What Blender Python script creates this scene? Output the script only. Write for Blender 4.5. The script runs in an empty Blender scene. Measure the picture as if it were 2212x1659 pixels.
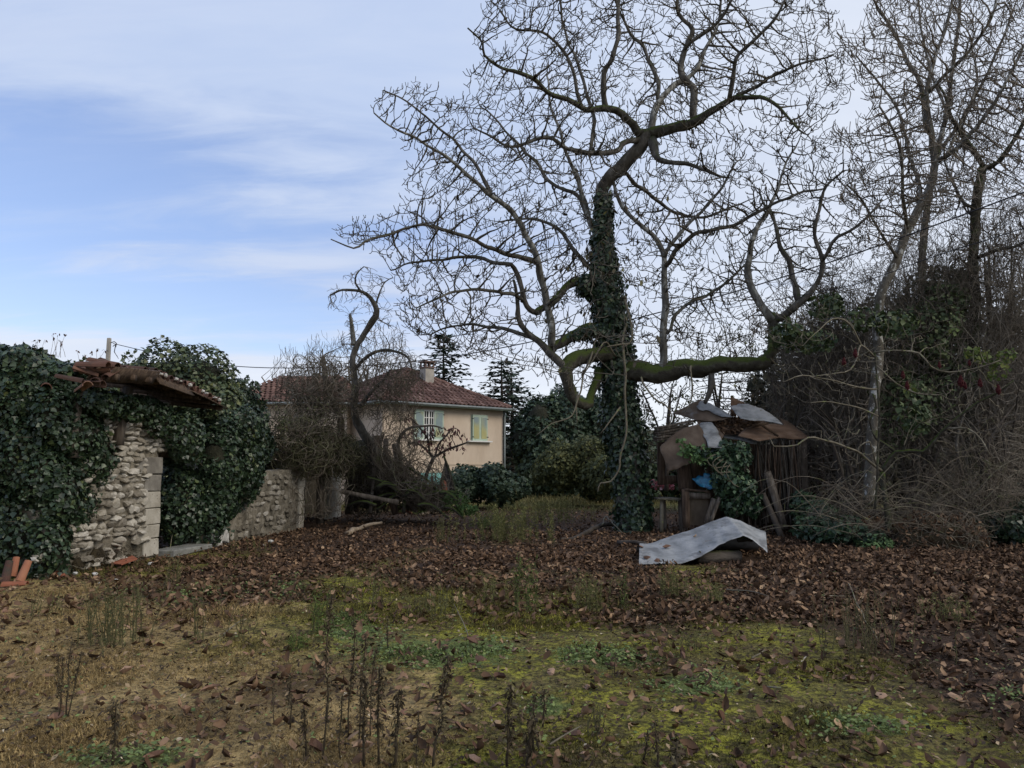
import bpy, bmesh, math, random
import numpy as np
from mathutils import Vector, Matrix

# ------------------------------------------------------------------ camera, sky, sun, exposure
PI = math.pi
scn = bpy.context.scene
F, CX, CY, HY, EYE = 1660.0, 1106.0, 829.5, 1010.0, 1.6
TH = math.atan((HY - CY) / F)
cam_d = bpy.data.cameras.new('camera')
cam_d.sensor_width = 36.0
cam_d.lens = F / 2212.0 * 36.0
cam_d.clip_start = 0.05
cam_d.clip_end = 2000.0
cam = bpy.data.objects.new('camera', cam_d)
scn.collection.objects.link(cam)
cam.location = (0, 0, EYE)
cam.rotation_euler = (PI / 2 + TH, 0, 0)
scn.camera = cam

SUN_AZ, SUN_EL = math.radians(118), math.radians(38)      # azimuth clockwise from +Y
world = bpy.data.worlds.new("World")
scn.world = world
world.use_nodes = True


def build_world():
    nt = world.node_tree
    N, L = nt.nodes, nt.links
    N.clear()

    def nd(t, **k):
        n = N.new(t)
        for a, b in k.items():
            setattr(n, a, b)
        return n

    def put(sock, v):
        if hasattr(v, 'is_output'):
            L.new(v, sock)
        else:
            sock.default_value = v

    def M(op, a, b=None, c=None, clamp=False):
        n = nd('ShaderNodeMath', operation=op, use_clamp=clamp)
        put(n.inputs[0], a)
        if b is not None:
            put(n.inputs[1], b)
        if c is not None:
            put(n.inputs[2], c)
        return n.outputs[0]

    def MR(v, a, b, c=0.0, d=1.0, smooth=True):
        n = nd('ShaderNodeMapRange')
        n.interpolation_type = 'SMOOTHSTEP' if smooth else 'LINEAR'
        n.inputs[1].default_value, n.inputs[2].default_value = a, b
        n.inputs[3].default_value, n.inputs[4].default_value = c, d
        put(n.inputs[0], v)
        return n.outputs[0]

    def MIX(f, a, b):
        n = nd('ShaderNodeMix', data_type='RGBA')
        put(n.inputs[0], f)
        put(n.inputs[6], a)
        put(n.inputs[7], b)
        return n.outputs[2]

    tc = nd('ShaderNodeTexCoord')
    sep = nd('ShaderNodeSeparateXYZ')
    L.new(tc.outputs['Generated'], sep.inputs[0])
    x, y, z = sep.outputs
    zz = M('MAXIMUM', z, 0.0)
    az = M('ARCTAN2', x, y)                     # radians, 0 ahead, negative to the west
    el = M('ARCSINE', M('MINIMUM', M('MAXIMUM', z, -1.0), 1.0))
    # cloud deck coordinates
    den = M('ADD', zz, 0.16)
    cmb = nd('ShaderNodeCombineXYZ')
    put(cmb.inputs[0], M('MULTIPLY', M('DIVIDE', x, den), 0.34))
    put(cmb.inputs[1], M('DIVIDE', y, den))
    cmb.inputs[2].default_value = 3.7

    def noise(scale, detail, rough=0.55, off=0.0, dist=0.0):
        mp = nd('ShaderNodeVectorMath', operation='ADD')
        L.new(cmb.outputs[0], mp.inputs[0])
        mp.inputs[1].default_value = (off, off * 0.7, off * 0.3)
        n = nd('ShaderNodeTexNoise')
        n.inputs['Scale'].default_value = scale
        n.inputs['Detail'].default_value = detail
        n.inputs['Roughness'].default_value = rough
        n.inputs['Distortion'].default_value = dist
        L.new(mp.outputs[0], n.inputs['Vector'])
        return n.outputs['Fac']
    big = noise(0.75, 3, 0.5, 2.3, 0.3)
    mid = noise(2.2, 5, 0.55, 9.1, 0.4)
    fine = noise(6.0, 6, 0.6, 5.5, 0.5)

    def bump(a0, e0, ra, re):
        da = M('DIVIDE', M('SUBTRACT', az, math.radians(a0)), math.radians(ra))
        de = M('DIVIDE', M('SUBTRACT', el, math.radians(e0)), math.radians(re))
        s = M('ADD', M('MULTIPLY', da, da), M('MULTIPLY', de, de))
        return M('POWER', 2.718, M('MULTIPLY', s, -1.0))
    # openings in the deck
    g = bump(-29, 18.5, 19, 6.5)
    g = M('ADD', g, M('MULTIPLY', bump(-24, 10.5, 20, 2.2), 0.95))
    g = M('ADD', g, M('MULTIPLY', bump(-18, 8.4, 9, 1.0), 0.45))
    g = M('ADD', g, M('MULTIPLY', bump(1.5, 3.6, 6.5, 1.8), 0.55))
    g = M('ADD', g, M('MULTIPLY', bump(-38, 13, 10, 5), 0.4))
    nz = M('ADD', M('MULTIPLY', M('SUBTRACT', mid, 0.5), 1.5), M('MULTIPLY', M('SUBTRACT', fine, 0.5), 1.4))
    gap = MR(M('SUBTRACT', g, nz), 0.15, 1.05)
    # cloud colour: lavender above, white near the horizon, greyer to the right
    lav = MIX(MR(M('ADD', big, M('MULTIPLY', M('SUBTRACT', mid, 0.5), 0.5)), 0.30, 0.68), (0.34, 0.44, 0.72, 1), (0.49, 0.595, 0.82, 1))
    right = MR(az, -0.15, 0.5)
    lav = MIX(right, lav, MIX(MR(mid, 0.35, 0.65), (0.60, 0.67, 0.81, 1), (0.70, 0.76, 0.88, 1)))
    hor = MR(M('ADD', el, M('MULTIPLY', M('SUBTRACT', mid, 0.5), 0.12)), 0.34, 0.02)
    col = MIX(hor, lav, (0.84, 0.89, 0.96, 1))
    col = MIX(MR(fine, 0.35, 0.75, 0.0, 0.16), col, (0.85, 0.88, 0.94, 1))
    sky = nd('ShaderNodeTexSky')
    sky.sky_type = 'NISHITA'
    sky.sun_disc = False
    sky.sun_elevation = SUN_EL
    sky.sun_rotation = SUN_AZ
    sky.air_density = 1.2
    sky.dust_density = 0.6
    sky.ozone_density = 2.0
    sc = nd('ShaderNodeVectorMath', operation='SCALE')
    L.new(col, sc.inputs[0])
    sc.inputs['Scale'].default_value = 0.86 / 0.08
    sb = nd('ShaderNodeVectorMath', operation='MULTIPLY')
    L.new(sky.outputs[0], sb.inputs[0])
    sb.inputs[1].default_value = (1.3, 1.38, 1.75)
    fin = MIX(M('MULTIPLY', gap, 0.66), sc.outputs[0], sb.outputs[0])
    bg = nd('ShaderNodeBackground')
    L.new(fin, bg.inputs['Color'])
    bg.inputs['Strength'].default_value = 0.08
    out = nd('ShaderNodeOutputWorld')
    L.new(bg.outputs[0], out.inputs[0])


build_world()
sun_d = bpy.data.lights.new('sun', 'SUN')
sun_d.energy = 1.5
sun_d.angle = math.radians(28)
sun_d.color = (1.0, 0.90, 0.76)
sun = bpy.data.objects.new('sun', sun_d)
scn.collection.objects.link(sun)
sdir = Vector((math.sin(SUN_AZ) * math.cos(SUN_EL), math.cos(SUN_AZ) * math.cos(SUN_EL), math.sin(SUN_EL)))
sun.rotation_euler = sdir.to_track_quat('Z', 'Y').to_euler()
scn.view_settings.view_transform = 'Standard'
scn.view_settings.look = 'None'
scn.view_settings.exposure = 0.32
scn.view_settings.gamma = 1.0
scn.view_settings.use_curve_mapping = False
scn.cycles.max_bounces = 5
scn.cycles.diffuse_bounces = 3
scn.cycles.use_adaptive_sampling = True

# ------------------------------------------------------------------ helpers
R = np.random.default_rng(7)
ct, st = math.cos(TH), math.sin(TH)


def P(px, py, Y):
    """the point at depth Y (metres ahead of the camera) seen at photo coordinate px, py (2212 wide)"""
    v = (CY - py) / F
    t = Y / (ct - st * v)
    return np.array([(px - CX) / F * t, Y, EYE + (st + ct * v) * t])


def G(px, py, z=0.0):
    v = (CY - py) / F
    t = (z - EYE) / (st + ct * v)
    return np.array([(px - CX) / F * t, (ct - st * v) * t, z])


def proj(p):
    x, y, z = p[..., 0], p[..., 1], p[..., 2] - EYE
    f = y * ct + z * st
    u = -y * st + z * ct
    return CX + F * x / f, CY - F * u / f


def wob(p, s, seed, octs=3):
    """cheap smooth noise in about -1..1"""
    rr = np.random.default_rng(seed)
    out = np.zeros(len(p))
    a = 1.0
    tot = 0
    for o in range(octs):
        for k in range(4):
            d = rr.normal(size=3)
            d /= np.linalg.norm(d)
            out += a * np.sin(p @ d * s * (1.7 ** o) * rr.uniform(.7, 1.3) + rr.uniform(0, 6.28))
        tot += a * 2.2
        a *= .6
    return out / tot


def tagp(o, label=None, cat=None, group=None, kind=None):
    if label:
        o['label'] = label
    if cat:
        o['category'] = cat
    if group:
        o['group'] = group
    if kind:
        o['kind'] = kind
    return o


def link(o, parent=None):
    scn.collection.objects.link(o)
    if parent is not None:
        o.parent = parent
    return o


def empty(name, loc, label, cat, group=None):
    o = bpy.data.objects.new(name, None)
    o.empty_display_size = .2
    o.location = loc
    link(o)
    tagp(o, label, cat, group)
    ORIG[o.name] = np.array(loc, float)
    return o


ORIG = {}


def mk(name, V, Fc, mat, parent=None, smooth=False, origin=None):
    """mesh from world-space numpy verts and uniform faces (n,3 or n,4)"""
    V = np.asarray(V, np.float32)
    Fc = np.asarray(Fc, np.int32)
    if parent is not None:
        off = ORIG.get(parent.name, np.zeros(3))
    else:
        off = np.zeros(3) if origin is None else np.asarray(origin, float)
    me = bpy.data.meshes.new(name)
    k = Fc.shape[1]
    me.vertices.add(len(V))
    me.vertices.foreach_set('co', (V - off.astype(np.float32)).ravel())
    me.loops.add(len(Fc) * k)
    me.loops.foreach_set('vertex_index', Fc.ravel())
    me.polygons.add(len(Fc))
    me.polygons.foreach_set('loop_start', np.arange(0, len(Fc) * k, k, dtype=np.int32))
    me.polygons.foreach_set('loop_total', np.full(len(Fc), k, np.int32))
    if smooth:
        me.polygons.foreach_set('use_smooth', np.ones(len(Fc), bool))
    me.update(calc_edges=True)
    if mat:
        me.materials.append(mat)
    o = bpy.data.objects.new(name, me)
    link(o, parent)
    if parent is None:
        o.location = off
        ORIG[o.name] = off
    else:
        ORIG[o.name] = off
    return o


def mkbm(name, bm, mat, parent=None, smooth=False, origin=None):
    bmesh.ops.recalc_face_normals(bm, faces=bm.faces)
    off = Vector(ORIG.get(parent.name, (0, 0, 0))) if parent is not None else Vector(origin if origin is not None else (0, 0, 0))
    bmesh.ops.translate(bm, verts=bm.verts, vec=-off)
    me = bpy.data.meshes.new(name)
    bm.to_mesh(me)
    bm.free()
    if smooth:
        for p in me.polygons:
            p.use_smooth = True
    if mat:
        me.materials.append(mat)
    o = bpy.data.objects.new(name, me)
    link(o, parent)
    if parent is None:
        o.location = off
    ORIG[o.name] = np.array(off)
    return o


# ------------------------------------------------------------------ materials
def pmat(name, stops, scale=4.0, detail=6, rough=.9, bump=.0, bscale=None, island=False, objrand=False,
         moss=None, spec=.3, warp=(1, 1, 1), metal=0.0, patches=None, trans=0.0, coat=0.0):
    m = bpy.data.materials.new(name)
    m.use_nodes = True
    nt = m.node_tree
    N, L = nt.nodes, nt.links
    b = N['Principled BSDF']
    b.inputs['Roughness'].default_value = rough
    b.inputs['Specular IOR Level'].default_value = spec
    b.inputs['Metallic'].default_value = metal
    tc = N.new('ShaderNodeTexCoord')
    geo = N.new('ShaderNodeNewGeometry')
    mp = N.new('ShaderNodeMapping')
    mp.inputs['Scale'].default_value = warp
    L.new(tc.outputs['Object'], mp.inputs[0])

    def noise(sc, dt=detail, r=.6):
        n = N.new('ShaderNodeTexNoise')
        n.inputs['Scale'].default_value = sc
        n.inputs['Detail'].default_value = dt
        n.inputs['Roughness'].default_value = r
        L.new(mp.outputs[0], n.inputs['Vector'])
        return n.outputs['Fac']
    rp = N.new('ShaderNodeValToRGB')
    els = rp.color_ramp.elements
    while len(els) > 1:
        els.remove(els[-1])
    els[0].position = stops[0][0]
    els[0].color = (*stops[0][1], 1)
    for p, c in stops[1:]:
        e = els.new(p)
        e.color = (*c, 1)
    nf = noise(scale)
    if island or objrand:
        if island:
            src = geo.outputs['Random Per Island']
        else:
            oi = N.new('ShaderNodeObjectInfo')
            src = oi.outputs['Random']
        mx = N.new('ShaderNodeMath')
        mx.operation = 'MULTIPLY_ADD'
        L.new(nf, mx.inputs[0])
        mx.inputs[1].default_value = .5
        s2 = N.new('ShaderNodeMath')
        s2.operation = 'MULTIPLY_ADD'
        L.new(src, s2.inputs[0])
        s2.inputs[1].default_value = .9
        s2.inputs[2].default_value = -.2
        L.new(s2.outputs[0], mx.inputs[2])
        L.new(mx.outputs[0], rp.inputs[0])
    else:
        L.new(nf, rp.inputs[0])
    col = rp.outputs[0]

    def mix(f, a, c):
        n = N.new('ShaderNodeMix')
        n.data_type = 'RGBA'
        L.new(f, n.inputs[0])
        L.new(a, n.inputs[6])
        n.inputs[7].default_value = (*c, 1)
        return n.outputs[2]
    for pc in (patches or []):          # (scale, lo, hi, colour)
        q = noise(pc[0], 4, .6)
        r_ = N.new('ShaderNodeMapRange')
        r_.inputs[1].default_value, r_.inputs[2].default_value = pc[1], pc[2]
        L.new(q, r_.inputs[0])
        col = mix(r_.outputs[0], col, pc[3])
    if moss:                            # (colour, lo, hi): grows on upward facing surfaces
        sp = N.new('ShaderNodeSeparateXYZ')
        L.new(geo.outputs['Normal'], sp.inputs[0])
        q = noise(moss[3] if len(moss) > 3 else 6, 5, .65)
        a = N.new('ShaderNodeMath')
        a.operation = 'MULTIPLY_ADD'
        L.new(q, a.inputs[0])
        a.inputs[1].default_value = 1.6
        L.new(sp.outputs[2], a.inputs[2])
        r_ = N.new('ShaderNodeMapRange')
        r_.inputs[1].default_value, r_.inputs[2].default_value = moss[1], moss[2]
        L.new(a.outputs[0], r_.inputs[0])
        col = mix(r_.outputs[0], col, moss[0])
    L.new(col, b.inputs['Base Color'])
    if bump:
        bp = N.new('ShaderNodeBump')
        bp.inputs['Strength'].default_value = 1.0
        bp.inputs['Distance'].default_value = bump
        L.new(noise(bscale or scale * 2.5, 8, .65), bp.inputs['Height'])
        L.new(bp.outputs[0], b.inputs['Normal'])
    if trans:
        tr = N.new('ShaderNodeBsdfTranslucent')
        L.new(col, tr.inputs[0])
        ms = N.new('ShaderNodeMixShader')
        ms.inputs[0].default_value = trans
        L.new(b.outputs[0], ms.inputs[1])
        L.new(tr.outputs[0], ms.inputs[2])
        L.new(ms.outputs[0], N['Material Output'].inputs[0])
    return m


BARK = pmat('walnut_bark', [(.3, (.035, .03, .024)), (.5, (.075, .068, .056)), (.62, (.13, .12, .105)), (.75, (.24, .235, .21))],
            scale=5, rough=.95, bump=.03, bscale=14, moss=((.036, .046, .014), 1.2, 1.6, 4), warp=(1, 1, .5))
BARKM = pmat('mossy_bark', [(.3, (.03, .026, .02)), (.55, (.06, .055, .04)), (.75, (.14, .135, .11))],
             scale=5, rough=.95, bump=.04, bscale=12, moss=((.052, .072, .014), .8, 1.2, 5))
TWIG = pmat('walnut_twig', [(.3, (.045, .038, .028)), (.55, (.08, .07, .054)), (.7, (.15, .14, .115))], scale=3, rough=.9)
PALEB = pmat('pale_lichen_bark', [(.3, (.06, .055, .045)), (.48, (.12, .115, .1)), (.6, (.26, .26, .235)), (.7, (.38, .38, .35))],
             scale=4, rough=.95, bump=.02, warp=(1.6, 1.6, .8), moss=((.05, .06, .02), 1.4, 1.9))
ASHB = pmat('ash_bark', [(.3, (.06, .052, .04)), (.55, (.115, .104, .084)), (.72, (.2, .19, .165))], scale=6, rough=.95, bump=.02,
            warp=(1.2, 1.2, .8), patches=[(7, .56, .62, (.40, .40, .37)), (3, .60, .68, (.06, .07, .03))])
ASHT = pmat('ash_twig', [(.3, (.10, .082, .062)), (.6, (.17, .145, .115))], scale=3, rough=.9)
DRYV = pmat('dry_vine', [(.3, (.07, .055, .04)), (.5, (.14, .115, .085)), (.7, (.25, .22, .17))], scale=3, rough=.95,
            patches=[(2.2, .56, .68, (.085, .095, .035))])
DARKT = pmat('dark_twig', [(.3, (.03, .025, .02)), (.6, (.075, .062, .05)), (.75, (.14, .12, .1))], scale=3, rough=.95)
PALET = pmat('pale_twig', [(.3, (.09, .075, .05)), (.6, (.17, .15, .11)), (.75, (.27, .25, .19))], scale=6, rough=.9,
             patches=[(9, .58, .66, (.16, .18, .07))])
IVY = pmat('ivy_leaf', [(0, (.010, .021, .011)), (.35, (.019, .036, .018)), (.65, (.029, .053, .026)), (.9, (.058, .09, .04)), (1, (.11, .13, .045))],
           island=True, rough=.42, spec=.45, scale=2)
IVYF = pmat('flowering_ivy_leaf', [(0, (.022, .038, .018)), (.4, (.045, .068, .03)), (.75, (.085, .105, .04)), (1, (.14, .15, .055))],
            island=True, rough=.45, spec=.4, scale=1.2)
IVYCORE = pmat('dark_leaf_core', [(.3, (.012, .014, .008)), (.6, (.03, .03, .018)), (.75, (.05, .045, .03))], scale=9, rough=1, bump=.08, bscale=12)  # solid dark cores filling the leaf masses, no single stems
LAUREL = pmat('laurel_leaf', [(0, (.018, .034, .02)), (.5, (.034, .058, .034)), (1, (.06, .09, .045))], island=True, rough=.5, scale=1)
OLIVE = pmat('olive_leaf', [(0, (.05, .06, .028)), (.5, (.085, .10, .042)), (1, (.17, .17, .06))], island=True, rough=.7, scale=1, trans=.2)
YELG = pmat('yellow_green_leaf', [(0, (.06, .09, .025)), (.6, (.12, .16, .04)), (1, (.24, .25, .06))], island=True, rough=.6, trans=.3)
CONI = pmat('conifer_needle', [(0, (.014, .026, .019)), (.5, (.026, .045, .032)), (1, (.045, .068, .045))], island=True, rough=.7)
DULL = pmat('withered_leaf', [(0, (.04, .032, .026)), (.5, (.085, .066, .052)), (1, (.10, .072, .05))], island=True, rough=.9)
LITTER = pmat('fallen_leaf', [(0, (.038, .022, .012)), (.35, (.080, .047, .027)), (.68, (.135, .080, .047)), (.88, (.23, .145, .088)), (1, (.38, .26, .155))],
              island=True, rough=.85, spec=.2, scale=8)
LEAFOBJ = pmat('single_fallen_leaf', [(0, (.07, .034, .02)), (.35, (.14, .075, .048)), (.65, (.22, .125, .08)), (.9, (.32, .21, .14)), (1, (.42, .27, .1))],
               objrand=True, rough=.75, spec=.35, scale=14)
RED = pmat('sumac_fruit', [(.3, (.03, .004, .005)), (.7, (.085, .010, .012))], scale=30, rough=.9, bump=.01)
MAROON = pmat('drooping_maroon_leaf', [(0, (.05, .018, .02)), (1, (.13, .045, .04))], island=True, rough=.8)
WOOD = pmat('grey_weathered_wood', [(.3, (.05, .04, .032)), (.5, (.11, .09, .07)), (.7, (.2, .175, .145))], scale=3, rough=.9, bump=.012,
            warp=(6, 6, .7), bscale=6)
WOODB = pmat('brown_weathered_wood', [(.3, (.03, .02, .014)), (.5, (.075, .05, .034)), (.7, (.14, .1, .07))], scale=3, rough=.9, bump=.01,
             warp=(6, 6, .7), bscale=6)
# ------------------------------------------------------------------ tubes and growing branches
def unit(v):
    return v / np.maximum(np.linalg.norm(v, axis=-1, keepdims=True), 1e-9)


def tube_net(pos, par, rad, k, sel=None, lump=0.0, seed=0, cap=None):
    """one tube per parent-child edge, rings shared along the thickest chain. Returns verts, faces"""
    n = len(pos)
    par = np.asarray(par)
    idx = np.arange(n)
    has = par >= 0
    if sel is None:
        sel = has
    else:
        sel = sel & has
    e = idx[sel]
    p = par[e]
    order = np.lexsort((-rad[e], p))
    main = np.full(n, -1)
    first = np.ones(len(e), bool)
    po = p[order]
    first[1:] = po[1:] != po[:-1]
    main[po[first]] = e[order][first]
    tan = np.zeros((n, 3))
    tan[has] = unit(pos[has] - pos[par[has]])
    t2 = tan.copy()
    mm = main >= 0
    t2[mm] += unit(pos[main[mm]] - pos[mm])
    t2 = unit(t2)
    ref = np.array([.13, .97, .08])

    def ring(c, t, r, sd):
        u = unit(np.cross(t, ref) + 1e-6)
        w = np.cross(t, u)
        a = np.arange(k) / k * 2 * PI
        rr = np.repeat(r[:, None], k, 1)
        if lump:
            rr = rr * (1 + lump * np.random.default_rng(sd).normal(size=rr.shape))
        return c[:, None] + rr[..., None] * (np.cos(a)[None, :, None] * u[:, None] + np.sin(a)[None, :, None] * w[:, None])
    V1 = ring(pos, t2, rad, seed + 1)
    side = (main[p] != e) | (~sel[p] & (rad[p] > 1.4 * rad[e]))
    se = e[side]
    V2 = ring(pos[par[se]], tan[se], np.minimum(rad[se] * 1.15, rad[par[se]]), seed + 2)
    V = np.concatenate([V1.reshape(-1, 3), V2.reshape(-1, 3)])
    start = np.where(side, 0, p * k)
    start[side] = n * k + np.arange(side.sum()) * k
    j = np.arange(k)
    jn = (j + 1) % k
    a0 = start[:, None] + j
    a1 = start[:, None] + jn
    b0 = (e * k)[:, None] + j
    b1 = (e * k)[:, None] + jn
    Fc = np.stack([a0, a1, b1, b0], -1).reshape(-1, 4)
    used = np.unique(Fc)
    mp = np.full(len(V), -1)
    mp[used] = np.arange(len(used))
    return V[used], mp[Fc]


def smooth_line(pts, rad, step=.15, gnarl=0.0, seed=0):
    """Catmull-Rom through 3D points, resampled"""
    pts = np.asarray(pts, float)
    rad = np.asarray(rad, float)
    if len(pts) < 3:
        m = max(2, int(np.linalg.norm(pts[-1] - pts[0]) / step) + 1)
        t = np.linspace(0, 1, m)[:, None]
        out = pts[0] * (1 - t) + pts[-1] * t
        rr = np.interp(t[:, 0], [0, 1], [rad[0], rad[-1]])
    else:
        q = np.vstack([2 * pts[0] - pts[1], pts, 2 * pts[-1] - pts[-2]])
        out, rr = [], []
        for i in range(1, len(q) - 2):
            m = max(1, int(round(np.linalg.norm(q[i + 1] - q[i]) / step)))
            for s in range(m):
                t = s / m
                a = .5 * (2 * q[i] + (q[i + 1] - q[i - 1]) * t + (2 * q[i - 1] - 5 * q[i] + 4 * q[i + 1] - q[i + 2]) * t * t + (3 * q[i] - q[i - 1] - 3 * q[i + 1] + q[i + 2]) * t ** 3)
                out.append(a)
                rr.append(rad[i - 1] * (1 - t) + rad[i] * t)
        out.append(pts[-1])
        rr.append(rad[-1])
        out, rr = np.array(out), np.array(rr)
    if gnarl:
        for c in range(3):
            w = wob(out + c * 7.3, 5.0, seed + c, 2)
            w[0] = 0
            out[:, c] += w * gnarl
    return out, rr


class Net:
    """a branching network: traced limbs plus grown twigs"""

    def __init__(self):
        self.pos, self.par, self.tr, self.tag = [], [], [], []

    def add_line(self, pts, rad, tag, attach=True):
        base = -1
        if attach and self.pos:
            A = np.array(self.pos)
            d = np.linalg.norm(A - pts[0], axis=1)
            base = int(np.argmin(d))
        for i, (q, r) in enumerate(zip(pts, rad)):
            self.pos.append(q)
            self.par.append(base if i == 0 else len(self.pos) - 2)
            self.tr.append(r)
            self.tag.append(tag)


def colonize(pos, par, att, step=.17, infl=1.3, kill=.3, iters=90, jit=.25, up=.0, seed=1, cap=26000):
    rr = np.random.default_rng(seed)
    pos = np.array(pos, float)
    par = list(par)
    P_ = [pos]
    npos = len(pos)
    allp = np.zeros((cap + 5000, 3))
    allp[:npos] = pos
    alive = np.ones(len(att), bool)
    bd = np.full(len(att), 1e9)
    bi = np.zeros(len(att), int)
    new = np.arange(npos)
    deg = np.zeros(cap + 5000, int)
    for it in range(iters):
        ai = np.nonzero(alive)[0]
        if len(ai) == 0 or npos > cap:
            break
        for c0 in range(0, len(new), 400):
            nn = new[c0:c0 + 400]
            d = np.linalg.norm(att[ai][:, None] - allp[nn][None], axis=2)
            m = d.argmin(1)
            dm = d[np.arange(len(ai)), m]
            b = dm < bd[ai]
            bd[ai[b]] = dm[b]
            bi[ai[b]] = nn[m[b]]
        alive &= bd > kill
        ai = np.nonzero(alive & (bd < infl))[0]
        if len(ai) == 0:
            # reach further
            infl *= 1.5
            if infl > 12:
                break
            continue
        dirs = np.zeros((npos, 3))
        np.add.at(dirs, bi[ai], unit(att[ai] - allp[bi[ai]]))
        src = np.unique(bi[ai])
        src = src[deg[src] < 4]
        if len(src) == 0:
            break
        d = unit(dirs[src] + rr.normal(size=(len(src), 3)) * jit + np.array([0, 0, up]))
        # drop exact repeats
        q = allp[src] + d * step
        deg[src] += 1
        k = len(q)
        allp[npos:npos + k] = q
        par.extend(src.tolist())
        new = np.arange(npos, npos + k)
        npos += k
    return allp[:npos].copy(), np.array(par)


def add_stubs(pos, par, start, prob, ln, up, seed, n2=2):
    """short crooked side twigs on the thin nodes"""
    rr = np.random.default_rng(seed)
    n = len(pos)
    child = np.zeros(n, int)
    np.add.at(child, par[par >= 0], 1)
    ids = np.arange(start, n)
    pick = ids[(rr.random(len(ids)) < prob) | (child[ids] == 0)]
    pick = pick[par[pick] >= 0]
    P_, Q_ = [pos], [par]
    base = n
    t = unit(pos[pick] - pos[par[pick]])
    for rep in range(n2):
        d = unit(t * .8 + rr.normal(size=t.shape) * .75 + np.array([0, 0, up]))
        l = rr.uniform(ln[0], ln[1], len(pick))[:, None]
        a = pos[pick] + d * l * .5
        d2 = unit(d + rr.normal(size=t.shape) * .35 + np.array([0, 0, up * 1.2]))
        b = a + d2 * l * .5
        P_ += [a, b]
        Q_ += [pick, base + np.arange(len(pick))]
        base += 2 * len(pick)
    return np.vstack(P_), np.concatenate(Q_)


def pipe_radii(pos, par, rmin, rmax, ex=2.3, traced=None):
    n = len(pos)
    acc = np.zeros(n)
    r = np.full(n, rmin)
    for i in range(n - 1, -1, -1):
        ri = rmin if acc[i] == 0 else min(rmax, acc[i] ** (1 / ex))
        r[i] = ri
        if par[i] >= 0:
            acc[par[i]] += ri ** ex
    if traced is not None:
        m = len(traced)
        r[:m] = traced
        for i in range(m, n):
            r[i] = min(r[i], max(rmin, r[par[i]] * .8))
    return r


def in_poly(px, py, poly):
    c = np.zeros(len(px), bool)
    j = len(poly) - 1
    for i in range(len(poly)):
        xi, yi = poly[i]
        xj, yj = poly[j]
        cond = ((yi > py) != (yj > py)) & (px < (xj - xi) * (py - yi) / ((yj - yi) or 1e-9) + xi)
        c ^= cond
        j = i
    return c


def sample_poly(poly, n, Y0, half, rr, cx=None, hw=None, clump=0):
    """points in a crown whose outline is poly at distance Y0, lens shaped in depth"""
    xs = [p[0] for p in poly]
    ys = [p[1] for p in poly]
    out = []
    k = 0
    cx = cx if cx is not None else (min(xs) + max(xs)) / 2
    hw = hw or (max(xs) - min(xs)) / 2
    while k < n:
        m = n * 2
        px = rr.uniform(min(xs), max(xs), m)
        py = rr.uniform(min(ys), max(ys), m)
        ok = in_poly(px, py, poly)
        px, py = px[ok], py[ok]
        e = np.sqrt(np.clip(1 - ((px - cx) / hw) ** 2, .08, 1)) * half
        Y = Y0 + rr.uniform(-1, 1, len(px)) * e
        v = (CY - py) / F
        t = Y / (ct - st * v)
        out.append(np.stack([(px - CX) / F * t, Y, EYE + (st + ct * v) * t], 1))
        k += len(px)
    A = np.vstack(out)
    if clump:
        A = A[wob(A, 1.15, 5, 2) < clump]
    return A[:n]


# ------------------------------------------------------------------ leaves
LEAF8 = (np.array([[0, 0, 0], [.32, .24, .03], [.72, .2, .05], [1, 0, .1], [.72, -.2, .05], [.32, -.24, .03], [.32, 0, -.03], [.72, 0, 0]], float),
         np.array([[0, 5, 6], [0, 6, 1], [6, 5, 4], [6, 4, 7], [6, 7, 2], [6, 2, 1], [7, 4, 3], [7, 3, 2]]))
LEAFI = (np.array([[0, 0, 0], [.28, .5, .04], [.6, .3, .0], [1, 0, -.08], [.6, -.3, .0], [.28, -.5, .04], [.45, 0, -.06]], float),
         np.array([[0, 6, 1], [6, 2, 1], [6, 3, 2], [6, 4, 3], [6, 5, 4], [0, 5, 6]]))
LEAF2 = (np.array([[0, 0, 0], [.5, .26, .04], [1, 0, 0], [.5, -.26, .04]], float), np.array([[0, 3, 1], [3, 2, 1]]))
BLADE = (np.array([[0, .5, 0], [0, -.5, 0], [1, 0, 0]], float), np.array([[0, 1, 2]]))
SPRAY = (np.array([[0, 0, 0], [.45, .30, .02], [.7, .1, 0], [1, .16, -.05], [.75, -.08, 0], [.85, -.3, -.05], [.4, -.25, .02]], float),
         np.array([[0, 6, 1], [6, 4, 1], [1, 4, 2], [4, 3, 2], [6, 5, 4]]))


def leaves(name, base, cen, nrm, size, mat, parent=None, axis=None, curl=(1, 1), seed=0, ratio=1.0, origin=None, smooth=False, jit=0.0):
    """one mesh of many leaves; nrm = facing, axis = pointing direction (random if None)"""
    rr = np.random.default_rng(seed + 11)
    V0, F0 = base
    n = len(cen)
    nrm = unit(nrm)
    if axis is None:
        axis = rr.normal(size=(n, 3))
    ax = unit(axis - nrm * np.sum(axis * nrm, 1, keepdims=True))
    ay = np.cross(nrm, ax)
    cz = rr.uniform(curl[0], curl[1], n)
    size = np.broadcast_to(size, (n,))
    V = (cen[:, None] + size[:, None, None] * (V0[None, :, 0:1] * ax[:, None] + V0[None, :, 1:2] * ratio * ay[:, None]
         + (V0[None, :, 2] * cz[:, None])[..., None] * nrm[:, None]))
    if jit:
        V = V + rr.normal(size=V.shape) * (size * jit)[:, None, None]
    Fc = (F0[None] + (np.arange(n) * len(V0))[:, None, None]).reshape(-1, F0.shape[1])
    return mk(name, V.reshape(-1, 3), Fc, mat, parent, smooth=smooth, origin=origin)


def sphere_pts(n, rr):
    return unit(rr.normal(size=(n, 3)))


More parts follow.
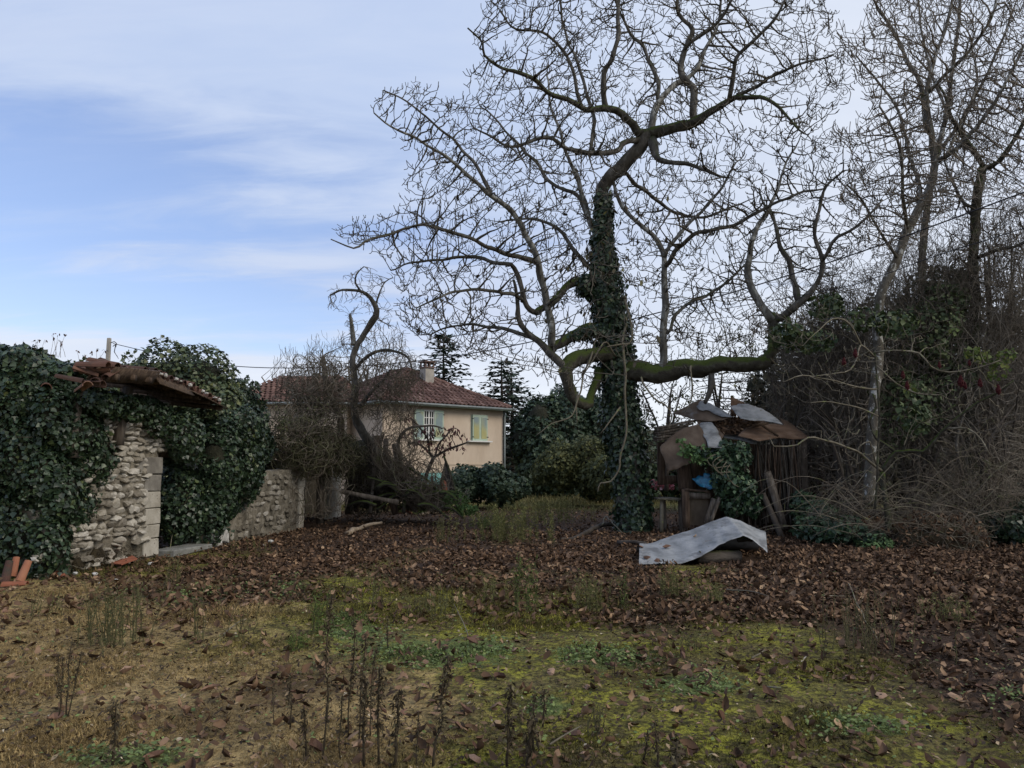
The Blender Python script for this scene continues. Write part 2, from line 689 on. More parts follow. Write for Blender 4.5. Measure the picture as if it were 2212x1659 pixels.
def blob_leaves(name, blobs, n, size, mat, parent, seed=0, lump=.25, lscale=2.5, leaf=LEAFI, spread=.5, depth=.25, droop=.5, zmin=.02, curl=(1, 1)):
    """blobs: (x,y,z,rx,ry,rz). Leaves over the joint surface"""
    rr = np.random.default_rng(seed)
    B = np.array(blobs, float)
    area = (B[:, 3] * B[:, 4] + B[:, 3] * B[:, 5] + B[:, 4] * B[:, 5])
    w = rr.choice(len(B), size=n * 3, p=area / area.sum())
    d = sphere_pts(len(w), rr)
    c = B[w, :3]
    r = B[w, 3:6]
    s = 1 - np.abs(rr.normal(size=len(w))) * depth * .5
    p = c + d * r * s[:, None]
    l = wob(p, lscale, seed + 3)
    p = p + d * r * (l * lump)[:, None]
    keep = p[:, 2] > zmin
    for i, b in enumerate(B):
        q = (p - b[:3]) / b[3:6]
        keep &= ~((np.linalg.norm(q, axis=1) < .62) & (w != i))
    p, d = p[keep][:n], d[keep][:n]
    nr = unit(d * .9 + rr.normal(size=p.shape) * spread + np.array([0, 0, .25]))
    ax = rr.normal(size=p.shape) * .7 + np.array([0, 0, -droop])
    return leaves(name, leaf, p, nr, (.45 + 1.05 * rr.random(len(p)) ** 1.5) * size, mat, parent, axis=ax, seed=seed, curl=curl)


def blob_core(name, blobs, mat, parent, scale=.8, lump=.2, seed=0, seg=20, zmin=None):
    VV, FF = [], []
    off = 0
    for b in blobs:
        nu, nv = seg, seg // 2
        th = np.linspace(0, 2 * PI, nu, endpoint=False)
        ph = np.linspace(.02, PI - .02, nv)
        d = np.stack([np.outer(np.sin(ph), np.cos(th)), np.outer(np.sin(ph), np.sin(th)), np.outer(np.cos(ph), np.ones(nu))], -1).reshape(-1, 3)
        p = np.array(b[:3]) + d * np.array(b[3:6]) * scale
        p += d * np.array(b[3:6]) * (wob(p, 3, seed) * lump)[:, None]
        if zmin is not None:
            p[:, 2] = np.maximum(p[:, 2], zmin)
        i = np.arange(nv - 1)[:, None] * nu
        j = np.arange(nu)[None]
        jn = (j + 1) % nu
        f = np.stack([i + j, i + nu + j, i + nu + jn, i + jn], -1).reshape(-1, 4) + off
        VV.append(p)
        FF.append(f)
        off += len(p)
    return mk(name, np.vstack(VV), np.vstack(FF), mat, parent, smooth=True)


def box_bm(bm, c, s, rot=None, jit=0.0, rr=None, bevel=0.0):
    m = Matrix.Translation(Vector(c)) @ (rot.to_4x4() if rot is not None else Matrix.Identity(4)) @ Matrix.Diagonal((*s, 1))
    r = bmesh.ops.create_cube(bm, size=1, matrix=m)
    if jit and rr is not None:
        for v in r['verts']:
            v.co += Vector(rr.normal(size=3) * jit)
    if bevel:
        es = list({e for v in r['verts'] for e in v.link_edges})
        bmesh.ops.bevel(bm, geom=es, offset=bevel, segments=1, affect='EDGES')
    return r


def bar(name, a, b, w, d, mat, parent, jit=.004, seed=0, roll=0.0, bend=0.0, cuts=4):
    """a rough timber from a to b, section w x d"""
    rr = np.random.default_rng(seed)
    a, b = np.array(a, float), np.array(b, float)
    t = unit(b - a)
    u = np.cross(t, [0.05, 1, 0.02])
    u = unit(u)
    w_ = np.cross(t, u)
    u, w_ = u * math.cos(roll) + w_ * math.sin(roll), -u * math.sin(roll) + w_ * math.cos(roll)
    V = []
    bd = rr.normal(size=3) * bend
    for i in range(cuts + 1):
        f = i / cuts
        c = a + (b - a) * f + bd * math.sin(PI * f)
        for sx, sy in ((-1, -1), (1, -1), (1, 1), (-1, 1)):
            V.append(c + u * sx * w / 2 + w_ * sy * d / 2 + rr.normal(size=3) * jit)
    Fc = []
    for i in range(cuts):
        for j in range(4):
            Fc.append([i * 4 + j, i * 4 + (j + 1) % 4, i * 4 + 4 + (j + 1) % 4, i * 4 + 4 + j])
    Fc.append([3, 2, 1, 0])
    Fc.append([cuts * 4 + j for j in range(4)])
    return mk(name, V, Fc, mat, parent)


def pole(name, pts, rad, mat, parent=None, k=8, gnarl=0.0, seed=0, lump=.05, step=.15, origin=None):
    l, r = smooth_line(pts, rad, step, gnarl, seed)
    n = len(l)
    l = np.vstack([l, l[-1] + unit(l[-1] - l[-2]) * .002, ])
    r = np.append(r, r[-1] * .05)
    l = np.vstack([l[0] - unit(l[1] - l[0]) * .002, l])
    r = np.append(r[0] * .05, r)
    V, Fc = tube_net(l, np.arange(-1, len(l) - 1), r, k, lump=lump, seed=seed)
    return mk(name, V, Fc, mat, parent, smooth=True, origin=origin)


def strands(name, blobs, n, seg, step, rad, mat, parent, seed, grav=-.15, turn=.35, up=0.0, k=3, start_low=False, zmin=.0, shell=False):
    """n wandering stems held inside the blobs"""
    rr = np.random.default_rng(seed)
    B = np.array(blobs, float)
    w = rr.choice(len(B), size=n, p=(B[:, 3] * B[:, 4] * B[:, 5]) / (B[:, 3] * B[:, 4] * B[:, 5]).sum())
    c, r = B[w, :3], B[w, 3:6]
    d0 = sphere_pts(n, rr)
    u = (rr.random(n) ** (1 / 3))[:, None] if not shell else rr.uniform(.75, 1.05, (n, 1))
    p = c + d0 * r * u
    if start_low:
        p[:, 2] = np.minimum(p[:, 2], c[:, 2] - r[:, 2] * rr.uniform(.5, 1, n))
    v = unit(rr.normal(size=(n, 3)) + np.array([0, 0, up]))
    pos = [p]
    for s in range(seg):
        q = (p - c) / r
        out = np.linalg.norm(q, axis=1)
        v = unit(v + rr.normal(size=v.shape) * turn + np.array([0, 0, grav]) - (q * np.clip(out - .85, 0, 1)[:, None] * 1.6))
        p = p + v * step * rr.uniform(.6, 1.3, (n, 1))
        p[:, 2] = np.maximum(p[:, 2], zmin + .01)
        pos.append(p)
    A = np.stack(pos, 1)                     # n, seg+1, 3
    par = np.tile(np.arange(-1, seg), (n, 1)) + (np.arange(n) * (seg + 1))[:, None]
    par[:, 0] = -1
    rads = np.outer(rr.uniform(.5, 1.3, n) * rad, np.linspace(1, .5, seg + 1))
    V, Fc = tube_net(A.reshape(-1, 3), par.ravel(), rads.ravel(), k)
    o = mk(name, V, Fc, mat, parent, smooth=True)
    tagp(o, kind='stuff')
    return o, A


# ------------------------------------------------------------------ ground
def zones(x, y):
    """cover of the ground at world x, y: (leaf litter, straw, green weeds) 0..1"""
    yy = np.maximum(y, .5)
    px = CX + F * x / yy
    py = HY + F * EYE / yy
    pp = np.stack([x, y, x * 0], -1)
    n1 = wob(pp, 1.1, 41)
    n2 = wob(pp, 3.2, 42)
    b = np.interp(px, [0, 300, 430, 650, 1000, 1500, 1700, 2212, 2600], [1165, 1185, 1195, 1275, 1290, 1315, 1370, 1500, 1560])
    lit = np.clip((b + 85 - py + n1 * 95 + n2 * 70) / 210, 0, 1) ** .9
    lit *= np.clip((py - 1083 - n2 * 6) / 22, 0, 1)
    base = np.clip(np.interp(px, [0, 900, 1500, 2212], [.10, .17, .25, .38]) + n2 * .30 + n1 * .16, .02, 1)
    lit = np.maximum(lit, np.where(py > 1100, base, .05))
    straw = np.clip(np.interp(px, [-200, 250, 750, 1100], [1, .85, .35, .0]) + n1 * .45, 0, 1) * np.clip((py - 1215) / 60, 0, 1)
    g = np.zeros_like(px)
    for cx_, cy_, rx, ry in ((600, 1262, 110, 22), (960, 1395, 190, 42), (1290, 1400, 120, 25), (430, 1280, 120, 20), (760, 1340, 70, 30),
                             (1500, 1450, 90, 25), (1850, 1530, 120, 30), (1180, 1500, 60, 20), (2120, 1500, 50, 25), (300, 1600, 150, 25)):
        g = np.maximum(g, np.exp(-((px - cx_) / rx) ** 2 - ((py - cy_) / ry) ** 2) * 1.2)
    g = np.clip(g + n2 * .25 - .05, 0, 1)
    return np.clip(lit, 0, 1), straw, g


def ground_z(x, y):
    pp = np.stack([x, y, x * 0], -1)
    fade = np.clip(1.6 - np.abs(y) / 25, .25, 1)
    return (wob(pp, .9, 5) * .045 + wob(pp, 4.2, 6) * .022 + wob(pp, 11., 7, 2) * .017) * fade - .02


def mat_ground():
    m = bpy.data.materials.new('mossy_ground')
    m.use_nodes = True
    nt = m.node_tree
    N, L = nt.nodes, nt.links
    b = N['Principled BSDF']
    b.inputs['Roughness'].default_value = .95
    b.inputs['Specular IOR Level'].default_value = .15
    tc = N.new('ShaderNodeTexCoord')
    at = N.new('ShaderNodeAttribute')
    at.attribute_name = 'zone'
    sp = N.new('ShaderNodeSeparateColor')
    L.new(at.outputs['Color'], sp.inputs[0])

    def noise(s, d=6, r=.65):
        n = N.new('ShaderNodeTexNoise')
        n.inputs['Scale'].default_value = s
        n.inputs['Detail'].default_value = d
        n.inputs['Roughness'].default_value = r
        L.new(tc.outputs['Object'], n.inputs['Vector'])
        return n.outputs['Fac']

    def mr(v, a, c, lo=0.0, hi=1.0):
        n = N.new('ShaderNodeMapRange')
        n.inputs[1].default_value, n.inputs[2].default_value = a, c
        n.inputs[3].default_value, n.inputs[4].default_value = lo, hi
        L.new(v, n.inputs[0])
        return n.outputs[0]

    def mix(f, a, c):
        n = N.new('ShaderNodeMix')
        n.data_type = 'RGBA'
        if hasattr(f, 'is_output'):
            L.new(f, n.inputs[0])
        else:
            n.inputs[0].default_value = f
        for s, v in ((6, a), (7, c)):
            if hasattr(v, 'is_output'):
                L.new(v, n.inputs[s])
            else:
                n.inputs[s].default_value = (*v, 1)
        return n.outputs[2]

    def mul(a, c):
        n = N.new('ShaderNodeMath')
        n.operation = 'MULTIPLY'
        L.new(a, n.inputs[0])
        L.new(c, n.inputs[1])
        return n.outputs[0]

    def add(a, c, k=1.0):
        n = N.new('ShaderNodeMath')
        n.operation = 'MULTIPLY_ADD'
        L.new(c, n.inputs[0])
        n.inputs[1].default_value = k
        L.new(a, n.inputs[2])
        return n.outputs[0]
    a, c, f = noise(1.3), noise(5.5), noise(28, 5)
    mm = noise(13, 4)
    moss = mix(mr(c, .40, .60), (.11, .10, .030), (.35, .34, .044))
    moss = mix(mr(a, .42, .66), moss, (.16, .13, .055))
    moss = mix(mr(f, .47, .60, 0, .8), moss, (.034, .026, .014))
    moss = mix(mr(mm, .50, .62, 0, .75), moss, (.045, .038, .018))
    straw = mix(mr(c, .40, .60), (.24, .17, .075), (.44, .32, .145))
    straw = mix(mr(f, .49, .64, 0, .7), straw, (.065, .045, .024))
    straw = mix(mr(mm, .50, .62, 0, .5), straw, (.085, .065, .028))
    green = mix(mr(c, .35, .65), (.085, .125, .045), (.16, .21, .07))
    soil = mix(mr(f, .4, .62), (.030, .020, .014), (.075, .048, .033))
    col = mix(mr(add(sp.outputs[1], c, 1.2), .85, 1.25), moss, straw)
    col = mix(mr(add(sp.outputs[2], mm, 1.4), 1.15, 1.45, 0, .8), col, green)
    col = mix(mr(add(sp.outputs[0], c, .9), .72, 1.15), col, soil)
    far = N.new('ShaderNodeSeparateXYZ')
    L.new(tc.outputs['Object'], far.inputs[0])
    grassy = mix(mr(c, .35, .65), (.06, .065, .022), (.12, .115, .045))
    col = mix(mr(far.outputs[1], 27, 36), col, grassy)
    ge = N.new('ShaderNodeNewGeometry')
    hs = N.new('ShaderNodeHueSaturation')
    L.new(mr(ge.outputs['Random Per Island'], 0, 1, .65, 1.9), hs.inputs['Value'])
    L.new(col, hs.inputs['Color'])
    L.new(hs.outputs[0], b.inputs['Base Color'])
    bp = N.new('ShaderNodeBump')
    bp.inputs['Distance'].default_value = .05
    L.new(add(noise(14, 8), f, .8), bp.inputs['Height'])
    L.new(bp.outputs[0], b.inputs['Normal'])
    return m


GROUND = mat_ground()


def set_zone(o, x, y):
    a, s, g = zones(x, y)
    ca = o.data.color_attributes.new('zone', 'FLOAT_COLOR', 'POINT')
    ca.data.foreach_set('color', np.stack([a, s, g, np.ones_like(a)], -1).astype(np.float32).ravel())


def graded(lo, hi, fine_lo, fine_hi, fs):
    mid = np.arange(fine_lo, fine_hi + 1e-6, fs)
    out = [fine_hi]
    s = fs
    while out[-1] < hi:
        s *= 1.12
        out.append(out[-1] + s)
    inn = [fine_lo]
    s = fs
    while inn[-1] > lo:
        s *= 1.12
        inn.append(inn[-1] - s)
    return np.concatenate([inn[::-1][:-1], mid, out[1:]])


gx = graded(-600, 600, -8, 8, .08)
gy = graded(-300, 900, 3, 16, .08)
X_, Y_ = np.meshgrid(gx, gy)
xf, yf = X_.ravel(), Y_.ravel()
V = np.stack([xf, yf, ground_z(xf, yf)], 1)
nx = len(gx)
i = np.arange(len(gy) - 1)[:, None] * nx
j = np.arange(nx - 1)[None]
gf = np.stack([i + j, i + j + 1, i + nx + j + 1, i + nx + j], -1).reshape(-1, 4)
ground = mk('ground', V, gf, GROUND, smooth=True)
set_zone(ground, xf, yf)
tagp(ground, 'mossy lawn of straw and moss strewn with brown leaves', kind='structure')


def field_pts(n, y0, y1, rr, margin=1.05, power=1.0, x0=None, x1=None):
    """random ground points inside the view wedge"""
    y = y0 + (y1 - y0) * rr.random(n) ** power
    hw = y * (CX / F) * margin + .4
    x = rr.uniform(-1, 1, n) * hw
    return x, y


rr = np.random.default_rng(101)
# low moss and grass blades
for nm, nb, y0, y1, ln, lab, zs in (('moss', 230000, 3.7, 10.5, (.012, .045), 'short yellowish moss and lawn blades covering the clearing', 1.0),
                                    ('grass', 60000, 8.0, 22, (.03, .085), 'thin short grass between the leaf litter and the old walls', 1.6)):
    x, y = field_pts(nb * 2, y0, y1, rr)
    a, s, g = zones(x, y)
    keep = rr.random(len(x)) > a * .93
    x, y = x[keep][:nb], y[keep][:nb]
    n = len(x)
    z = ground_z(x, y)
    patch = np.clip(1 + wob(np.stack([x, y, x * 0], -1), 3.5, 77) * 1.2, .35, 2)
    up = unit(np.stack([rr.normal(size=n) * .75, rr.normal(size=n) * .75, np.full(n, zs)], 1))
    nr = rr.normal(size=(n, 3))
    L_ = rr.uniform(*ln, n) * patch
    o = leaves(nm, BLADE, np.stack([x, y, z - .004], 1), nr, L_, GROUND, axis=up, ratio=.17 if nm == 'moss' else .1, seed=3)
    set_zone(o, np.repeat(x, 3), np.repeat(y, 3))
    tagp(o, lab, nm, kind='stuff')

# straw flecks, crumbs and chips lying about
x, y = field_pts(30000, 3.8, 12, rr)
n = len(x)
CH = pmat('straw_and_chip', [(0, (.022, .015, .010)), (.55, (.055, .036, .022)), (.8, (.14, .09, .05)), (.93, (.3, .22, .13)), (1, (.55, .48, .36))], island=True, rough=.9)
o = leaves('straw_flecks', LEAF2, np.stack([x, y, ground_z(x, y) + rr.uniform(.004, .03, n)], 1), np.stack([rr.normal(size=n) * .5, rr.normal(size=n) * .5, np.ones(n)], 1),
           .010 + .05 * rr.random(n) ** 1.6, CH, ratio=.8, seed=14, jit=.05)
tagp(o, 'bits of straw, bark and leaf crumbs scattered over the moss', 'debris', kind='stuff')

# small creeping weeds with rounded leaves
x, y = field_pts(220000, 3.8, 13, rr)
a, s, g = zones(x, y)
pq = np.stack([x, y, x * 0], -1)
keep = rr.random(len(x)) < np.clip((g * 1.0 - .15) * np.clip(.55 + 1.3 * wob(pq, 7, 71, 2), 0, 1), 0.012, 1)
x, y = x[keep][:26000], y[keep][:26000]
n = len(x)
CLOVER = pmat('creeping_weed_leaf', [(0, (.07, .105, .032)), (.5, (.14, .19, .058)), (1, (.25, .31, .10))], island=True, rough=.6, trans=.2)
o = leaves('clover_and_chickweed', LEAF2, np.stack([x, y, ground_z(x, y) + rr.uniform(.005, .045, n)], 1),
           np.stack([rr.normal(size=n) * .4, rr.normal(size=n) * .4, np.ones(n)], 1), rr.uniform(.014, .04, n), CLOVER, ratio=1.5, seed=4)
tagp(o, 'fresh green low weeds in soft patches on the clearing', 'weeds', kind='stuff')


# leaf litter
def litter_pts(n, y0, y1, rr, f=1.0, power=1.0):
    x, y = field_pts(n * 3, y0, y1, rr, 1.1, power)
    a, s, g = zones(x, y)
    k = rr.random(len(x)) < a * f
    return x[k][:n], y[k][:n]


def leaf_cloud(name, x, y, size, mat, parent, seed, hi=.05, tilt=.5, zf=None, base=LEAF8):
    rr = np.random.default_rng(seed)
    n = len(x)
    z = (zf(x, y) if zf else ground_z(x, y)) + .012 + rr.random(n) ** 2 * hi
    nr = np.stack([rr.normal(size=n) * tilt, rr.normal(size=n) * tilt, np.ones(n)], 1)
    return leaves(name, base, np.stack([x, y, z], 1), nr, size * np.interp(y, [5, 9, 13], [.72, .95, .86]) * (.35 + 1.0 * rr.random(n) ** 1.4), mat, parent, curl=(-3, 6), seed=seed, ratio=1.1, jit=.055)


xs, ys = [], []
for n, y0, y1, f, pw in ((8500, 4, 9.5, .55, 1), (21000, 8.2, 14, 1, 1), (24000, 13, 20, 1, 1), (13000, 19, 31, 1, 1)):
    x, y = litter_pts(n, y0, y1, rr, f, pw)
    xs.append(x)
    ys.append(y)
x, y = np.concatenate(xs), np.concatenate(ys)
un = (x > 2.75) & (x < 4.35) & (y > 12.9) & (y < 14.1)
x, y = x[~un], y[~un]
lo = leaf_cloud('leaf_litter', x, y, .105, LITTER, None, 5, hi=.06)
tagp(lo, 'dense carpet of curled brown walnut leaves under the bare tree', 'leaf litter', kind='stuff')

# single leaves that can be told apart near the camera: parts of the ground
variants = []
for v in range(6):
    r3 = np.random.default_rng(60 + v)
    V0, F0 = LEAF8
    W = V0.copy() - [.5, 0, 0]
    W[:, 1] *= r3.uniform(.9, 1.7)
    W[:, 2] = W[:, 2] * r3.uniform(1, 3.5) * r3.choice([-1, 1]) + (W[:, 1] ** 2) * r3.uniform(-.5, 2)
    W += r3.normal(size=W.shape) * .05
    me = bpy.data.meshes.new('leaf')
    me.from_pydata([tuple(q) for q in W], [], [tuple(int(t) for t in f) for f in F0])
    me.materials.append(LEAFOBJ)
    variants.append(me)
x, y = field_pts(5000, 3.85, 9, rr, 1.0, 1.3)
a, s, g = zones(x, y)
k = rr.random(len(x)) < .25 + a
x, y = x[k][:285], y[k][:285]
for q in range(len(x)):
    o = bpy.data.objects.new('leaf', variants[q % 6])
    link(o, ground)
    sz = .035 + .105 * rr.random() ** 1.5
    o.scale = (sz, sz * rr.uniform(.7, 1), sz)
    o.location = (x[q], y[q], float(ground_z(x[q:q + 1], y[q:q + 1])[0]) + .022)
    o.rotation_euler = (rr.normal() * .35, rr.normal() * .35, rr.uniform(0, 6.28))
ORIG['ground'] = np.zeros(3)

# taller straggly green weeds standing in the lawn: feathery stems
FEATH = pmat('feathery_weed', [(0, (.08, .085, .03)), (.5, (.15, .155, .05)), (1, (.24, .23, .09))], island=True, rough=.8, trans=.2)
FEATHD = pmat('feathery_dark_weed', [(0, (.05, .08, .02)), (.5, (.09, .135, .03)), (1, (.15, .20, .05))], island=True, rough=.8, trans=.2)
STEMG = pmat('weed_stem', [(.3, (.05, .045, .02)), (.7, (.13, .12, .05))], scale=6)


def weed(px, py, h_px, nst, spread_px, label, group, seed, mat=None, leafsz=.035, lean=.12, dens=22, cat='weed'):
    g = G(px, py)
    m = g[1] / F
    h, sp = h_px * m, spread_px * m
    rt = empty('weed', g, label, cat, group)
    rr = np.random.default_rng(seed)
    pos, par, rad = [], [], []
    C_, A_ = [], []
    for s_ in range(nst):
        b = g + np.array([rr.normal() * sp * .35, rr.normal() * sp * .35, -.01])
        hh = h * rr.uniform(.6, 1.02)
        d = np.array([rr.normal() * lean, rr.normal() * lean, 1])
        last = -1
        for i in range(7):
            f = i / 6
            q = b + d * hh * f + rr.normal(size=3) * .006
            pos.append(q)
            par.append(last)
            rad.append(.0050 * (1 - .6 * f))
            last = len(pos) - 1
            if i > 0:
                for _ in range(int(dens / 3.2)):
                    qq = b + d * hh * (f - rr.random() / 6) + rr.normal(size=3) * .01
                    ax = rr.normal(size=3) + np.array([0, 0, .9])
                    C_.append(qq)
                    A_.append(ax)
    V, Fc = tube_net(np.array(pos), np.array(par), np.array(rad), 3)
    mk('stems', V, Fc, STEMG, rt)['kind'] = 'stuff'
    if C_:
        C_ = np.array(C_)
        leaves('foliage', LEAF2, C_, rr.normal(size=C_.shape), rr.uniform(.5, 1.4, len(C_)) * leafsz, mat or FEATH, rt, axis=np.array(A_), ratio=.35, seed=seed)['kind'] = 'stuff'
    return rt


W_ = 'feathery weeds standing in the lawn'
weed(250, 1385, 135, 34, 120, 'broad clump of tall thin olive stems in front of the stone wall', W_, 1, pmat('dull_olive_weed', [(0, (.05, .055, .022)), (1, (.13, .13, .05))], island=True), dens=30, leafsz=.04)
weed(430, 1375, 110, 7, 40, 'sparse thin weed between the tall olive clump and the darker thin stalks', W_, 2, dens=9)
weed(515, 1372, 70, 6, 30, 'short thin dry weed next to the pale curved twig', W_, 3, dens=8)
weed(372, 1262, 70, 10, 30, 'narrow dark green weed just before the door threshold', W_, 4)
weed(690, 1362, 92, 14, 34, 'bushy bright green weed right behind the tallest dry stalk', W_, 5, FEATHD, dens=34)
weed(640, 1398, 32, 14, 30, 'small low tuft of fresh green fern-like weed', W_, 6, FEATHD, dens=24, leafsz=.03)
weed(800, 1310, 80, 12, 60, 'pale airy weed with a leaning stem at the edge of the litter', W_, 7, dens=22)
weed(945, 1325, 60, 22, 90, 'wide low airy yellow-green weed patch at the edge of the litter', W_, 8, dens=22)
weed(1130, 1320, 130, 10, 50, 'tallest bright green pointed weed in the middle of the leaf litter', W_, 9, FEATHD, dens=40, leafsz=.045)
weed(1065, 1300, 60, 10, 40, 'short airy weed left of the tallest pointed green weed', W_, 10, dens=26)
weed(1275, 1315, 70, 26, 60, 'round airy yellow-green weed in the litter halfway to the metal sheet', W_, 11, dens=30)
weed(1350, 1310, 85, 7, 25, 'slim dark upright weed right of the round airy weed', W_, 12, FEATHD, dens=20)
weed(1455, 1285, 55, 20, 45, 'small airy weed nearest to the long end of the metal sheet', W_, 13, dens=26)
weed(1540, 1300, 40, 16, 50, 'low airy weed in front of the middle of the metal sheet', W_, 14, dens=24)
weed(1890, 1400, 130, 34, 150, 'large airy brownish weed thicket in the litter below the brush pile', W_, 15, pmat('brown_weed', [(0, (.05, .04, .022)), (1, (.13, .11, .055))], island=True), dens=24, leafsz=.03)
weed(2060, 1340, 60, 20, 80, 'faint airy weed in the litter beyond the brown thicket', W_, 16, dens=20)
weed(950, 1168, 60, 16, 30, 'single fluffy weed rising from the litter near the mossy pile', W_, 17, dens=26)
weed(1100, 1168, 80, 60, 120, 'bright green tall weed bank at the far edge of the leaf litter', W_, 18, FEATH, dens=40, leafsz=.07)
weed(1190, 1125, 60, 50, 130, 'yellowish tall weed bank beyond the litter next to the ivy trunk', W_, 19, FEATH, dens=34, leafsz=.08)
weed(1060, 1140, 30, 40, 60, 'low fresh green weed cushion beside the pile of mossy tiles', W_, 20, FEATHD, dens=24, leafsz=.06)
weed(1500, 1400, 40, 8, 40, 'tiny pale weed tuft in the sparse leaves to the front', W_, 21, dens=16)
weed(1290, 1585, 70, 10, 34, 'dry wispy tuft of bare brown stems near the front edge', W_, 22, pmat('drab_weed', [(0, (.04, .03, .02)), (1, (.09, .07, .04))], island=True), dens=6)
weed(540, 1190, 30, 10, 60, 'low green weeds against the foot of the low wall', W_, 23, dens=20)
weed(100, 1330, 60, 10, 60, 'thin faded weed beside the heap of orange tiles', W_, 24, dens=10)

# far grass
x = rr.uniform(-9, 20, 60000)
y = rr.uniform(24, 60, 60000)
a, s, g = zones(x, y)
k = a < rr.random(len(x)) * .7
x, y = x[k], y[k]
n = len(x)
TG = pmat('tall_dry_grass', [(0, (.13, .12, .05)), (.5, (.25, .22, .085)), (1, (.38, .32, .16))], island=True, rough=.9)
o = leaves('tall_grass', BLADE, np.stack([x, y, x * 0 - .02], 1), rr.normal(size=(n, 3)), rr.uniform(.15, .42, n), TG,
           axis=np.stack([rr.normal(size=n) * .3, rr.normal(size=n) * .3, np.ones(n)], 1), ratio=.08, seed=8)
tagp(o, 'pale tall grass of the meadow beyond the leaf litter', 'grass', kind='stuff')

# dry dark stalks at the front
STALK = pmat('dry_dock_stalk', [(.3, (.02, .015, .01)), (.5, (.05, .038, .022)), (.7, (.10, .08, .045))], scale=20, rough=1)
CURLD = pmat('shrivelled_stalk_leaf', [(0, (.028, .02, .012)), (.6, (.075, .058, .034)), (1, (.15, .13, .07))], island=True, rough=1)


def stalk(top, base, label, seed, thick=1.0, dens=1.0, group='dry dark weed stalks at the front'):
    b = G(*base)
    t = P(top[0], top[1], b[1] + random.Random(seed).uniform(-.12, .12))
    rt = empty('dry_stalk', b, label, 'dry weed stalk', group)
    rr = np.random.default_rng(seed + 500)
    L_ = np.linalg.norm(t - b)
    pts = [b + (t - b) * f + (rr.normal(size=3) * .012 * L_ if 0 < f < 1 else 0) for f in np.linspace(0, 1, 6)]
    pole('stem', pts, np.linspace(.0055, .003, 6) * thick, STALK, rt, k=6, gnarl=.006, seed=seed, lump=.15, step=.05)
    n = int(430 * L_ * dens)
    f = .22 + .78 * rr.random(n) ** .75
    P0 = np.array(pts)
    k = np.clip((f * 5).astype(int), 0, 4)
    fr = (f * 5 - k)[:, None]
    c = P0[k] * (1 - fr) + P0[k + 1] * fr + rr.normal(size=(n, 3)) * (.0045 + .007 * rr.random((n, 1))) * thick
    leaves('shrivelled_leaf', LEAF2, c, rr.normal(size=(n, 3)), rr.uniform(.010, .034, n) * thick, CURLD, rt,
           axis=rr.normal(size=(n, 3)) * .45 + [0, 0, -.6], ratio=.65, seed=seed, curl=(-5, 5))['kind'] = 'stuff'
    return rt


SG = [((718, 1285), (697, 1640), 'tallest dry dark stalk, rising from the front edge', 1.2),
      ((765, 1340), (752, 1590), 'long dry stalk right behind the tallest one with a ragged top', 1.0),
      ((790, 1370), (775, 1600), 'bent dry stalk with hanging curls between two straight ones', 1.0),
      ((785, 1455), (786, 1655), 'thick dry stalk in the middle of the crowded group', 1.4),
      ((822, 1440), (818, 1650), 'straight bushy-topped dry stalk in the crowded group', 1.4),
      ((862, 1490), (852, 1652), 'stout dark stalk closing the crowded group', 1.6),
      ((812, 1400), (800, 1590), 'slender dry stalk leaning out behind the crowded group', .9),
      ((967, 1415), (935, 1655), 'dry stalk with a hooked drooping tip standing alone', 1.4),
      ((1106, 1480), (1095, 1655), 'dark club-headed dry stalk in the middle of the front edge', 1.5),
      ((1150, 1545), (1140, 1658), 'short stout cone-like dry stalk at the front edge', 2.2),
      ((1156, 1498), (1147, 1640), 'thin straight dry stalk beside the cone-like one', .9),
      ((1176, 1490), (1172, 1570), 'short ragged stalk behind the thin straight one', 1.2),
      ((625, 1455), (627, 1575), 'lone straight short stalk left of the tallest one', 1.0),
      ((655, 1530), (660, 1640), 'small leaning stalk by the foot of the tallest one', 1.2),
      ((250, 1515), (243, 1652), 'thick ragged stalk alone at the front of the straw patch', 1.4),
      ((157, 1380), (143, 1545), 'tallest stem of the four-stemmed dry clump on the straw', .9),
      ((127, 1412), (127, 1548), 'dark upright stem at the outer side of the four-stemmed clump', .9),
      ((176, 1408), (146, 1548), 'outward leaning stem of the four-stemmed clump', .9),
      ((137, 1420), (134, 1520), 'shortest stem of the four-stemmed clump', .7),
      ((1415, 1555), (1422, 1655), 'leaning ragged stalk with a drooping head near the front edge', 1.1),
      ((1463, 1600), (1460, 1658), 'dark stump-like stalk at the very front edge', 2.0),
      ((1398, 1575), (1390, 1640), 'thin curved stalk left of the drooping headed one', .9),
      ((590, 1470), (592, 1560), 'faint thin stalk standing apart in the open moss', .7),
      ((525, 1330), (520, 1370), 'tiny dark stalk behind the straw patch', .8),
      ((835, 1330), (838, 1400), 'short dark stalk behind the green weed patch', .9),
      ((740, 1500), (735, 1640), 'leafless thin stalk between the tallest one and the crowd', .7),
      ((905, 1540), (900, 1650), 'small bare stalk right of the crowded group', .7),
      ((1330, 1410), (1328, 1460), 'very small dry stalk at the edge of the sparse leaves', .8)]
for q, (a, b, lab, th) in enumerate(SG):
    stalk(a, b, lab, q, th)
# ------------------------------------------------------------------ the ruined stone building
def wallx(Y):
    return np.interp(Y, [7, 11.6, 14.2, 21, 26], [-7.4, -6.85, -6.45, -5.63, -5.68])


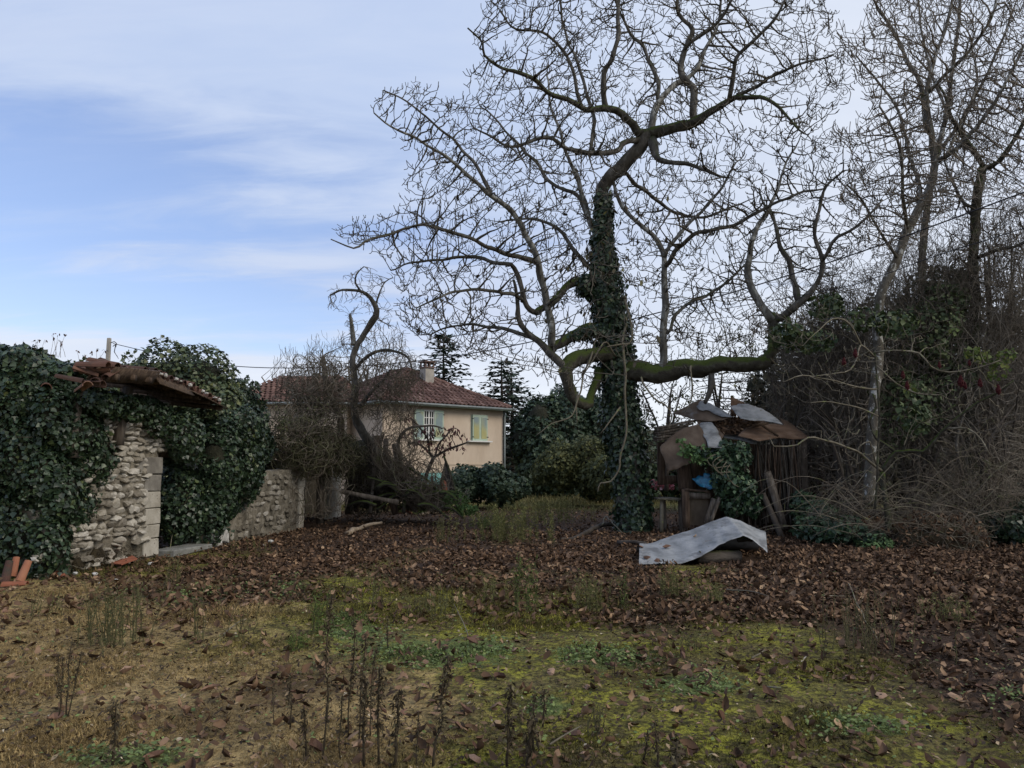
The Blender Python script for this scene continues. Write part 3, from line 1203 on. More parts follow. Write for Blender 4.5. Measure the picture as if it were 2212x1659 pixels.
MORT = pmat('crumbling_lime_mortar', [(.3, (.10, .088, .066)), (.5, (.21, .185, .14)), (.7, (.33, .295, .235))], scale=5, rough=1, bump=.05, bscale=16,
            patches=[(1.6, .52, .66, (.085, .075, .055))])
STONE = pmat('limestone_rubble', [(0, (.17, .15, .12)), (.35, (.34, .305, .245)), (.7, (.49, .455, .385)), (1, (.62, .585, .52))], objrand=True, scale=8,
             rough=.95, bump=.02, bscale=16, patches=[(1.3, .56, .70, (.16, .135, .095))])
STONES = pmat('limestone_rubble_small', [(0, (.12, .105, .08)), (.4, (.24, .215, .17)), (1, (.43, .40, .335))], island=True, scale=8,
              rough=.95, bump=.02, bscale=16)
ASHLAR = pmat('pale_ashlar_block', [(.3, (.26, .235, .19)), (.5, (.38, .35, .29)), (.7, (.46, .43, .37))], scale=3, rough=.95, bump=.012, bscale=20,
              patches=[(2.6, .58, .72, (.2, .18, .15)), (11, .66, .72, (.15, .13, .11))])
ASHLARD = pmat('stained_ashlar_block', [(.3, (.11, .10, .085)), (.5, (.2, .185, .16)), (.7, (.31, .29, .25))], scale=3, rough=.95, bump=.012, bscale=20)
MOSS_SHADE = pmat('brown_moss_and_shade', [(.3, (.02, .016, .010)), (.6, (.05, .038, .02)), (.75, (.09, .07, .03))], scale=10, rough=1, bump=.04)
TILE = pmat('old_roof_tile', [(0, (.04, .024, .019)), (.4, (.08, .042, .032)), (.8, (.14, .072, .05)), (1, (.20, .12, .085))], objrand=True, scale=7, rough=.95,
            bump=.006, bscale=22, patches=[(3, .50, .62, (.05, .045, .035))])
TILEO = pmat('orange_roof_tile', [(0, (.17, .06, .032)), (.6, (.27, .10, .055)), (1, (.34, .16, .095))], objrand=True, scale=6, rough=.9, bump=.004,
             patches=[(3, .58, .7, (.2, .13, .09))])


def wall_pt(Y, n, z):
    """point on the wall line at depth Y, n metres out of its face"""
    x = wallx(Y)
    dx = (wallx(Y + .1) - wallx(Y - .1)) / .2
    t = unit(np.array([dx, 1.0, 0.0]))
    nn = np.array([t[1], -t[0], 0.0])
    return np.array([x, Y, z]) + nn * n, t, nn


def wall_slab(name, prof, thick, mat, parent, seed=0, hole=None):
    """prof: list of (Y, top z). solid wall with an uneven top"""
    Y = np.arange(prof[0][0], prof[-1][0] + .01, .12)
    top = np.interp(Y, [p[0] for p in prof], [p[1] for p in prof]) + np.random.default_rng(seed).normal(size=len(Y)) * .04
    V, Fc = [], []
    nz = 14
    for side in (0, 1):
        for a, y in enumerate(Y):
            for k in range(nz):
                z = -.1 + (top[a] + .1) * k / (nz - 1)
                q, t, nn = wall_pt(y, -thick * side, z)
                V.append(q)
    V = np.array(V)
    w = wob(V, 4, seed) * .025
    V[:, 0] += w
    m = len(Y) * nz
    for s in (0, 1):
        for a in range(len(Y) - 1):
            for k in range(nz - 1):
                q = [s * m + a * nz + k, s * m + (a + 1) * nz + k, s * m + (a + 1) * nz + k + 1, s * m + a * nz + k + 1]
                Fc.append(q if s == 0 else q[::-1])
    for a in range(len(Y) - 1):
        Fc.append([a * nz + nz - 1, (a + 1) * nz + nz - 1, m + (a + 1) * nz + nz - 1, m + a * nz + nz - 1])
    for a in (0, len(Y) - 1):
        for k in range(nz - 1):
            q = [a * nz + k, a * nz + k + 1, m + a * nz + k + 1, m + a * nz + k]
            Fc.append(q if a == 0 else q[::-1])
    return mk(name, V, Fc, mat, parent, smooth=False)


# stone mesh variants (shared)
def stone_mesh(seed, mat, blocky=.78):
    rr = np.random.default_rng(seed)
    bm = bmesh.new()
    bmesh.ops.create_icosphere(bm, subdivisions=2, radius=.5)
    for v in bm.verts:
        c = np.array(v.co)
        m = np.abs(c).max()
        c = c * (1 - blocky) + c / max(m, 1e-6) * .5 * blocky
        v.co = Vector(c)
    pl = [(unit(rr.normal(size=3)), rr.uniform(.30, .47)) for _ in range(9)]
    for v in bm.verts:
        c = np.array(v.co)
        for nrm, d in pl:
            s = c @ nrm
            if s > d:
                c = c - nrm * (s - d)
        v.co = Vector(c)
    me = bpy.data.meshes.new('stone')
    bm.to_mesh(me)
    bm.free()
    me.materials.append(mat)
    return me


SM = [stone_mesh(s, STONE) for s in range(14)]
building = empty('ruined_building', wall_pt(13, -.2, 0)[0], 'ruined rubble stone building with pale door jamb and sagging tiled roof', 'ruin')
ruin = wall_slab('wall', [(11.45, 2.8), (12, 2.85), (14.16, 2.75)], .42, MORT, building, 1)
# rubble stones in courses on the visible face
rr = np.random.default_rng(12)
cnt = 0
z = .02
while z < 2.78 and cnt < 292:
    h = rr.uniform(.065, .135)
    y = 11.3 + rr.uniform(-.1, .1) + max(0, z - .3) * .55
    yend = 14.2 if z > 1.8 else 13.62
    while y < yend and cnt < 292:
        w = rr.uniform(.12, .32)
        if z < .42 and rr.random() < .55:
            y += w
            continue
        q, t, nn = wall_pt(y + w / 2, rr.uniform(-.01, .035), z + h / 2 + rr.normal() * .008)
        o = bpy.data.objects.new('stone', SM[int(rr.integers(0, 14))])
        link(o, ruin)
        o.location = Vector(q - ORIG[ruin.name])
        hs = rr.uniform(.75, 1.35)
        o.scale = (rr.uniform(.13, .22), w * 1.04, h * 1.05 * hs)
        o.rotation_euler = (rr.normal() * .16, rr.normal() * .14, -math.atan2(t[0], t[1]) + rr.normal() * .12 + (PI if rr.random() < .5 else 0))
        cnt += 1
        y += w * .95
    z += h * .98
# jamb blocks
zb = [1.80, 1.485, 1.185, .885, .585, .345, .02]
for i in range(6):
    h = zb[i] - zb[i + 1] - .012
    w = [.74, .5, .78, .42, .72, .44][i]
    bm = bmesh.new()
    q, t, nn = wall_pt(14.2 - w / 2, -.19, zb[i + 1] + h / 2)
    box_bm(bm, q, (.46, w, h), Matrix.Rotation(-math.atan2(t[0], t[1]), 3, 'Z'), .006, rr, .012)
    mkbm('stone_block', bm, ASHLARD if i < 2 else ASHLAR, ruin)
# brown mossy growth at the foot
bl = [(*wall_pt(y, .02, .12 + .1 * math.sin(y * 7))[0], .1, .3, .2) for y in (12.2, 12.6, 13.0, 13.35)]
blob_core('moss_patch', bl, MOSS_SHADE, ruin, .8, .9, 4, 20)
tagp(blob_leaves('moss_tufts', bl, 1600, .03, MOSS_SHADE, ruin, 5, .5, 9, LEAF2), kind='stuff')
# lintel, posts
q0, q1 = wall_pt(14.0, -.16, 1.92)[0], wall_pt(15.9, -.16, 1.90)[0]
bar('lintel', q0, q1, .24, .17, WOODB, ruin, seed=3, roll=PI / 2)
bar('post', wall_pt(12.85, .10, 1.98)[0], wall_pt(13.0, .12, 2.95)[0], .13, .12, WOOD, ruin, seed=4, bend=.03)
bar('post', wall_pt(11.75, .16, 1.75)[0], wall_pt(11.8, .2, 2.8)[0], .11, .1, WOOD, ruin, seed=5, bend=.03)
# threshold stone slab
bm = bmesh.new()
q, t, nn = wall_pt(14.95, .05, .04)
box_bm(bm, q, (.5, 1.4, .1), Matrix.Rotation(-math.atan2(t[0], t[1]), 3, 'Z'), .008, rr, .015)
mkbm('threshold', bm, pmat('grey_threshold_stone', [(.3, (.12, .12, .11)), (.7, (.27, .27, .25))], scale=4, bump=.01), ruin)
# dark rear wall of the room, beyond the door
bm = bmesh.new()
box_bm(bm, (-10.2, 13.8, 1.1), (.35, 5.0, 2.3), None, .02, rr)
box_bm(bm, (-8.7, 11.98, 1.2), (3.2, .4, 2.6), None, .02, rr)
mkbm('rear_wall', bm, MORT, ruin)

# low wall beyond the door
low = empty('low_rubble_wall', wall_pt(18.3, -.2, 0)[0], 'low plastered rubble wall half hidden by ivy, with worn blocks beside a dark doorway', 'stone wall')
wall_slab('wall', [(15.75, .42), (16.4, .42), (16.6, 1.5), (19, 1.45), (20.6, 1.6)], .42, MORT, low, 2)
STONED = pmat('dull_rubble', [(0, (.12, .105, .08)), (.4, (.22, .195, .15)), (.8, (.33, .30, .245)), (1, (.48, .45, .39))], objrand=True, scale=8, rough=.95, bump=.02, bscale=16)
SL2 = [stone_mesh(s + 40, STONED) for s in range(14)]
cnt = 0
z = .03
rr = np.random.default_rng(14)
while z < 1.4 and cnt < 285:
    h = rr.uniform(.09, .16)
    y = 16.55 + z * .15 + rr.uniform(0, .2)
    while y < 20.45 and cnt < 285:
        w = rr.uniform(.13, .3)
        if rr.random() < .55:
            q, t, nn = wall_pt(y + w / 2, rr.uniform(-.035, .012), z + h / 2)
            o = bpy.data.objects.new('stone', SL2[int(rr.integers(0, 14))])
            link(o, low)
            o.location = Vector(q - ORIG[low.name])
            o.scale = (.12, w, h)
            o.rotation_euler = (rr.normal() * .12, rr.normal() * .1, -math.atan2(t[0], t[1]) + rr.normal() * .1)
            cnt += 1
        y += w * 1.05
    z += h
for Yc, zt, nb, wd, nme in ((20.75, 1.8, 5, .34, 'jamb'), (24.8, 1.75, 4, 1.45, 'jamb')):
    for i in range(nb):
        h = zt / nb
        bm = bmesh.new()
        q, t, nn = wall_pt(Yc + rr.normal() * .015, -.16, h * i + h / 2)
        box_bm(bm, q, (.44, wd, h - .014), Matrix.Rotation(-math.atan2(t[0], t[1]), 3, 'Z'), .006, rr, .012)
        mkbm('stone_block', bm, ASHLAR, low)
# white plaster remains at the corner by the threshold
bm = bmesh.new()
for k in range(4):
    q, t, nn = wall_pt(16.0 + .2 * k, .03 - .01 * k, .17 - .03 * (k % 2))
    box_bm(bm, q, (.28, .22, .40 - .06 * k), Matrix.Rotation(rr.normal() * .1, 3, 'Z'), .03, rr, .03)
mkbm('plaster', bm, pmat('white_flaking_plaster', [(.35, (.16, .15, .13)), (.5, (.45, .44, .41)), (.7, (.62, .61, .58))], scale=5, bump=.02), low)
bar('post', wall_pt(22.5, .1, 0)[0], wall_pt(22.4, .1, 1.9)[0], .2, .12, WOOD, low, seed=7)
bar('post', wall_pt(26.6, .12, 0)[0], wall_pt(26.7, .1, 1.8)[0], .3, .12, WOOD, low, seed=8)
bar('lintel', wall_pt(20.4, -.1, 1.95)[0], wall_pt(26, -.1, 1.95)[0], .22, .16, WOOD, low, seed=9)
for k in range(11):  # plank cover added overhead to keep daylight out of the doorway
    bar('board', (-5.75, 20.6 + k * .6, 1.98 + .02 * (k % 3)), (-7.5, 20.6 + k * .6, 1.9), .05, .56, WOODB, low, seed=400 + k, roll=0)
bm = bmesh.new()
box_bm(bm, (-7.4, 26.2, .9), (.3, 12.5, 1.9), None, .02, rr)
mkbm('rear_wall', bm, MOSS_SHADE, low)  # dark brown stands in for the shade behind the doorway


# broken canal tile roof
def canal_tile(mat, L_=.46, r0=.095, r1=.075, seg=7):
    V, Fc = [], []
    for e, (yy, r) in enumerate(((0, r0), (L_, r1))):
        for s in range(seg + 1):
            a = PI * s / seg
            for rad_ in (r, r - .014):
                V.append((math.cos(a) * rad_, yy, math.sin(a) * rad_ * .92))
    st_ = (seg + 1) * 2
    for s in range(seg):
        a = s * 2
        Fc.append((a, a + 2, a + 2 + st_, a + st_))
        Fc.append((a + 1, a + 1 + st_, a + 3 + st_, a + 3))
        Fc.append((a, a + 1, a + 3, a + 2))
        Fc.append((a + st_, a + 2 + st_, a + 3 + st_, a + 1 + st_))
    Fc.append((0, st_, st_ + 1, 1))
    Fc.append((seg * 2, seg * 2 + 1, seg * 2 + 1 + st_, seg * 2 + st_))
    me = bpy.data.meshes.new('tile')
    me.from_pydata(V, [], Fc)
    me.materials.append(mat)
    return me


CT, CTO = canal_tile(TILE), canal_tile(TILEO)
roof = bpy.data.objects.new('roof', None)
roof.empty_display_size = .2
link(roof, building)
ORIG[roof.name] = ORIG[building.name]
rr = np.random.default_rng(21)
SL = math.radians(6)


def eave(Y):
    e = P(*((240 + (Y - 11.1) * 55, 806) if Y < 11.2 else (np.interp(Y, [11.2, 12, 13, 14, 15, 15.8], [245, 300, 356, 405, 447, 482]),
                                                        np.interp(Y, [11.2, 12, 13, 14, 15, 15.8], [804, 806, 818, 838, 858, 876]))), Y)
    return e


for c in range(22):
    Y = 11.1 + c * .215
    e = eave(Y)
    for r_ in range(1 if Y < 11.7 else (2 if Y < 13.2 else 3)):
        for under in (0, 1):
            if rr.random() < .08:
                continue
            o = bpy.data.objects.new('tile', CT)
            link(o, roof)
            yy = Y + under * .107
            d = r_ * .36 + (0 if not under else .05) + rr.normal() * .02
            q = np.array([e[0] - d * math.cos(SL), yy + rr.normal() * .015, e[2] + d * math.sin(SL) + (0.035 if not under else .055) + math.sin(Y * 4.1) * .025 + rr.normal() * .012])
            o.location = Vector(q - ORIG[roof.name])
            # tile's y axis runs up the slope (towards -x)
            m = Matrix.Rotation(PI / 2 + rr.normal() * .06, 4, 'Z') @ Matrix.Rotation(SL + rr.normal() * .09, 4, 'X') @ Matrix.Rotation((PI if under else 0) + rr.normal() * .1, 4, 'Y')
            o.rotation_euler = m.to_euler()
for k in range(9):                       # battens and boards beneath
    Y = 11.3 + k * .55
    e = eave(Y)
    RL = .3 if Y < 12 else (.9 if Y < 13 else 1.5)
    bar('rafter', e + [.02, 0, -.075], e + [-RL * math.cos(SL), rr.normal() * .03, -.075 + RL * math.sin(SL)], .09, .12, WOODB, roof, seed=30 + k)
for k in range(4):
    pts = [eave(y) + np.array([-.28 * k * math.cos(SL) - .02, 0, -.012 + .28 * k * math.sin(SL)]) for y in (11.15, 12.7, 14.2, 15.75)]
    for a in range(0 if k < 2 else 1, 3):
        bar('board', pts[a], pts[a + 1], .26, .022, WOODB, roof, seed=50 + k * 3 + a, roll=SL * 0)
# pale mortar lumps between the tile ends
bm = bmesh.new()
for c in range(21):
    e = eave(11.2 + c * .215)
    if rr.random() < .55:
        m = Matrix.Translation(Vector(e + [.005, .1, .06])) @ Matrix.Diagonal((.03 + .03 * rr.random(), .03 + .03 * rr.random(), .02 + .025 * rr.random(), 1))
        bmesh.ops.create_icosphere(bm, subdivisions=1, radius=1, matrix=m)
mkbm('mortar', bm, pmat('pale_mortar', [(.3, (.3, .28, .25)), (.7, (.5, .48, .44))], scale=9), roof)
# slipped tiles at the broken end and among the ivy
for px, py, Y, rz, tl in ((205, 826, 11.0, .4, .2), (228, 818, 11.1, -.3, .5), (190, 833, 10.8, .9, -.2), (222, 832, 11.05, 1.4, .1), (240, 812, 11.3, .2, .6),
                          (210, 815, 11.2, 2.2, .3), (100, 838, 11.2, .6, .2), (236, 800, 11.4, .9, .5), (250, 796, 11.6, 1.2, .4), (178, 828, 10.6, 1.9, .2)):
    o = bpy.data.objects.new('tile', CT)
    link(o, roof)
    o.location = Vector(P(px, py, Y) - ORIG[roof.name])
    o.rotation_euler = (tl, rr.normal() * .3, rz)
    o.scale = (.8, .75, .8)


# ------------------------------------------------------------------ ivy over the ruin
def ivy(label, blobs, n, size, seed, loc=None, mat=IVY, lump=.22, core=.66, leaf=LEAFI, cat='ivy', group=None, droop=.6, spread=.5, lscale=2.5, zmin=.0):
    rt = empty('ivy', loc if loc is not None else (blobs[0][0], blobs[0][1], 0), label, cat, group)
    blob_core('stems', blobs, IVYCORE, rt, core, .12, seed, zmin=zmin)  # solid dark core behind the leaves, blocks the view through
    o = blob_leaves('foliage', blobs, n, size, mat, rt, seed, lump, lscale, leaf, droop=droop, spread=spread)
    tagp(o, kind='stuff')
    _, A = strands('shoots', blobs, 26 + n // 300, 6, .085, .004, DRYV, rt, seed + 7, grav=-.12, turn=.3, shell=True)
    rs = np.random.default_rng(seed + 8)
    q = np.repeat(A[:, 1:].reshape(-1, 3), 4, 0)
    q = q + rs.normal(size=q.shape) * .03
    leaves('shoot_leaves', leaf, q, rs.normal(size=q.shape) + [0, 0, .4], (.4 + .9 * rs.random(len(q))) * size, mat, rt, axis=rs.normal(size=q.shape) + [0, 0, -.5], seed=seed)['kind'] = 'stuff'
    return rt


def pb0(px, py, Y, rx, ry, rz):
    q = P(px, py, Y)
    m = Y / F
    return (q[0], q[1], q[2], rx * m, ry, rz * m)


def wb(Y, n, z, rx, ry, rz):
    q = wall_pt(Y, n, z)[0]
    return (q[0], q[1], q[2], rx, ry, rz)


IG = 'ivy growing over the ruined building'
ivy('thick dark ivy hanging over the near part of the rubble wall down to the ground',
    [(-8.9, 11.9, .7, .8, .5, .95), (-8.0, 11.75, .7, .8, .42, .95), (-7.3, 11.65, .6, .55, .36, .8), (-8.9, 11.9, 1.9, .8, .5, .9), (-8.0, 11.75, 1.9, .8, .45, .9), (-7.25, 11.6, 1.8, .55, .4, .8),
     wb(11.6, .0, .45, .26, .4, .6), wb(11.8, .0, 1.2, .28, .55, .6), wb(12.0, .0, 2.1, .3, .7, .5), wb(12.5, .0, 1.75, .2, .5, .5), wb(12.2, -.02, 1.05, .16, .45, .5),
     (-7.6, 11.7, 2.55, .9, .45, .4), (-6.9, 11.5, 2.35, .34, .34, .6), (-6.95, 11.5, 1.5, .34, .32, .55)], 28000, .07, 201, group=IG, zmin=-.05)
ivy('bushy ivy crown billowing on top of the wall beside the slipped tiles',
    [pb0(5, 800, 11.9, 60, .6, 46), pb0(75, 797, 11.9, 55, .6, 44), pb0(140, 815, 11.9, 42, .5, 34), pb0(50, 850, 11.8, 90, .6, 50), pb0(160, 850, 11.9, 40, .4, 30)], 10500, .07, 202, group=IG, lump=.32, lscale=4)
ivy('ivy strand hanging beneath the roof edge over the top of the wall',
    [wb(12.4, .2, 2.62, .22, .8, .22), wb(13.0, .2, 2.6, .18, .35, .2), wb(13.9, .15, 2.45, .2, .4, .28), wb(14.6, .2, 2.2, .3, .5, .45), wb(13.5, .12, 2.72, .16, .5, .12)], 5200, .066, 203, group=IG)
ivy('big flowering ivy bush with yellowish tips rising behind the broken roof',
    [(-9.0, 17.4, 3.2, 1.2, 1.2, .95), (-7.8, 17.0, 3.45, 1.0, 1.1, .85), (-6.9, 16.9, 3.3, .9, 1.0, .95), (-6.5, 16.8, 2.7, .85, 1.0, .9), (-8.5, 16.0, 2.9, 1.0, 1.0, .7)],
    19000, .08, 204, mat=IVYF, group=IG, lump=.32, lscale=3.6, leaf=LEAFI)
ivy('large dark ivy mass swallowing the doorway and the wall right of the threshold',
    [wb(15.4, -.35, .9, .5, .55, .9), wb(15.0, -.25, 2.1, .4, .7, .5), wb(16.2, .1, 1.7, .5, .9, .9), wb(16.3, .05, .95, .35, .6, .6), wb(17.1, .1, 1.75, .42, .8, .75),
     wb(17.0, .1, 2.5, .5, .9, .5), wb(17.7, .0, 2.1, .38, .6, .6), wb(15.9, .0, .6, .35, .4, .55), wb(17.8, .0, 1.5, .28, .45, .42), wb(14.9, -.9, .7, .5, .8, .9), wb(17.0, 0, .75, .18, .35, .3)],
    27000, .075, 205, group=IG, lump=.38, lscale=4.2)
ivy('ragged ivy skirt at the outer end of the flowering ivy bush, thinning into bare twigs',
    [wb(18.2, -.3, 2.7, .45, .7, .65), wb(18.8, -.3, 2.2, .3, .6, .45), wb(17.9, -.4, 3.2, .5, .7, .5)], 4200, .075, 206, group=IG, core=.45, lump=.4, lscale=4)

# dry sprigs with withered leaves on the ivy top
SPR = pmat('withered_sprig_leaf', [(0, (.06, .035, .03)), (1, (.15, .08, .06))], island=True)
rr = np.random.default_rng(33)
sp_l = ['fan of bare upright sprigs on the ivy crown', 'pair of withered sprigs at the outer side of the ivy crown', 'row of drooping withered sprigs near the utility pole']
for gi, (pxs, ln, lab) in enumerate((((150, 158, 166, 172, 176, 182, 195), 48, sp_l[0]), ((30, 62, 96, 100, 122), 38, sp_l[1]), ((218, 232, 240, 255, 262, 275), 34, sp_l[2]))):
    pos, par, rad, C_ = [], [], [], []
    sh = .62 if gi < 2 else 0.75
    for px in pxs:
        b = P(px * .72 if gi < 2 else px * .8, 772 if gi < 2 else 790, 11.7)
        d = np.array([rr.normal() * .25, 0, 1.0])
        L_ = ln * 11.7 / F * rr.uniform(.6, 1.2)
        last = -1
        for i in range(4):
            pos.append(b + d * L_ * i / 3 + rr.normal(size=3) * .004)
            par.append(last)
            rad.append(.004 - .0007 * i)
            last = len(pos) - 1
        for _ in range(3 if rr.random() < .6 else 0):
            C_.append(pos[-1] + rr.normal(size=3) * .015)
    rt = empty('dry_sprigs', pos[0], lab, 'dry sprig', 'dry sprigs on the ivy')
    V, Fc = tube_net(np.array(pos), np.array(par), np.array(rad), 4)
    mk('stems', V, Fc, DRYV, rt)['kind'] = 'stuff'
    if C_:
        leaves('leaf', LEAF8, np.array(C_), rr.normal(size=(len(C_), 3)), .05, SPR, rt, axis=rr.normal(size=(len(C_), 3)) * .4 + [0, 0, -1], seed=gi)

# loose tiles and stones on the ground
def big_tile(px, py, rot, label, s=1.0, zc=.09, mesh=None):
    o = bpy.data.objects.new('roof_tile', mesh or CTO)
    link(o)
    g = G(px, py)
    o.location = (g[0], g[1], zc)
    o.rotation_euler = rot
    o.scale = (s, s, s)
    tagp(o, label, 'roof tile', 'loose clay tiles on the ground by the wall')


CTB = canal_tile(TILEO, .5, .11, .09)
big_tile(6, 1266, (.05, 0, -1.45), 'orange curved tile lying crosswise at the foot of the leaning tiles', .68, .0)
big_tile(10, 1262, (1.15, 0, .25), 'weathered grey-orange curved tile standing upright behind the lying one', .66, .02, CT)
big_tile(42, 1260, (1.1, .15, .15), 'bright orange curved tile leaning next to the grey-orange one', .66, .02)
big_tile(26, 1258, (1.15, -.1, .05), 'orange tile peeking out on top between the two leaning tiles', .62, .07)


def shard(pts, z0, h, label, mat, seed):
    rr = np.random.default_rng(seed)
    bm = bmesh.new()
    g = [G(*p) for p in pts]
    c = sum(g) / len(g)
    vs = [bm.verts.new(Vector((q[0], q[1], z0 + hh))) for q, hh in zip(g, h)]
    f = bm.faces.new(vs)
    ex = bmesh.ops.extrude_face_region(bm, geom=[f])
    for e in ex['geom']:
        if isinstance(e, bmesh.types.BMVert):
            e.co.z += .018
    o = mkbm('tile_fragment', bm, mat, origin=(c[0], c[1], 0))
    tagp(o, label, 'tile fragment', 'broken tile pieces by the wall')


TO = pmat('broken_orange_tile', [(.3, (.22, .07, .04)), (.7, (.38, .14, .08))], scale=7, rough=.9)
shard([(232, 1222), (262, 1228), (296, 1219), (285, 1212), (250, 1214)], .03, (.0, .02, .05, .05, .02), 'flat red-orange tile fragment below the mossy foot of the wall', TO, 1)
shard([(110, 1246), (142, 1247), (128, 1236), (112, 1232)], .01, (0, 0, .1, .16), 'small pinkish curved tile shard sticking up below the ivy', TO, 2)
WST = pmat('white_loose_stone', [(.3, (.4, .39, .36)), (.7, (.68, .67, .64))], scale=6, rough=.95, bump=.01)
WS = [stone_mesh(90 + k, WST, .3) for k in range(4)]
for k, (px, py, s, lab) in enumerate(((326, 1221, .1, 'white loose stone just in front of the threshold'), (205, 1243, .09, 'white pebble beneath the moss patch of the wall'),
                                      (162, 1243, .10, 'white chip beside the tile shard'), (272, 1206, .16, 'pale stone slipped against the lowest jamb block'),
                                      (570, 1180, .09, 'white stone in the weeds at the low wall'), (585, 1172, .12, 'pale block fallen at the foot of the low wall'),
                                      (215, 1262, .05, 'tiny white chip in front of the wall'), (1490, 1615, .05, 'small grey-white pebble near the front edge'),
                                      (250, 1255, .06, 'white fragment in the grass below the red tile piece'))):
    o = bpy.data.objects.new('loose_stone', WS[k % 4])
    link(o)
    g = G(px, py)
    o.location = (g[0], g[1], s * .25)
    o.scale = (s, s * .8, s * .6)
    o.rotation_euler = (0, 0, k * 1.3)
    tagp(o, lab, 'stone', 'pale loose stones on the ground')
# ------------------------------------------------------------------ the lived-in house
RENDERW = pmat('peach_render', [(.3, (.50, .40, .305)), (.5, (.58, .475, .37)), (.7, (.63, .53, .42))], scale=1.2, rough=.95, bump=.006, bscale=60,
               patches=[(.9, .52, .75, (.46, .375, .29)), (3.5, .62, .8, (.40, .33, .26))], warp=(1, 1, .35))
HTILE = pmat('house_roof_tile', [(0, (.075, .042, .034)), (.45, (.125, .072, .058)), (.8, (.18, .105, .085)), (1, (.24, .16, .13))], objrand=True, scale=6, rough=.9)
HTILEI = pmat('house_roof_tile_far', [(0, (.075, .042, .034)), (.45, (.125, .072, .058)), (.8, (.18, .105, .085)), (1, (.24, .16, .13))], island=True, scale=6, rough=.9)
GUT = pmat('zinc_gutter', [(.3, (.12, .14, .14)), (.7, (.2, .225, .22))], scale=3, rough=.5, spec=.5)
SHUT = pmat('pale_green_shutter', [(.3, (.36, .46, .37)), (.7, (.46, .55, .45))], scale=4, rough=.7)
SLATM = pmat('yellow_blue_louvre', [(.42, (.26, .33, .35)), (.5, (.42, .43, .27)), (.58, (.5, .46, .2))], scale=.9, detail=1, rough=.7)  # slat colour drifts between blue-grey and yellow
TEAL = pmat('teal_paint', [(.3, (.16, .40, .37)), (.7, (.25, .5, .46))], scale=3, rough=.6)
WHITE = pmat('white_paint', [(.3, (.62, .62, .6)), (.7, (.75, .75, .72))], scale=3, rough=.6)
GLASS = pmat('dark_window_glass', [(.3, (.012, .014, .016)), (.7, (.03, .034, .036))], scale=2, rough=.08, spec=.6)
CONC = pmat('grey_concrete', [(.3, (.26, .24, .21)), (.7, (.42, .39, .34))], scale=3, rough=.95, bump=.01)

A0 = np.array([-5.6, 33.2, 0])
dA = unit(np.array([5.1, 4.3, 0]))
dD = np.array([-dA[1], dA[0], 0])
WL, DL = 6.75, 8.4
EZ, RZ = 4.48, 6.45
ZB = -.6
house = empty('house', A0, 'peach rendered two-storey house with red-brown hipped tile roof behind the ruin', 'house')


def hp(a, d, z):
    return A0 + dA * a + dD * d + np.array([0, 0, z])


def prism(name, pts, z0, z1, mat, parent):
    n = len(pts)
    V = [(*p[:2], z0) for p in pts] + [(*p[:2], z1) for p in pts]
    bm = bmesh.new()
    vs = [bm.verts.new(v) for v in V]
    for i in range(n):
        bm.faces.new([vs[i], vs[(i + 1) % n], vs[n + (i + 1) % n], vs[n + i]])
    bm.faces.new(vs[:n][::-1])
    bm.faces.new(vs[n:])
    return mkbm(name, bm, mat, parent)


prism('wall', [hp(0, 0, 0), hp(WL, 0, 0), hp(WL, DL, 0), hp(0, DL, 0)], ZB, EZ, RENDERW, house)
prism('string_course', [hp(-.03, -.03, 0), hp(WL + .03, -.03, 0), hp(WL + .03, DL, 0), hp(-.03, DL, 0)], 1.73, 1.79, RENDERW, house)
OV = .38
eb = [hp(-OV, -OV, EZ), hp(WL + .2, -OV, EZ), hp(WL + .2, DL + OV, EZ), hp(-OV, DL + OV, EZ)]
r1, r2 = hp(WL / 2, WL / 2, RZ), hp(WL / 2, DL - WL / 2, RZ)


def roof_body(parent, E, a, b):
    bm = bmesh.new()
    e = [bm.verts.new(q) for q in E]
    lo_ = [bm.verts.new(q - np.array([0, 0, .1])) for q in E]
    A, B = bm.verts.new(a), bm.verts.new(b)
    bm.faces.new([e[0], e[1], A])
    bm.faces.new([e[1], e[2], B, A])
    bm.faces.new([e[2], e[3], B])
    bm.faces.new([e[3], e[0], A, B])
    for i in range(4):
        bm.faces.new([lo_[i], lo_[(i + 1) % 4], e[(i + 1) % 4], e[i]])
    bm.faces.new(lo_[::-1])
    return mkbm('roof', bm, HTILEI, parent)


# pan tile mesh: gently waved plate
def pan_tile():
    V, Fc = [], []
    for e, (y, z) in enumerate(((0, .045), (.40, .0))):
        for s in range(5):
            x = (s / 4 - .5) * .27
            V.append((x, y, z + .035 * math.sin(s / 4 * 2 * PI)))
    for s in range(4):
        Fc.append((s, s + 1, s + 6, s + 5))
    V += [(v[0], 0, v[2] - .03) for v in V[:5]]
    for s in range(4):
        Fc.append((s, 10 + s, 11 + s, s + 1))
    me = bpy.data.meshes.new('tile')
    me.from_pydata(V, [], Fc)
    me.materials.append(HTILE)
    return me, np.array(V), Fc


PT, PTV, PTF = pan_tile()


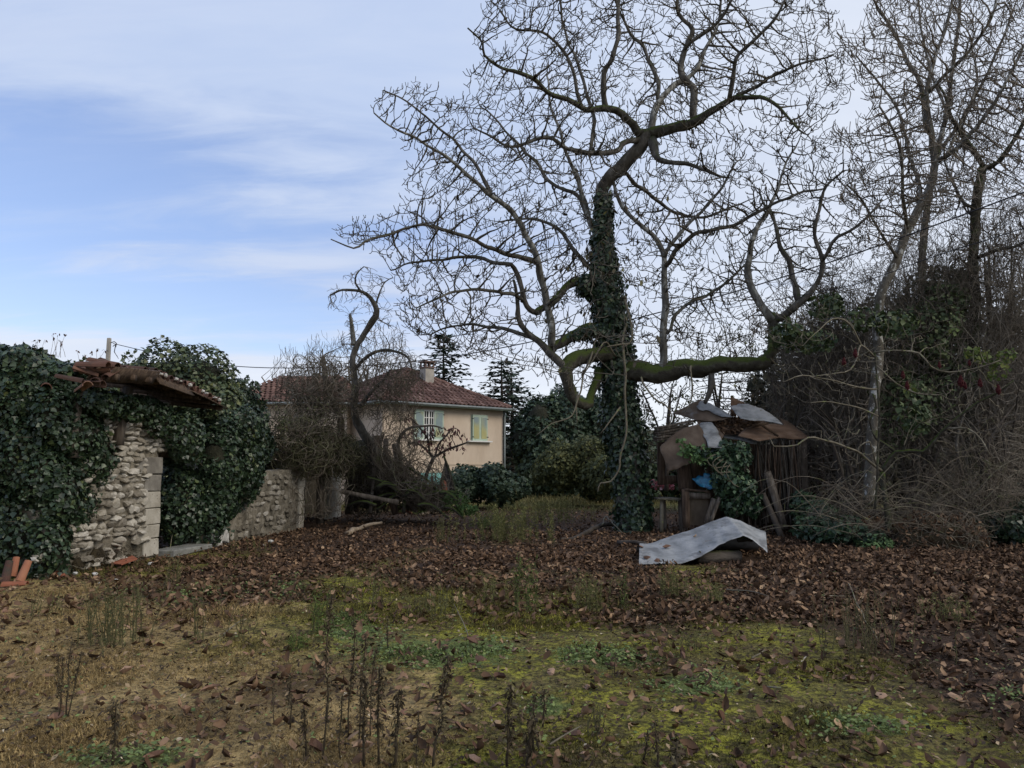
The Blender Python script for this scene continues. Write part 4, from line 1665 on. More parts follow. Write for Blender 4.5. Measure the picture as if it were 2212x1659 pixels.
def tile_face(parent, p0, p1, a, b, budget, rng, seed):
    """tile the slope p0-p1 (eave) up to a-b (ridge)"""
    base = p1 - p0
    L_ = np.linalg.norm(base)
    u = base / L_
    nrm = unit(np.cross(base, a - p0))
    if nrm[2] < 0:
        nrm = -nrm
    s = unit(np.cross(nrm, u))
    if s[2] < 0:
        s = -s
    H = (a - p0) @ s
    ta, tb = (a - p0) @ u, (b - p0) @ u
    if ta > tb:
        ta, tb = tb, ta
    M = []
    row = 0
    h = .02
    while h < H - .1:
        lo_, hi = ta * h / H, L_ - (L_ - tb) * h / H
        x = lo_ + .1 + (row % 2) * .02
        while x < hi - .1:
            c = p0 + u * x + s * (h - .03) + nrm * .022
            M.append((c, u, s, nrm))
            x += .245
        h += .33
        row += 1
    rr = np.random.default_rng(seed)
    sub = M[:budget]
    for c, u_, s_, n_ in sub:
        o = bpy.data.objects.new('tile', PT)
        link(o, parent)
        m = Matrix(((u_[0], s_[0], n_[0], 0), (u_[1], s_[1], n_[1], 0), (u_[2], s_[2], n_[2], 0), (0, 0, 0, 1)))
        m = m @ Matrix.Rotation(rr.normal() * .015, 4, 'X') @ Matrix.Rotation(rr.normal() * .02, 4, 'Y')
        o.matrix_local = Matrix.Translation(Vector(c - ORIG[parent.name])) @ m
    rest = M[budget:]
    if rest:
        VV = np.concatenate([c + PTV[:, 0:1] * u_ + PTV[:, 1:2] * s_ + (PTV[:, 2:3] + rr.normal() * .004) * n_ for c, u_, s_, n_ in rest])
        k = len(PTV)
        FF = np.concatenate([np.array(PTF) + i * k for i in range(len(rest))])
        o = mk('tiles', VV, FF, HTILEI, parent)
        tagp(o, kind='stuff')
    return len(sub)


rf = roof_body(house, eb, r1, r2)
tile_face(rf, eb[0], eb[1], r1, r1, 225, rr, 1)
tile_face(rf, eb[3], eb[0], r2, r1, 60, rr, 2)
# ridge and hip caps
def caps(parent, a, b, n):
    for i in range(n):
        p, q = a + (b - a) * i / n, a + (b - a) * (i + .97) / n
        V, Fc = tube_net(np.array([p + [0, 0, .02], q + [0, 0, .05]]), np.array([-1, 0]), np.array([.10, .085]), 8)
        mk('ridge_tile', V, Fc, HTILE, parent)


caps(rf, eb[1], r1, 12)
caps(rf, eb[0], r1, 12)
caps(rf, r1, r2, 5)
# gutter, fascia
for a, b in ((eb[0], eb[1]), (eb[3], eb[0])):
    t = unit(b - a)
    o_ = np.cross(t, [0, 0, 1])
    bar('fascia', a + [0, 0, -.13] - o_ * .02, b + [0, 0, -.13] - o_ * .02, .03, .15, SHUT, house, jit=0, cuts=1, roll=0)
    pole('gutter', [a + o_ * .06 + [0, 0, -.07], b + o_ * .06 + [0, 0, -.07]], [.06, .06], GUT, house, k=8, lump=0, step=2)
pole('downpipe', [hp(WL + .02, -.1, EZ - .15), hp(WL + .02, -.1, ZB)], [.045, .045], GUT, house, k=8, lump=0, step=3)
# chimney
cb = P(922, 850, 37.2)
cz = cb[2]
bm = bmesh.new()
rotm = Matrix.Rotation(math.atan2(dA[1], dA[0]), 3, 'Z')
box_bm(bm, (cb[0], cb[1], cz + .35), (.5, .5, 1.75), rotm, .004, rr, .01)
chim = mkbm('chimney', bm, CONC, rf)
bm = bmesh.new()
zt = cz + 1.225
box_bm(bm, (cb[0], cb[1], zt + .03), (.62, .62, .06), rotm, .003, rr)
for sx in (-1, 0, 1):
    for sy in (-1, 1):
        q = np.array([cb[0], cb[1], 0]) + dA * sx * .22 + dD * sy * .22
        box_bm(bm, (q[0], q[1], zt + .17), (.07, .07, .22), rotm)
box_bm(bm, (cb[0], cb[1], zt + .31), (.66, .66, .06), rotm, .003, rr)
mkbm('chimney_cap', bm, pmat('terracotta_cap', [(.3, (.10, .07, .06)), (.7, (.19, .13, .11))], scale=5), chim)


def window(a0, a1, z0, z1, closed):
    """opening on the facade between a0 and a1"""
    w = (a1 - a0)
    rot = rotm

    def bx(name, a, z, wa, h, d, out, mat, par, bev=0):
        bm = bmesh.new()
        box_bm(bm, hp(a, -out, z), (wa, d, h), rot, 0, None, bev)
        return mkbm(name, bm, mat, par)
    fr = bx('window', (a0 + a1) / 2, (z0 + z1) / 2, w + .06, z1 - z0 + .06, .06, .0, WHITE if not closed else SHUT, house)
    bx('sill', (a0 + a1) / 2, z0 - .05, w + .5, .06, .22, .08, WHITE, fr)
    if not closed:
        bx('pane', (a0 + a1) / 2, (z0 + z1) / 2, w - .02, z1 - z0 - .06, .02, .032, GLASS, fr)
        for f in (0, .5, 1):
            bx('frame', a0 + w * f, (z0 + z1) / 2, .07, z1 - z0, .05, .06, WHITE, fr)
        for f in (.0, .25, .5, .75, 1):
            bx('glazing_bar', (a0 + a1) / 2, z0 + (z1 - z0) * f, w, .035 if 0 < f < 1 else .07, .045, .055, WHITE, fr)
        for f in (.25, .75):
            bx('glazing_bar', a0 + w * f, (z0 + z1) / 2, .03, z1 - z0, .044, .054, WHITE, fr)
        spots = ((a0 - w * .46, .9 * w), (a1 + w * .46, .9 * w))
    else:
        spots = ((a0 + w * .25, w * .5), (a1 - w * .25, w * .5))
    for k, (a, wa) in enumerate(spots):
        sh = bx('shutter', a, (z0 + z1) / 2, wa, z1 - z0 + .06, .035, .095, SHUT, house)
        bm = bmesh.new()
        n = 20
        for i in range(n):
            zz = z0 + .08 + (z1 - z0 - .16) * (i + .5) / n
            box_bm(bm, hp(a, -.118, zz), (wa - .13, .018, (z1 - z0 - .16) / n * .72), rot)
        o = mkbm('louvres', bm, SLATM, sh)
        tagp(o, kind='stuff')
        for zz in (z0 + .16, z1 - .16):
            bx('hinge', a + (.5 if k else -.5) * wa, zz, .1, .035, .02, .12, GLASS, sh)


def a_of(px):                                    # facade coordinate of a photo column
    k = (px - CX) / F / ct
    # approx: X = k*Y*ct...
    best, ba = 1e9, 0
    for a in np.linspace(-1, WL + 1, 600):
        q = hp(a, 0, 3)
        d = abs(proj(q)[0] - px)
        if d < best:
            best, ba = d, a
    return ba


window(a_of(913), a_of(935), 2.88, 4.16, False)
window(a_of(1018), a_of(1050), 2.88, 4.06, True)
# teal garage door and window below
bm = bmesh.new()
ga, gb = a_of(908), a_of(955)
box_bm(bm, hp((ga + gb) / 2, -.05, .42), ((gb - ga), .06, 1.9), rotm)
gd = mkbm('door', bm, TEAL, house)
for f in (.12, .37, .62, .87):
    bm = bmesh.new()
    box_bm(bm, hp(ga + (gb - ga) * f, -.09, .55), ((gb - ga) * .18, .03, 1.3), rotm)
    mkbm('panel', bm, pmat('blue_green_panel', [(.3, (.13, .32, .36)), (.7, (.22, .42, .40))], scale=3), gd)

# wing
wing = [np.array([-12.6, 34.4, 0]), np.array([-7.4, 34.4, 0]), np.array([-7.4, 40.5, 0]), np.array([-12.6, 40.5, 0])]
wpart = prism('wall', wing, ZB, 4.5, RENDERW, house)
we = [w + np.array([sx * .4, sy * .4, 4.5]) for w, (sx, sy) in zip(wing, ((-1, -1), (1, -1), (1, 1), (-1, 1)))]
wr = roof_body(house, we, np.array([-11.2, 37.4, 6.05]), np.array([-8.4, 37.4, 6.05]))
tile_face(wr, we[0], we[1], np.array([-11.2, 37.4, 6.05]), np.array([-8.4, 37.4, 6.05]), 0, rr, 3)
tile_face(wr, we[1], we[2], np.array([-8.4, 37.4, 6.05]), np.array([-8.4, 37.4, 6.05]), 0, rr, 3)
pole('gutter', [we[0] + [0, -.05, -.07], we[1] + [0, -.05, -.07]], [.06, .06], GUT, house, k=8, lump=0, step=3)

# ------------------------------------------------------------------ evergreens behind
def conifer(px, ytop, ybase_z, Y, r, label, seed, tiers=20, droop=.35, n=26, gap=1.0):
    top = P(px, ytop, Y)
    base = np.array([top[0], Y, ybase_z])
    rt = empty('conifer', base, label, 'conifer', 'conifers behind the house')
    H = top[2] - base[2]
    rr = np.random.default_rng(seed)
    pole('trunk', [base, base + [0.05, 0, H * .5], top], [.22, .13, .02], DARKT, rt, k=7, seed=seed, step=1)
    pos, par, rad, C_, A_, S_ = [], [], [], [], [], []
    for t in range(tiers):
        f = (t + rr.random() * .6) / tiers
        z = base[2] + H * (.14 + .85 * f)
        L0 = r * (1 - f) ** .85 * rr.uniform(.75, 1.15) + .15
        for k in range(7):
            a = k / 7 * 2 * PI + rr.random() * .9
            L_ = L0 * rr.uniform(.55, 1.15)
            last = -1
            for i in range(7):
                g = i / 6
                q = np.array([base[0] + math.cos(a) * L_ * g, base[1] + math.sin(a) * L_ * g, z + L_ * (.12 * g - droop * g * g + (.12 * g ** 4))])
                pos.append(q)
                par.append(last)
                rad.append(.03 * (1 - g) + .006)
                last = len(pos) - 1
                if g > .15:
                    for _ in range(int(n / 6 * (1.2 - .4 * f))):
                        C_.append(q + rr.normal(size=3) * np.array([.16, .16, .05]) * (1.25 - g))
                        A_.append(np.array([math.cos(a + rr.normal() * .8), math.sin(a + rr.normal() * .8), -.25]))
    V, Fc = tube_net(np.array(pos), np.array(par), np.array(rad), 3)
    o = mk('branches', V, Fc, DARKT, rt)
    tagp(o, kind='stuff')
    C_, A_ = np.array(C_), np.array(A_)
    o = leaves('needles', SPRAY, C_, rr.normal(size=C_.shape) * .35 + [0, 0, 1], rr.uniform(.22, .5, len(C_)), CONI, rt, axis=A_, ratio=.8, seed=seed)
    tagp(o, kind='stuff')


conifer(958, 715, 0, 46, 4.6, 'slim dark conifer with spaced tiers standing right of the chimney', 1, tiers=22, droop=.22, n=20)
conifer(1083, 772, 0, 44, 5.6, 'broad blue-green cedar with feathery drooping tiers beside the house corner', 2, tiers=24, droop=.25, n=13)
conifer(1105, 800, 0, 50, 4.4, 'darker cedar standing close behind the feathery blue-green one', 3, tiers=22, droop=.2, n=14)


def bush(label, blobs, n, size, mat, seed, cat='bush', group=None, leaf=LEAF2, core=.82, lump=.25, lscale=1.5, corem=None, ratio=1, name='bush', droop=.2):
    rt = empty(name, (blobs[0][0], blobs[0][1], 0), label, cat, group)
    if core:
        blob_core('stems', blobs, corem or IVYCORE, rt, core, .2, seed, zmin=-.1)  # solid dark lump inside the bush, closes gaps between leaves
    o = blob_leaves('foliage', blobs, n, size, mat, rt, seed, lump, lscale, leaf, depth=.3, droop=droop, spread=.7)
    tagp(o, kind='stuff')
    return rt


def pb(px, py, Y, rx, ry, rz):
    """blob at photo position with pixel radii"""
    q = P(px, py, Y)
    m = Y / F
    return (q[0], q[1], q[2], rx * m, ry, rz * m)


EG = 'evergreens at the end of the clearing'
bush('tall dark laurel mass between the cedars and the ivy trunk', [pb(1165, 960, 42, 60, 2.2, 105), pb(1215, 930, 43, 50, 2, 80), pb(1185, 1020, 41, 75, 2, 60)], 15000, .26, LAUREL, 301, group=EG, cat='evergreen', leaf=SPRAY)
bush('pointed evergreen whose tip shows just right of the blue sky gap', [pb(1158, 930, 44, 26, 1.2, 60), pb(1160, 890, 44, 12, .6, 30), pb(1160, 980, 44, 36, 1.4, 60)], 6000, .24, LAUREL, 302, group=EG, cat='evergreen', leaf=SPRAY)
bush('twin-tipped evergreen close to the ivy trunk', [pb(1222, 895, 45, 22, 1.2, 45), pb(1250, 900, 45, 25, 1.2, 50), pb(1290, 940, 44, 50, 1.6, 90), pb(1240, 960, 44, 60, 1.6, 70)], 13000, .24, LAUREL, 303, group=EG, cat='evergreen', leaf=SPRAY)
bush('light olive shrub spreading its sprays in front of the dark evergreens', [pb(1215, 1010, 33, 60, 1.4, 55), pb(1270, 1005, 33, 60, 1.4, 60), pb(1310, 1020, 32, 40, 1.3, 45)], 12000, .17, OLIVE, 304, leaf=SPRAY, lump=.45, lscale=2.5, core=.6)
bush('dark clipped-looking hedge before the house corner', [pb(1015, 1050, 30.5, 46, 1.1, 36), pb(1060, 1042, 30.5, 42, 1.1, 40), pb(1095, 1050, 31, 44, 1.1, 34), pb(985, 1062, 30.5, 30, .9, 26), pb(1040, 1040, 31, 50, 1, 34)], 13000, .15, LAUREL, 305, leaf=SPRAY, lump=.5, lscale=3.6, core=.6, cat='hedge', name='hedge')
bush('dark green hedge closing the meadow behind the ivy trunk and the hut', [pb(1370, 1000, 36, 60, 1.4, 80), pb(1450, 1000, 37, 70, 1.4, 80), pb(1560, 1000, 37, 80, 1.5, 85), pb(1290, 1040, 36, 60, 1.2, 40), pb(1660, 1000, 37, 90, 1.5, 90)], 20000, .22, LAUREL, 306, leaf=SPRAY, cat='hedge', name='hedge')


# ------------------------------------------------------------------ leafless and thin-leaved trees
def grown_tree(name, label, cat, group, limbs, polys, natt, Y0, half, step, infl, kill, jit, up, seed, mats, rmin=.006, rmax=.05, stubs=(.25, (.1, .25), .5),
               kt=3, leafspec=None, iters=90, gn=.02, cx=None, hw=None, limb_parts=True, cap=26000, lump=.09, n2=2, limbk=9, clump=0):
    """limbs: list of (points [(px,py,Y) or 3D], radii in photo px, material, partname). First is the trunk"""
    net = Net()
    pieces = []
    for li, (pts, rp, mt, pn) in enumerate(limbs):
        P3 = np.array([P(*q) for q in pts])
        rads = np.interp(np.linspace(0, 1, len(pts)), np.linspace(0, 1, len(rp)), rp) * P3[:, 1] / F
        l, r = smooth_line(P3, rads, step, gn, seed + li)
        net.add_line(l, r, li)
        pieces.append((l, r, mt, pn))
    base = pieces[0][0][0]
    rt = empty(name, (base[0], base[1], 0), label, cat, group)
    for li, (l, r, mt, pn) in enumerate(pieces):
        pole(pn, l, r, mt, rt, k=limbk if r[0] > .04 else 6, seed=seed + li, lump=lump, step=9)
    pos, par, tr = np.array(net.pos), np.array(net.par), np.array(net.tr)
    rs = np.random.default_rng(seed)
    att = sample_poly(polys, natt, Y0, half, rs, cx, hw, clump)
    m = len(pos)
    # only limbs above the trunk foot may sprout
    start = pos.copy()
    start[:, 2] = np.where(pos[:, 2] < att[:, 2].min() - .4, -50, pos[:, 2])
    p2, q2 = colonize(start, par, att, step, infl, kill, iters, jit, up, seed, cap)
    p2[:m] = pos
    p3, q3 = add_stubs(p2, q2, m, stubs[0], stubs[1], stubs[2], seed, n2)
    rad = pipe_radii(p3, q3, rmin, rmax, 2.3, tr)
    sel = np.arange(len(p3)) >= m
    V, Fc = tube_net(p3, q3, rad, kt, sel=sel)
    o = mk('twigs', V, Fc, mats, rt, smooth=True)
    tagp(o, kind='stuff')
    if leafspec:
        mat, prob, size, shape, spread = leafspec
        ids = np.nonzero(rs.random(len(p3)) < prob)[0]
        ids = ids[ids >= m]
        c = p3[ids] + rs.normal(size=(len(ids), 3)) * spread
        o = leaves('foliage', shape, c, rs.normal(size=c.shape) + [0, 0, .6], rs.uniform(.6, 1.3, len(c)) * size, mat, rt, axis=rs.normal(size=c.shape) + [0, 0, -.5], seed=seed, curl=(-1, 3))
        tagp(o, kind='stuff')
    return rt, p3


T = 19.5
TL = [([(1368, 1150, T), (1364, 1060, T), (1352, 950, T), (1336, 825, T), (1322, 700, T), (1310, 600, T), (1305, 475, T + .1), (1303, 418, T + .1), (1320, 382, T), (1365, 335, T - .1), (1402, 292, T - .2)],
       [34, 29, 27, 25, 23, 20, 15, 14, 15, 16, 17], BARK, 'trunk'),
      # long horizontal bough to the right and what rises from it
      ([(1335, 815, T), (1370, 805, T - .3), (1440, 803, T - .6), (1500, 793, T - .9), (1560, 788, T - 1.1), (1620, 786, T - 1.2), (1660, 778, T - 1.2)], [25, 23, 21, 19, 17, 16, 15], BARKM, 'bough'),
      ([(1655, 782, T - 1.2), (1668, 755, T - 1.2), (1668, 725, T - 1.2), (1672, 700, T - 1.2), (1666, 676, T - 1.2)], [14, 12, 11, 11, 11], BARKM, 'branch'),
      ([(1668, 690, T - 1.2), (1640, 655, T - 1.2), (1624, 622, T - 1.1), (1617, 580, T - 1), (1621, 535, T - 1), (1636, 490, T - .9), (1666, 440, T - .8), (1681, 400, T - .7), (1716, 320, T - .5)], [10, 8.5, 8, 7, 6, 5, 4, 3, 2], PALEB, 'branch'),
      ([(1672, 690, T - 1.2), (1700, 672, T - 1.4), (1732, 650, T - 1.6), (1756, 620, T - 1.8), (1776, 565, T - 2), (1761, 480, T - 2), (1781, 415, T - 2), (1821, 365, T - 2.2)], [9, 9, 8, 5.5, 5, 4, 3, 2], BARK, 'branch'),
      ([(1731, 650, T - 1.6), (1720, 620, T - 1.4), (1697, 552, T - 1), (1681, 520, T - .8), (1670, 470, T - .4), (1640, 420, T)], [8, 7, 5.5, 4.5, 3.5, 2.2], BARK, 'branch'),
      ([(1776, 565, T - 2), (1800, 520, T - 2.4), (1836, 495, T - 2.7), (1876, 465, T - 3), (1905, 430, T - 3)], [4, 3.6, 3.2, 2.8, 2], BARK, 'branch'),
      ([(1532, 795, T - 1), (1536, 830, T - 1.1), (1530, 850, T - 1.2), (1524, 866, T - 1.3)], [7, 7, 6, 4], BARK, 'stub'),
      ([(1431, 800, T - .6), (1428, 780, T - .6), (1432, 700, T - .6), (1437, 600, T - .5), (1435, 545, T - .4), (1400, 500, T - .2), (1356, 462, T - .1), (1333, 425, T), (1328, 392, T)], [9, 8.5, 8, 7, 6, 5, 4.5, 4, 3], PALEB, 'branch'),
      ([(1436, 555, T - .5), (1480, 490, T - .6), (1520, 450, T - .8), (1560, 405, T - 1), (1590, 350, T - 1.2)], [4.5, 4, 3.4, 3, 2], PALEB, 'branch'),
      ([(1437, 575, T - .5), (1465, 535, T - 1), (1525, 500, T - 1.5), (1600, 480, T - 2), (1650, 452, T - 2.3), (1705, 425, T - 2.6), (1780, 405, T - 2.8)], [5.5, 5, 4.6, 4, 3.6, 3, 2], BARK, 'branch'),
      ([(1440, 720, T - .6), (1475, 665, T - .2), (1520, 640, T + .4), (1580, 600, T + 1.2), (1620, 560, T + 1.8)], [4, 3.6, 3, 2.6, 2], BARK, 'branch'),
      # bough rising to the left
      ([(1308, 598, T), (1276, 596, T - .1), (1230, 615, T - .3), (1195, 650, T - .5), (1155, 675, T - .7)], [13, 11, 9, 8, 7], BARKM, 'bough'),
      ([(1318, 715, T), (1275, 715, T - .2), (1222, 732, T - .5), (1195, 746, T - .7)], [14, 12, 11, 10], BARKM, 'bough'),
      # curled low bough
      ([(1330, 765, T), (1285, 768, T - .6), (1247, 776, T - 1), (1226, 800, T - 1.2), (1230, 840, T - 1.2), (1246, 868, T - 1.1), (1272, 872, T - .8), (1276, 845, T - .4), (1298, 800, T)], [16, 16, 17, 15, 13, 11, 10, 9, 12], BARKM, 'bough'),
      ([(1225, 795, T - 1.2), (1210, 785, T - 1.2), (1180, 758, T - 1.1), (1150, 728, T - 1), (1125, 690, T - .9), (1118, 655, T - .9), (1105, 600, T - .9)], [9, 9, 8, 7, 5.5, 4.5, 3], BARK, 'branch'),
      ([(1192, 748, T - .7), (1185, 675, T - .7), (1172, 600, T - .7), (1164, 565, T - .8), (1140, 510, T - 1), (1105, 460, T - 1.2), (1060, 420, T - 1.5), (1020, 388, T - 1.8), (988, 358, T - 2), (935, 325, T - 2.4), (890, 295, T - 2.8), (835, 265, T - 3.2), (808, 245, T - 3.4)],
       [8.5, 8, 7.5, 7, 6.5, 6, 5, 4.5, 4, 3, 2.6, 2, 1.5], PALEB, 'branch'),
      ([(1060, 420, T - 1.5), (1035, 360, T - 1.3), (1000, 325, T - 1.2), (980, 298, T - 1.2), (925, 265, T - 1.3), (880, 225, T - 1.4), (830, 200, T - 1.5)], [4.5, 3.8, 3.2, 2.8, 2.3, 1.9, 1.4], BARK, 'branch'),
      ([(1164, 567, T - .8), (1100, 548, T - 1.3), (1050, 530, T - 1.8), (1000, 508, T - 2.2), (925, 490, T - 2.8), (850, 505, T - 3.4), (790, 520, T - 3.8), (765, 535, T - 4), (717, 518, T - 4.2)], [6, 5, 4.5, 4, 3.3, 3, 2.4, 2, 1.4], BARK, 'branch'),
      ([(1155, 675, T - .7), (1130, 645, T - .8), (1112, 580, T - .9), (1088, 573, T - 1), (1000, 555, T), (915, 565, T + .6), (840, 580, T + 1)], [6.5, 6, 5.5, 4.5, 3.5, 2.5, 1.5], BARK, 'branch'),
      ([(1128, 650, T - .8), (1090, 632, T - 1.6), (1020, 628, T - 2.4), (950, 645, T - 3), (900, 668, T - 3.2)], [4.5, 4, 3.2, 2.4, 1.5], BARK, 'branch'),
      ([(1150, 728, T - 1), (1100, 712, T - .4), (1040, 702, T + .3), (990, 702, T + .8), (930, 725, T + 1)], [4.5, 4, 3.2, 2.5, 1.5], BARK, 'branch'),
      ([(1270, 575, T), (1230, 525, T + .3), (1200, 487, T + .5), (1150, 470, T + .8), (1090, 480, T + 1.2)], [5.5, 4.5, 3.8, 3, 2], BARK, 'branch'),
      ([(1300, 520, T), (1276, 480, T + .2), (1256, 402, T + .3), (1232, 350, T + .4), (1215, 300, T + .6), (1190, 230, T + .9), (1180, 160, T + 1)], [7, 6, 5, 4, 3.4, 2.8, 2], PALEB, 'branch'),
      ([(1283, 490, T), (1250, 430, T + .6), (1200, 400, T + 1), (1160, 356, T + 1.4), (1125, 322, T + 1.7), (1090, 280, T + 1.9), (1050, 240, T + 2)], [5, 4.6, 4, 3.5, 3, 2.4, 1.8], BARK, 'branch'),
      # the top fork
      ([(1400, 292, T - .2), (1374, 288, T - .3), (1368, 266, T - .4), (1340, 245, T - .6), (1308, 233, T - .8), (1260, 236, T - 1), (1200, 205, T - 1.3), (1150, 170, T - 1.6), (1085, 145, T - 1.9), (1045, 120, T - 2.1), (1040, 95, T - 2.2), (1010, 56, T - 2.4)],
       [11, 10, 9, 8.5, 7.5, 6, 5.4, 4.8, 3.6, 3, 2.4, 1.6], BARKM, 'branch'),
      ([(1310, 234, T - .8), (1306, 165, T - .8), (1320, 130, T - .9), (1335, 75, T - 1), (1336, 15, T - 1), (1340, -60, T - 1)], [6.5, 6, 5.4, 5, 4.4, 3], BARK, 'branch'),
      ([(1258, 236, T - 1), (1253, 210, T - 1), (1230, 135, T - 1.2), (1185, 75, T - 1.4), (1115, 65, T - 1.6), (1078, 22, T - 1.7)], [4.6, 4.4, 3.6, 3, 2.4, 1.8], BARK, 'branch'),
      ([(1390, 300, T - .2), (1356, 308, T - .6), (1325, 325, T - 1), (1240, 326, T - 1.4), (1180, 300, T - 1.6), (1100, 315, T - 2), (1020, 281, T - 2.4)], [7, 6.4, 6, 5, 4, 3, 1.8], BARK, 'branch'),
      ([(1282, 325, T - 1.2), (1280, 240, T - .6), (1262, 180, T - .3), (1240, 110, T), (1215, 40, T + .3), (1205, -30, T + .4)], [4.5, 4.2, 3.6, 3, 2.6, 2], BARK, 'branch'),
      ([(1402, 292, T - .2), (1420, 225, T), (1450, 190, T + .2), (1500, 150, T + .4), (1525, 100, T + .5), (1550, 50, T + .6), (1562, -20, T + .7)], [8.5, 7.5, 6.4, 5, 4.2, 3.4, 2.4], PALEB, 'branch'),
      ([(1424, 220, T), (1415, 165, T + .6), (1390, 100, T + 1), (1360, 65, T + 1.2), (1335, 20, T + 1.4), (1330, -50, T + 1.5)], [5, 4.6, 4, 3.4, 3, 2], BARK, 'branch'),
      ([(1402, 292, T - .2), (1450, 277, T - .6), (1500, 265, T - 1), (1540, 242, T - 1.4), (1580, 215, T - 1.7), (1615, 215, T - 2), (1660, 216, T - 2.3), (1700, 250, T - 2.6), (1735, 290, T - 2.8)], [14, 12, 11, 8, 6, 5, 4, 3, 2], BARKM, 'branch'),
      ([(1500, 258, T - 1), (1496, 205, T - 1), (1476, 165, T - .9), (1475, 118, T - .8), (1492, 65, T - .8), (1466, 15, T - .8), (1460, -50, T - .8)], [9, 8.5, 7.5, 6, 5, 4, 3], BARK, 'branch'),
      ([(1575, 218, T - 1.7), (1585, 170, T - 2), (1592, 125, T - 2.2), (1625, 90, T - 2.4), (1680, 40, T - 2.8), (1705, -15, T - 3)], [5.6, 5, 4.6, 4, 3.2, 2.2], BARK, 'branch'),
      ([(1592, 205, T - 1.8), (1635, 192, T - 2.2), (1655, 170, T - 2.6), (1700, 148, T - 3), (1760, 130, T - 3.4), (1800, 114, T - 3.6)], [4.6, 4, 3.6, 3, 2.4, 1.6], BARK, 'branch'),
      ([(1476, 112, T - .8), (1520, 70, T - 1.2), (1560, 30, T - 1.5), (1590, -20, T - 1.8)], [4.5, 4, 3.2, 2.4], BARK, 'branch'),
      ([(1408, 300, T - .2), (1412, 325, T - .5), (1425, 342, T - .8), (1470, 355, T - 1.2), (1525, 370, T - 1.7), (1575, 382, T - 2.2)], [12, 10, 6.5, 5, 4, 2], BARK, 'branch'),
      ([(1345, 370, T), (1400, 420, T + .6), (1450, 455, T + 1.2), (1520, 470, T + 1.8), (1600, 440, T + 2.4)], [4.5, 4, 3.4, 3, 2], BARK, 'branch'),
      ]
POLY = [(712, 515), (760, 470), (830, 460), (880, 440), (855, 400), (900, 375), (880, 340), (820, 270), (800, 230), (835, 185), (900, 170), (960, 195), (1015, 215), (1030, 180), (995, 165), (1040, 130), (1005, 60), (1040, 30),
        (1060, -30), (1100, -80), (1720, -80), (1800, -10), (1830, 60), (1800, 90), (1840, 100), (1850, 200), (1800, 260), (1860, 330), (1900, 400), (1915, 470), (1860, 560), (1820, 640), (1760, 700), (1700, 740), (1560, 760),
        (1500, 800), (1350, 830), (1250, 860), (1150, 820), (1080, 800), (1000, 775), (900, 745), (850, 700), (850, 650), (890, 625), (830, 590), (900, 560), (780, 545)]
main_tree, mp3 = grown_tree('walnut_tree', 'huge bare walnut tree with an ivy-wrapped trunk and a long mossy horizontal bough', 'tree', None, TL, POLY, 10500, T - .4, 4.6, .16, 1.2, .28, .27, .12, 11,
                            TWIG, rmin=.0092, rmax=.05, stubs=(.26, (.08, .24), .6), cx=1330, hw=640, gn=.06, clump=.42)
# last leaves hanging on
rr = np.random.default_rng(44)
DEADL = pmat('hanging_dead_leaf', [(0, (.03, .025, .018)), (.6, (.07, .055, .035)), (1, (.12, .12, .04))], island=True, rough=.8)
qx, qy = proj(mp3)
w = np.exp(-((qx - 1340) / 190) ** 2 - ((qy - 620) / 190) ** 2) * .055 + .0012
ids = np.nonzero(rr.random(len(mp3)) < w)[0]
c = mp3[ids]
leaves('leaf', LEAF8, c, rr.normal(size=c.shape), rr.uniform(.09, .19, len(c)), DEADL, main_tree, axis=rr.normal(size=c.shape) * .5 + [0, 0, -1], curl=(-2, 3), seed=2, ratio=.9)['kind'] = 'stuff'

# ivy sleeve of the trunk
def sleeve(pts, n, size, seed, parent, rfun, nm='foliage', mat=IVY):
    rr = np.random.default_rng(seed)
    l, r = smooth_line([P(p[0], p[1], p[2]) for p in pts], [p[3] * p[2] / F for p in pts], .08)
    k = rr.integers(0, len(l), n)
    a = rr.uniform(0, 2 * PI, n)
    d = np.stack([np.cos(a), np.sin(a), np.zeros(n)], 1)
    c = l[k] + rr.normal(size=(n, 3)) * .05
    rad = r[k] * (1 - np.abs(rr.normal(size=n)) * .16)
    w = wob(c + d, 5, seed) * .18 + 1
    c = c + d * (rad * w)[:, None]
    return leaves(nm, LEAFI, c, d + rr.normal(size=d.shape) * .45 + [0, 0, .3], rr.uniform(.6, 1.3, n) * size, mat, parent, axis=rr.normal(size=d.shape) * .5 + [0, 0, -.9], seed=seed)


iv = empty('ivy', (P(1368, 1150, T)[0], T, 0), 'thick ivy sleeve climbing the trunk of the big bare tree', 'ivy', None)
SL_ = [(1368, 1150, T, 36), (1370, 1110, T, 38), (1362, 1050, T, 37), (1352, 980, T, 38), (1348, 930, T, 43), (1340, 860, T, 37), (1334, 800, T, 36), (1322, 730, T, 42), (1318, 680, T, 38), (1310, 620, T, 36), (1304, 570, T, 27), (1300, 520, T, 21), (1303, 470, T, 17), (1304, 420, T, 15)]
sleeve(SL_, 15000, .105, 61, iv, None)['kind'] = 'stuff'
sleeve([(1320, 712, T - .1, 24), (1280, 714, T - .3, 26), (1245, 726, T - .4, 16)], 1300, .10, 62, iv, None)['kind'] = 'stuff'
sleeve([(1300, 596, T, 22), (1275, 600, T - .2, 18), (1262, 622, T - .2, 18), (1290, 640, T, 22)], 1100, .10, 63, iv, None)['kind'] = 'stuff'
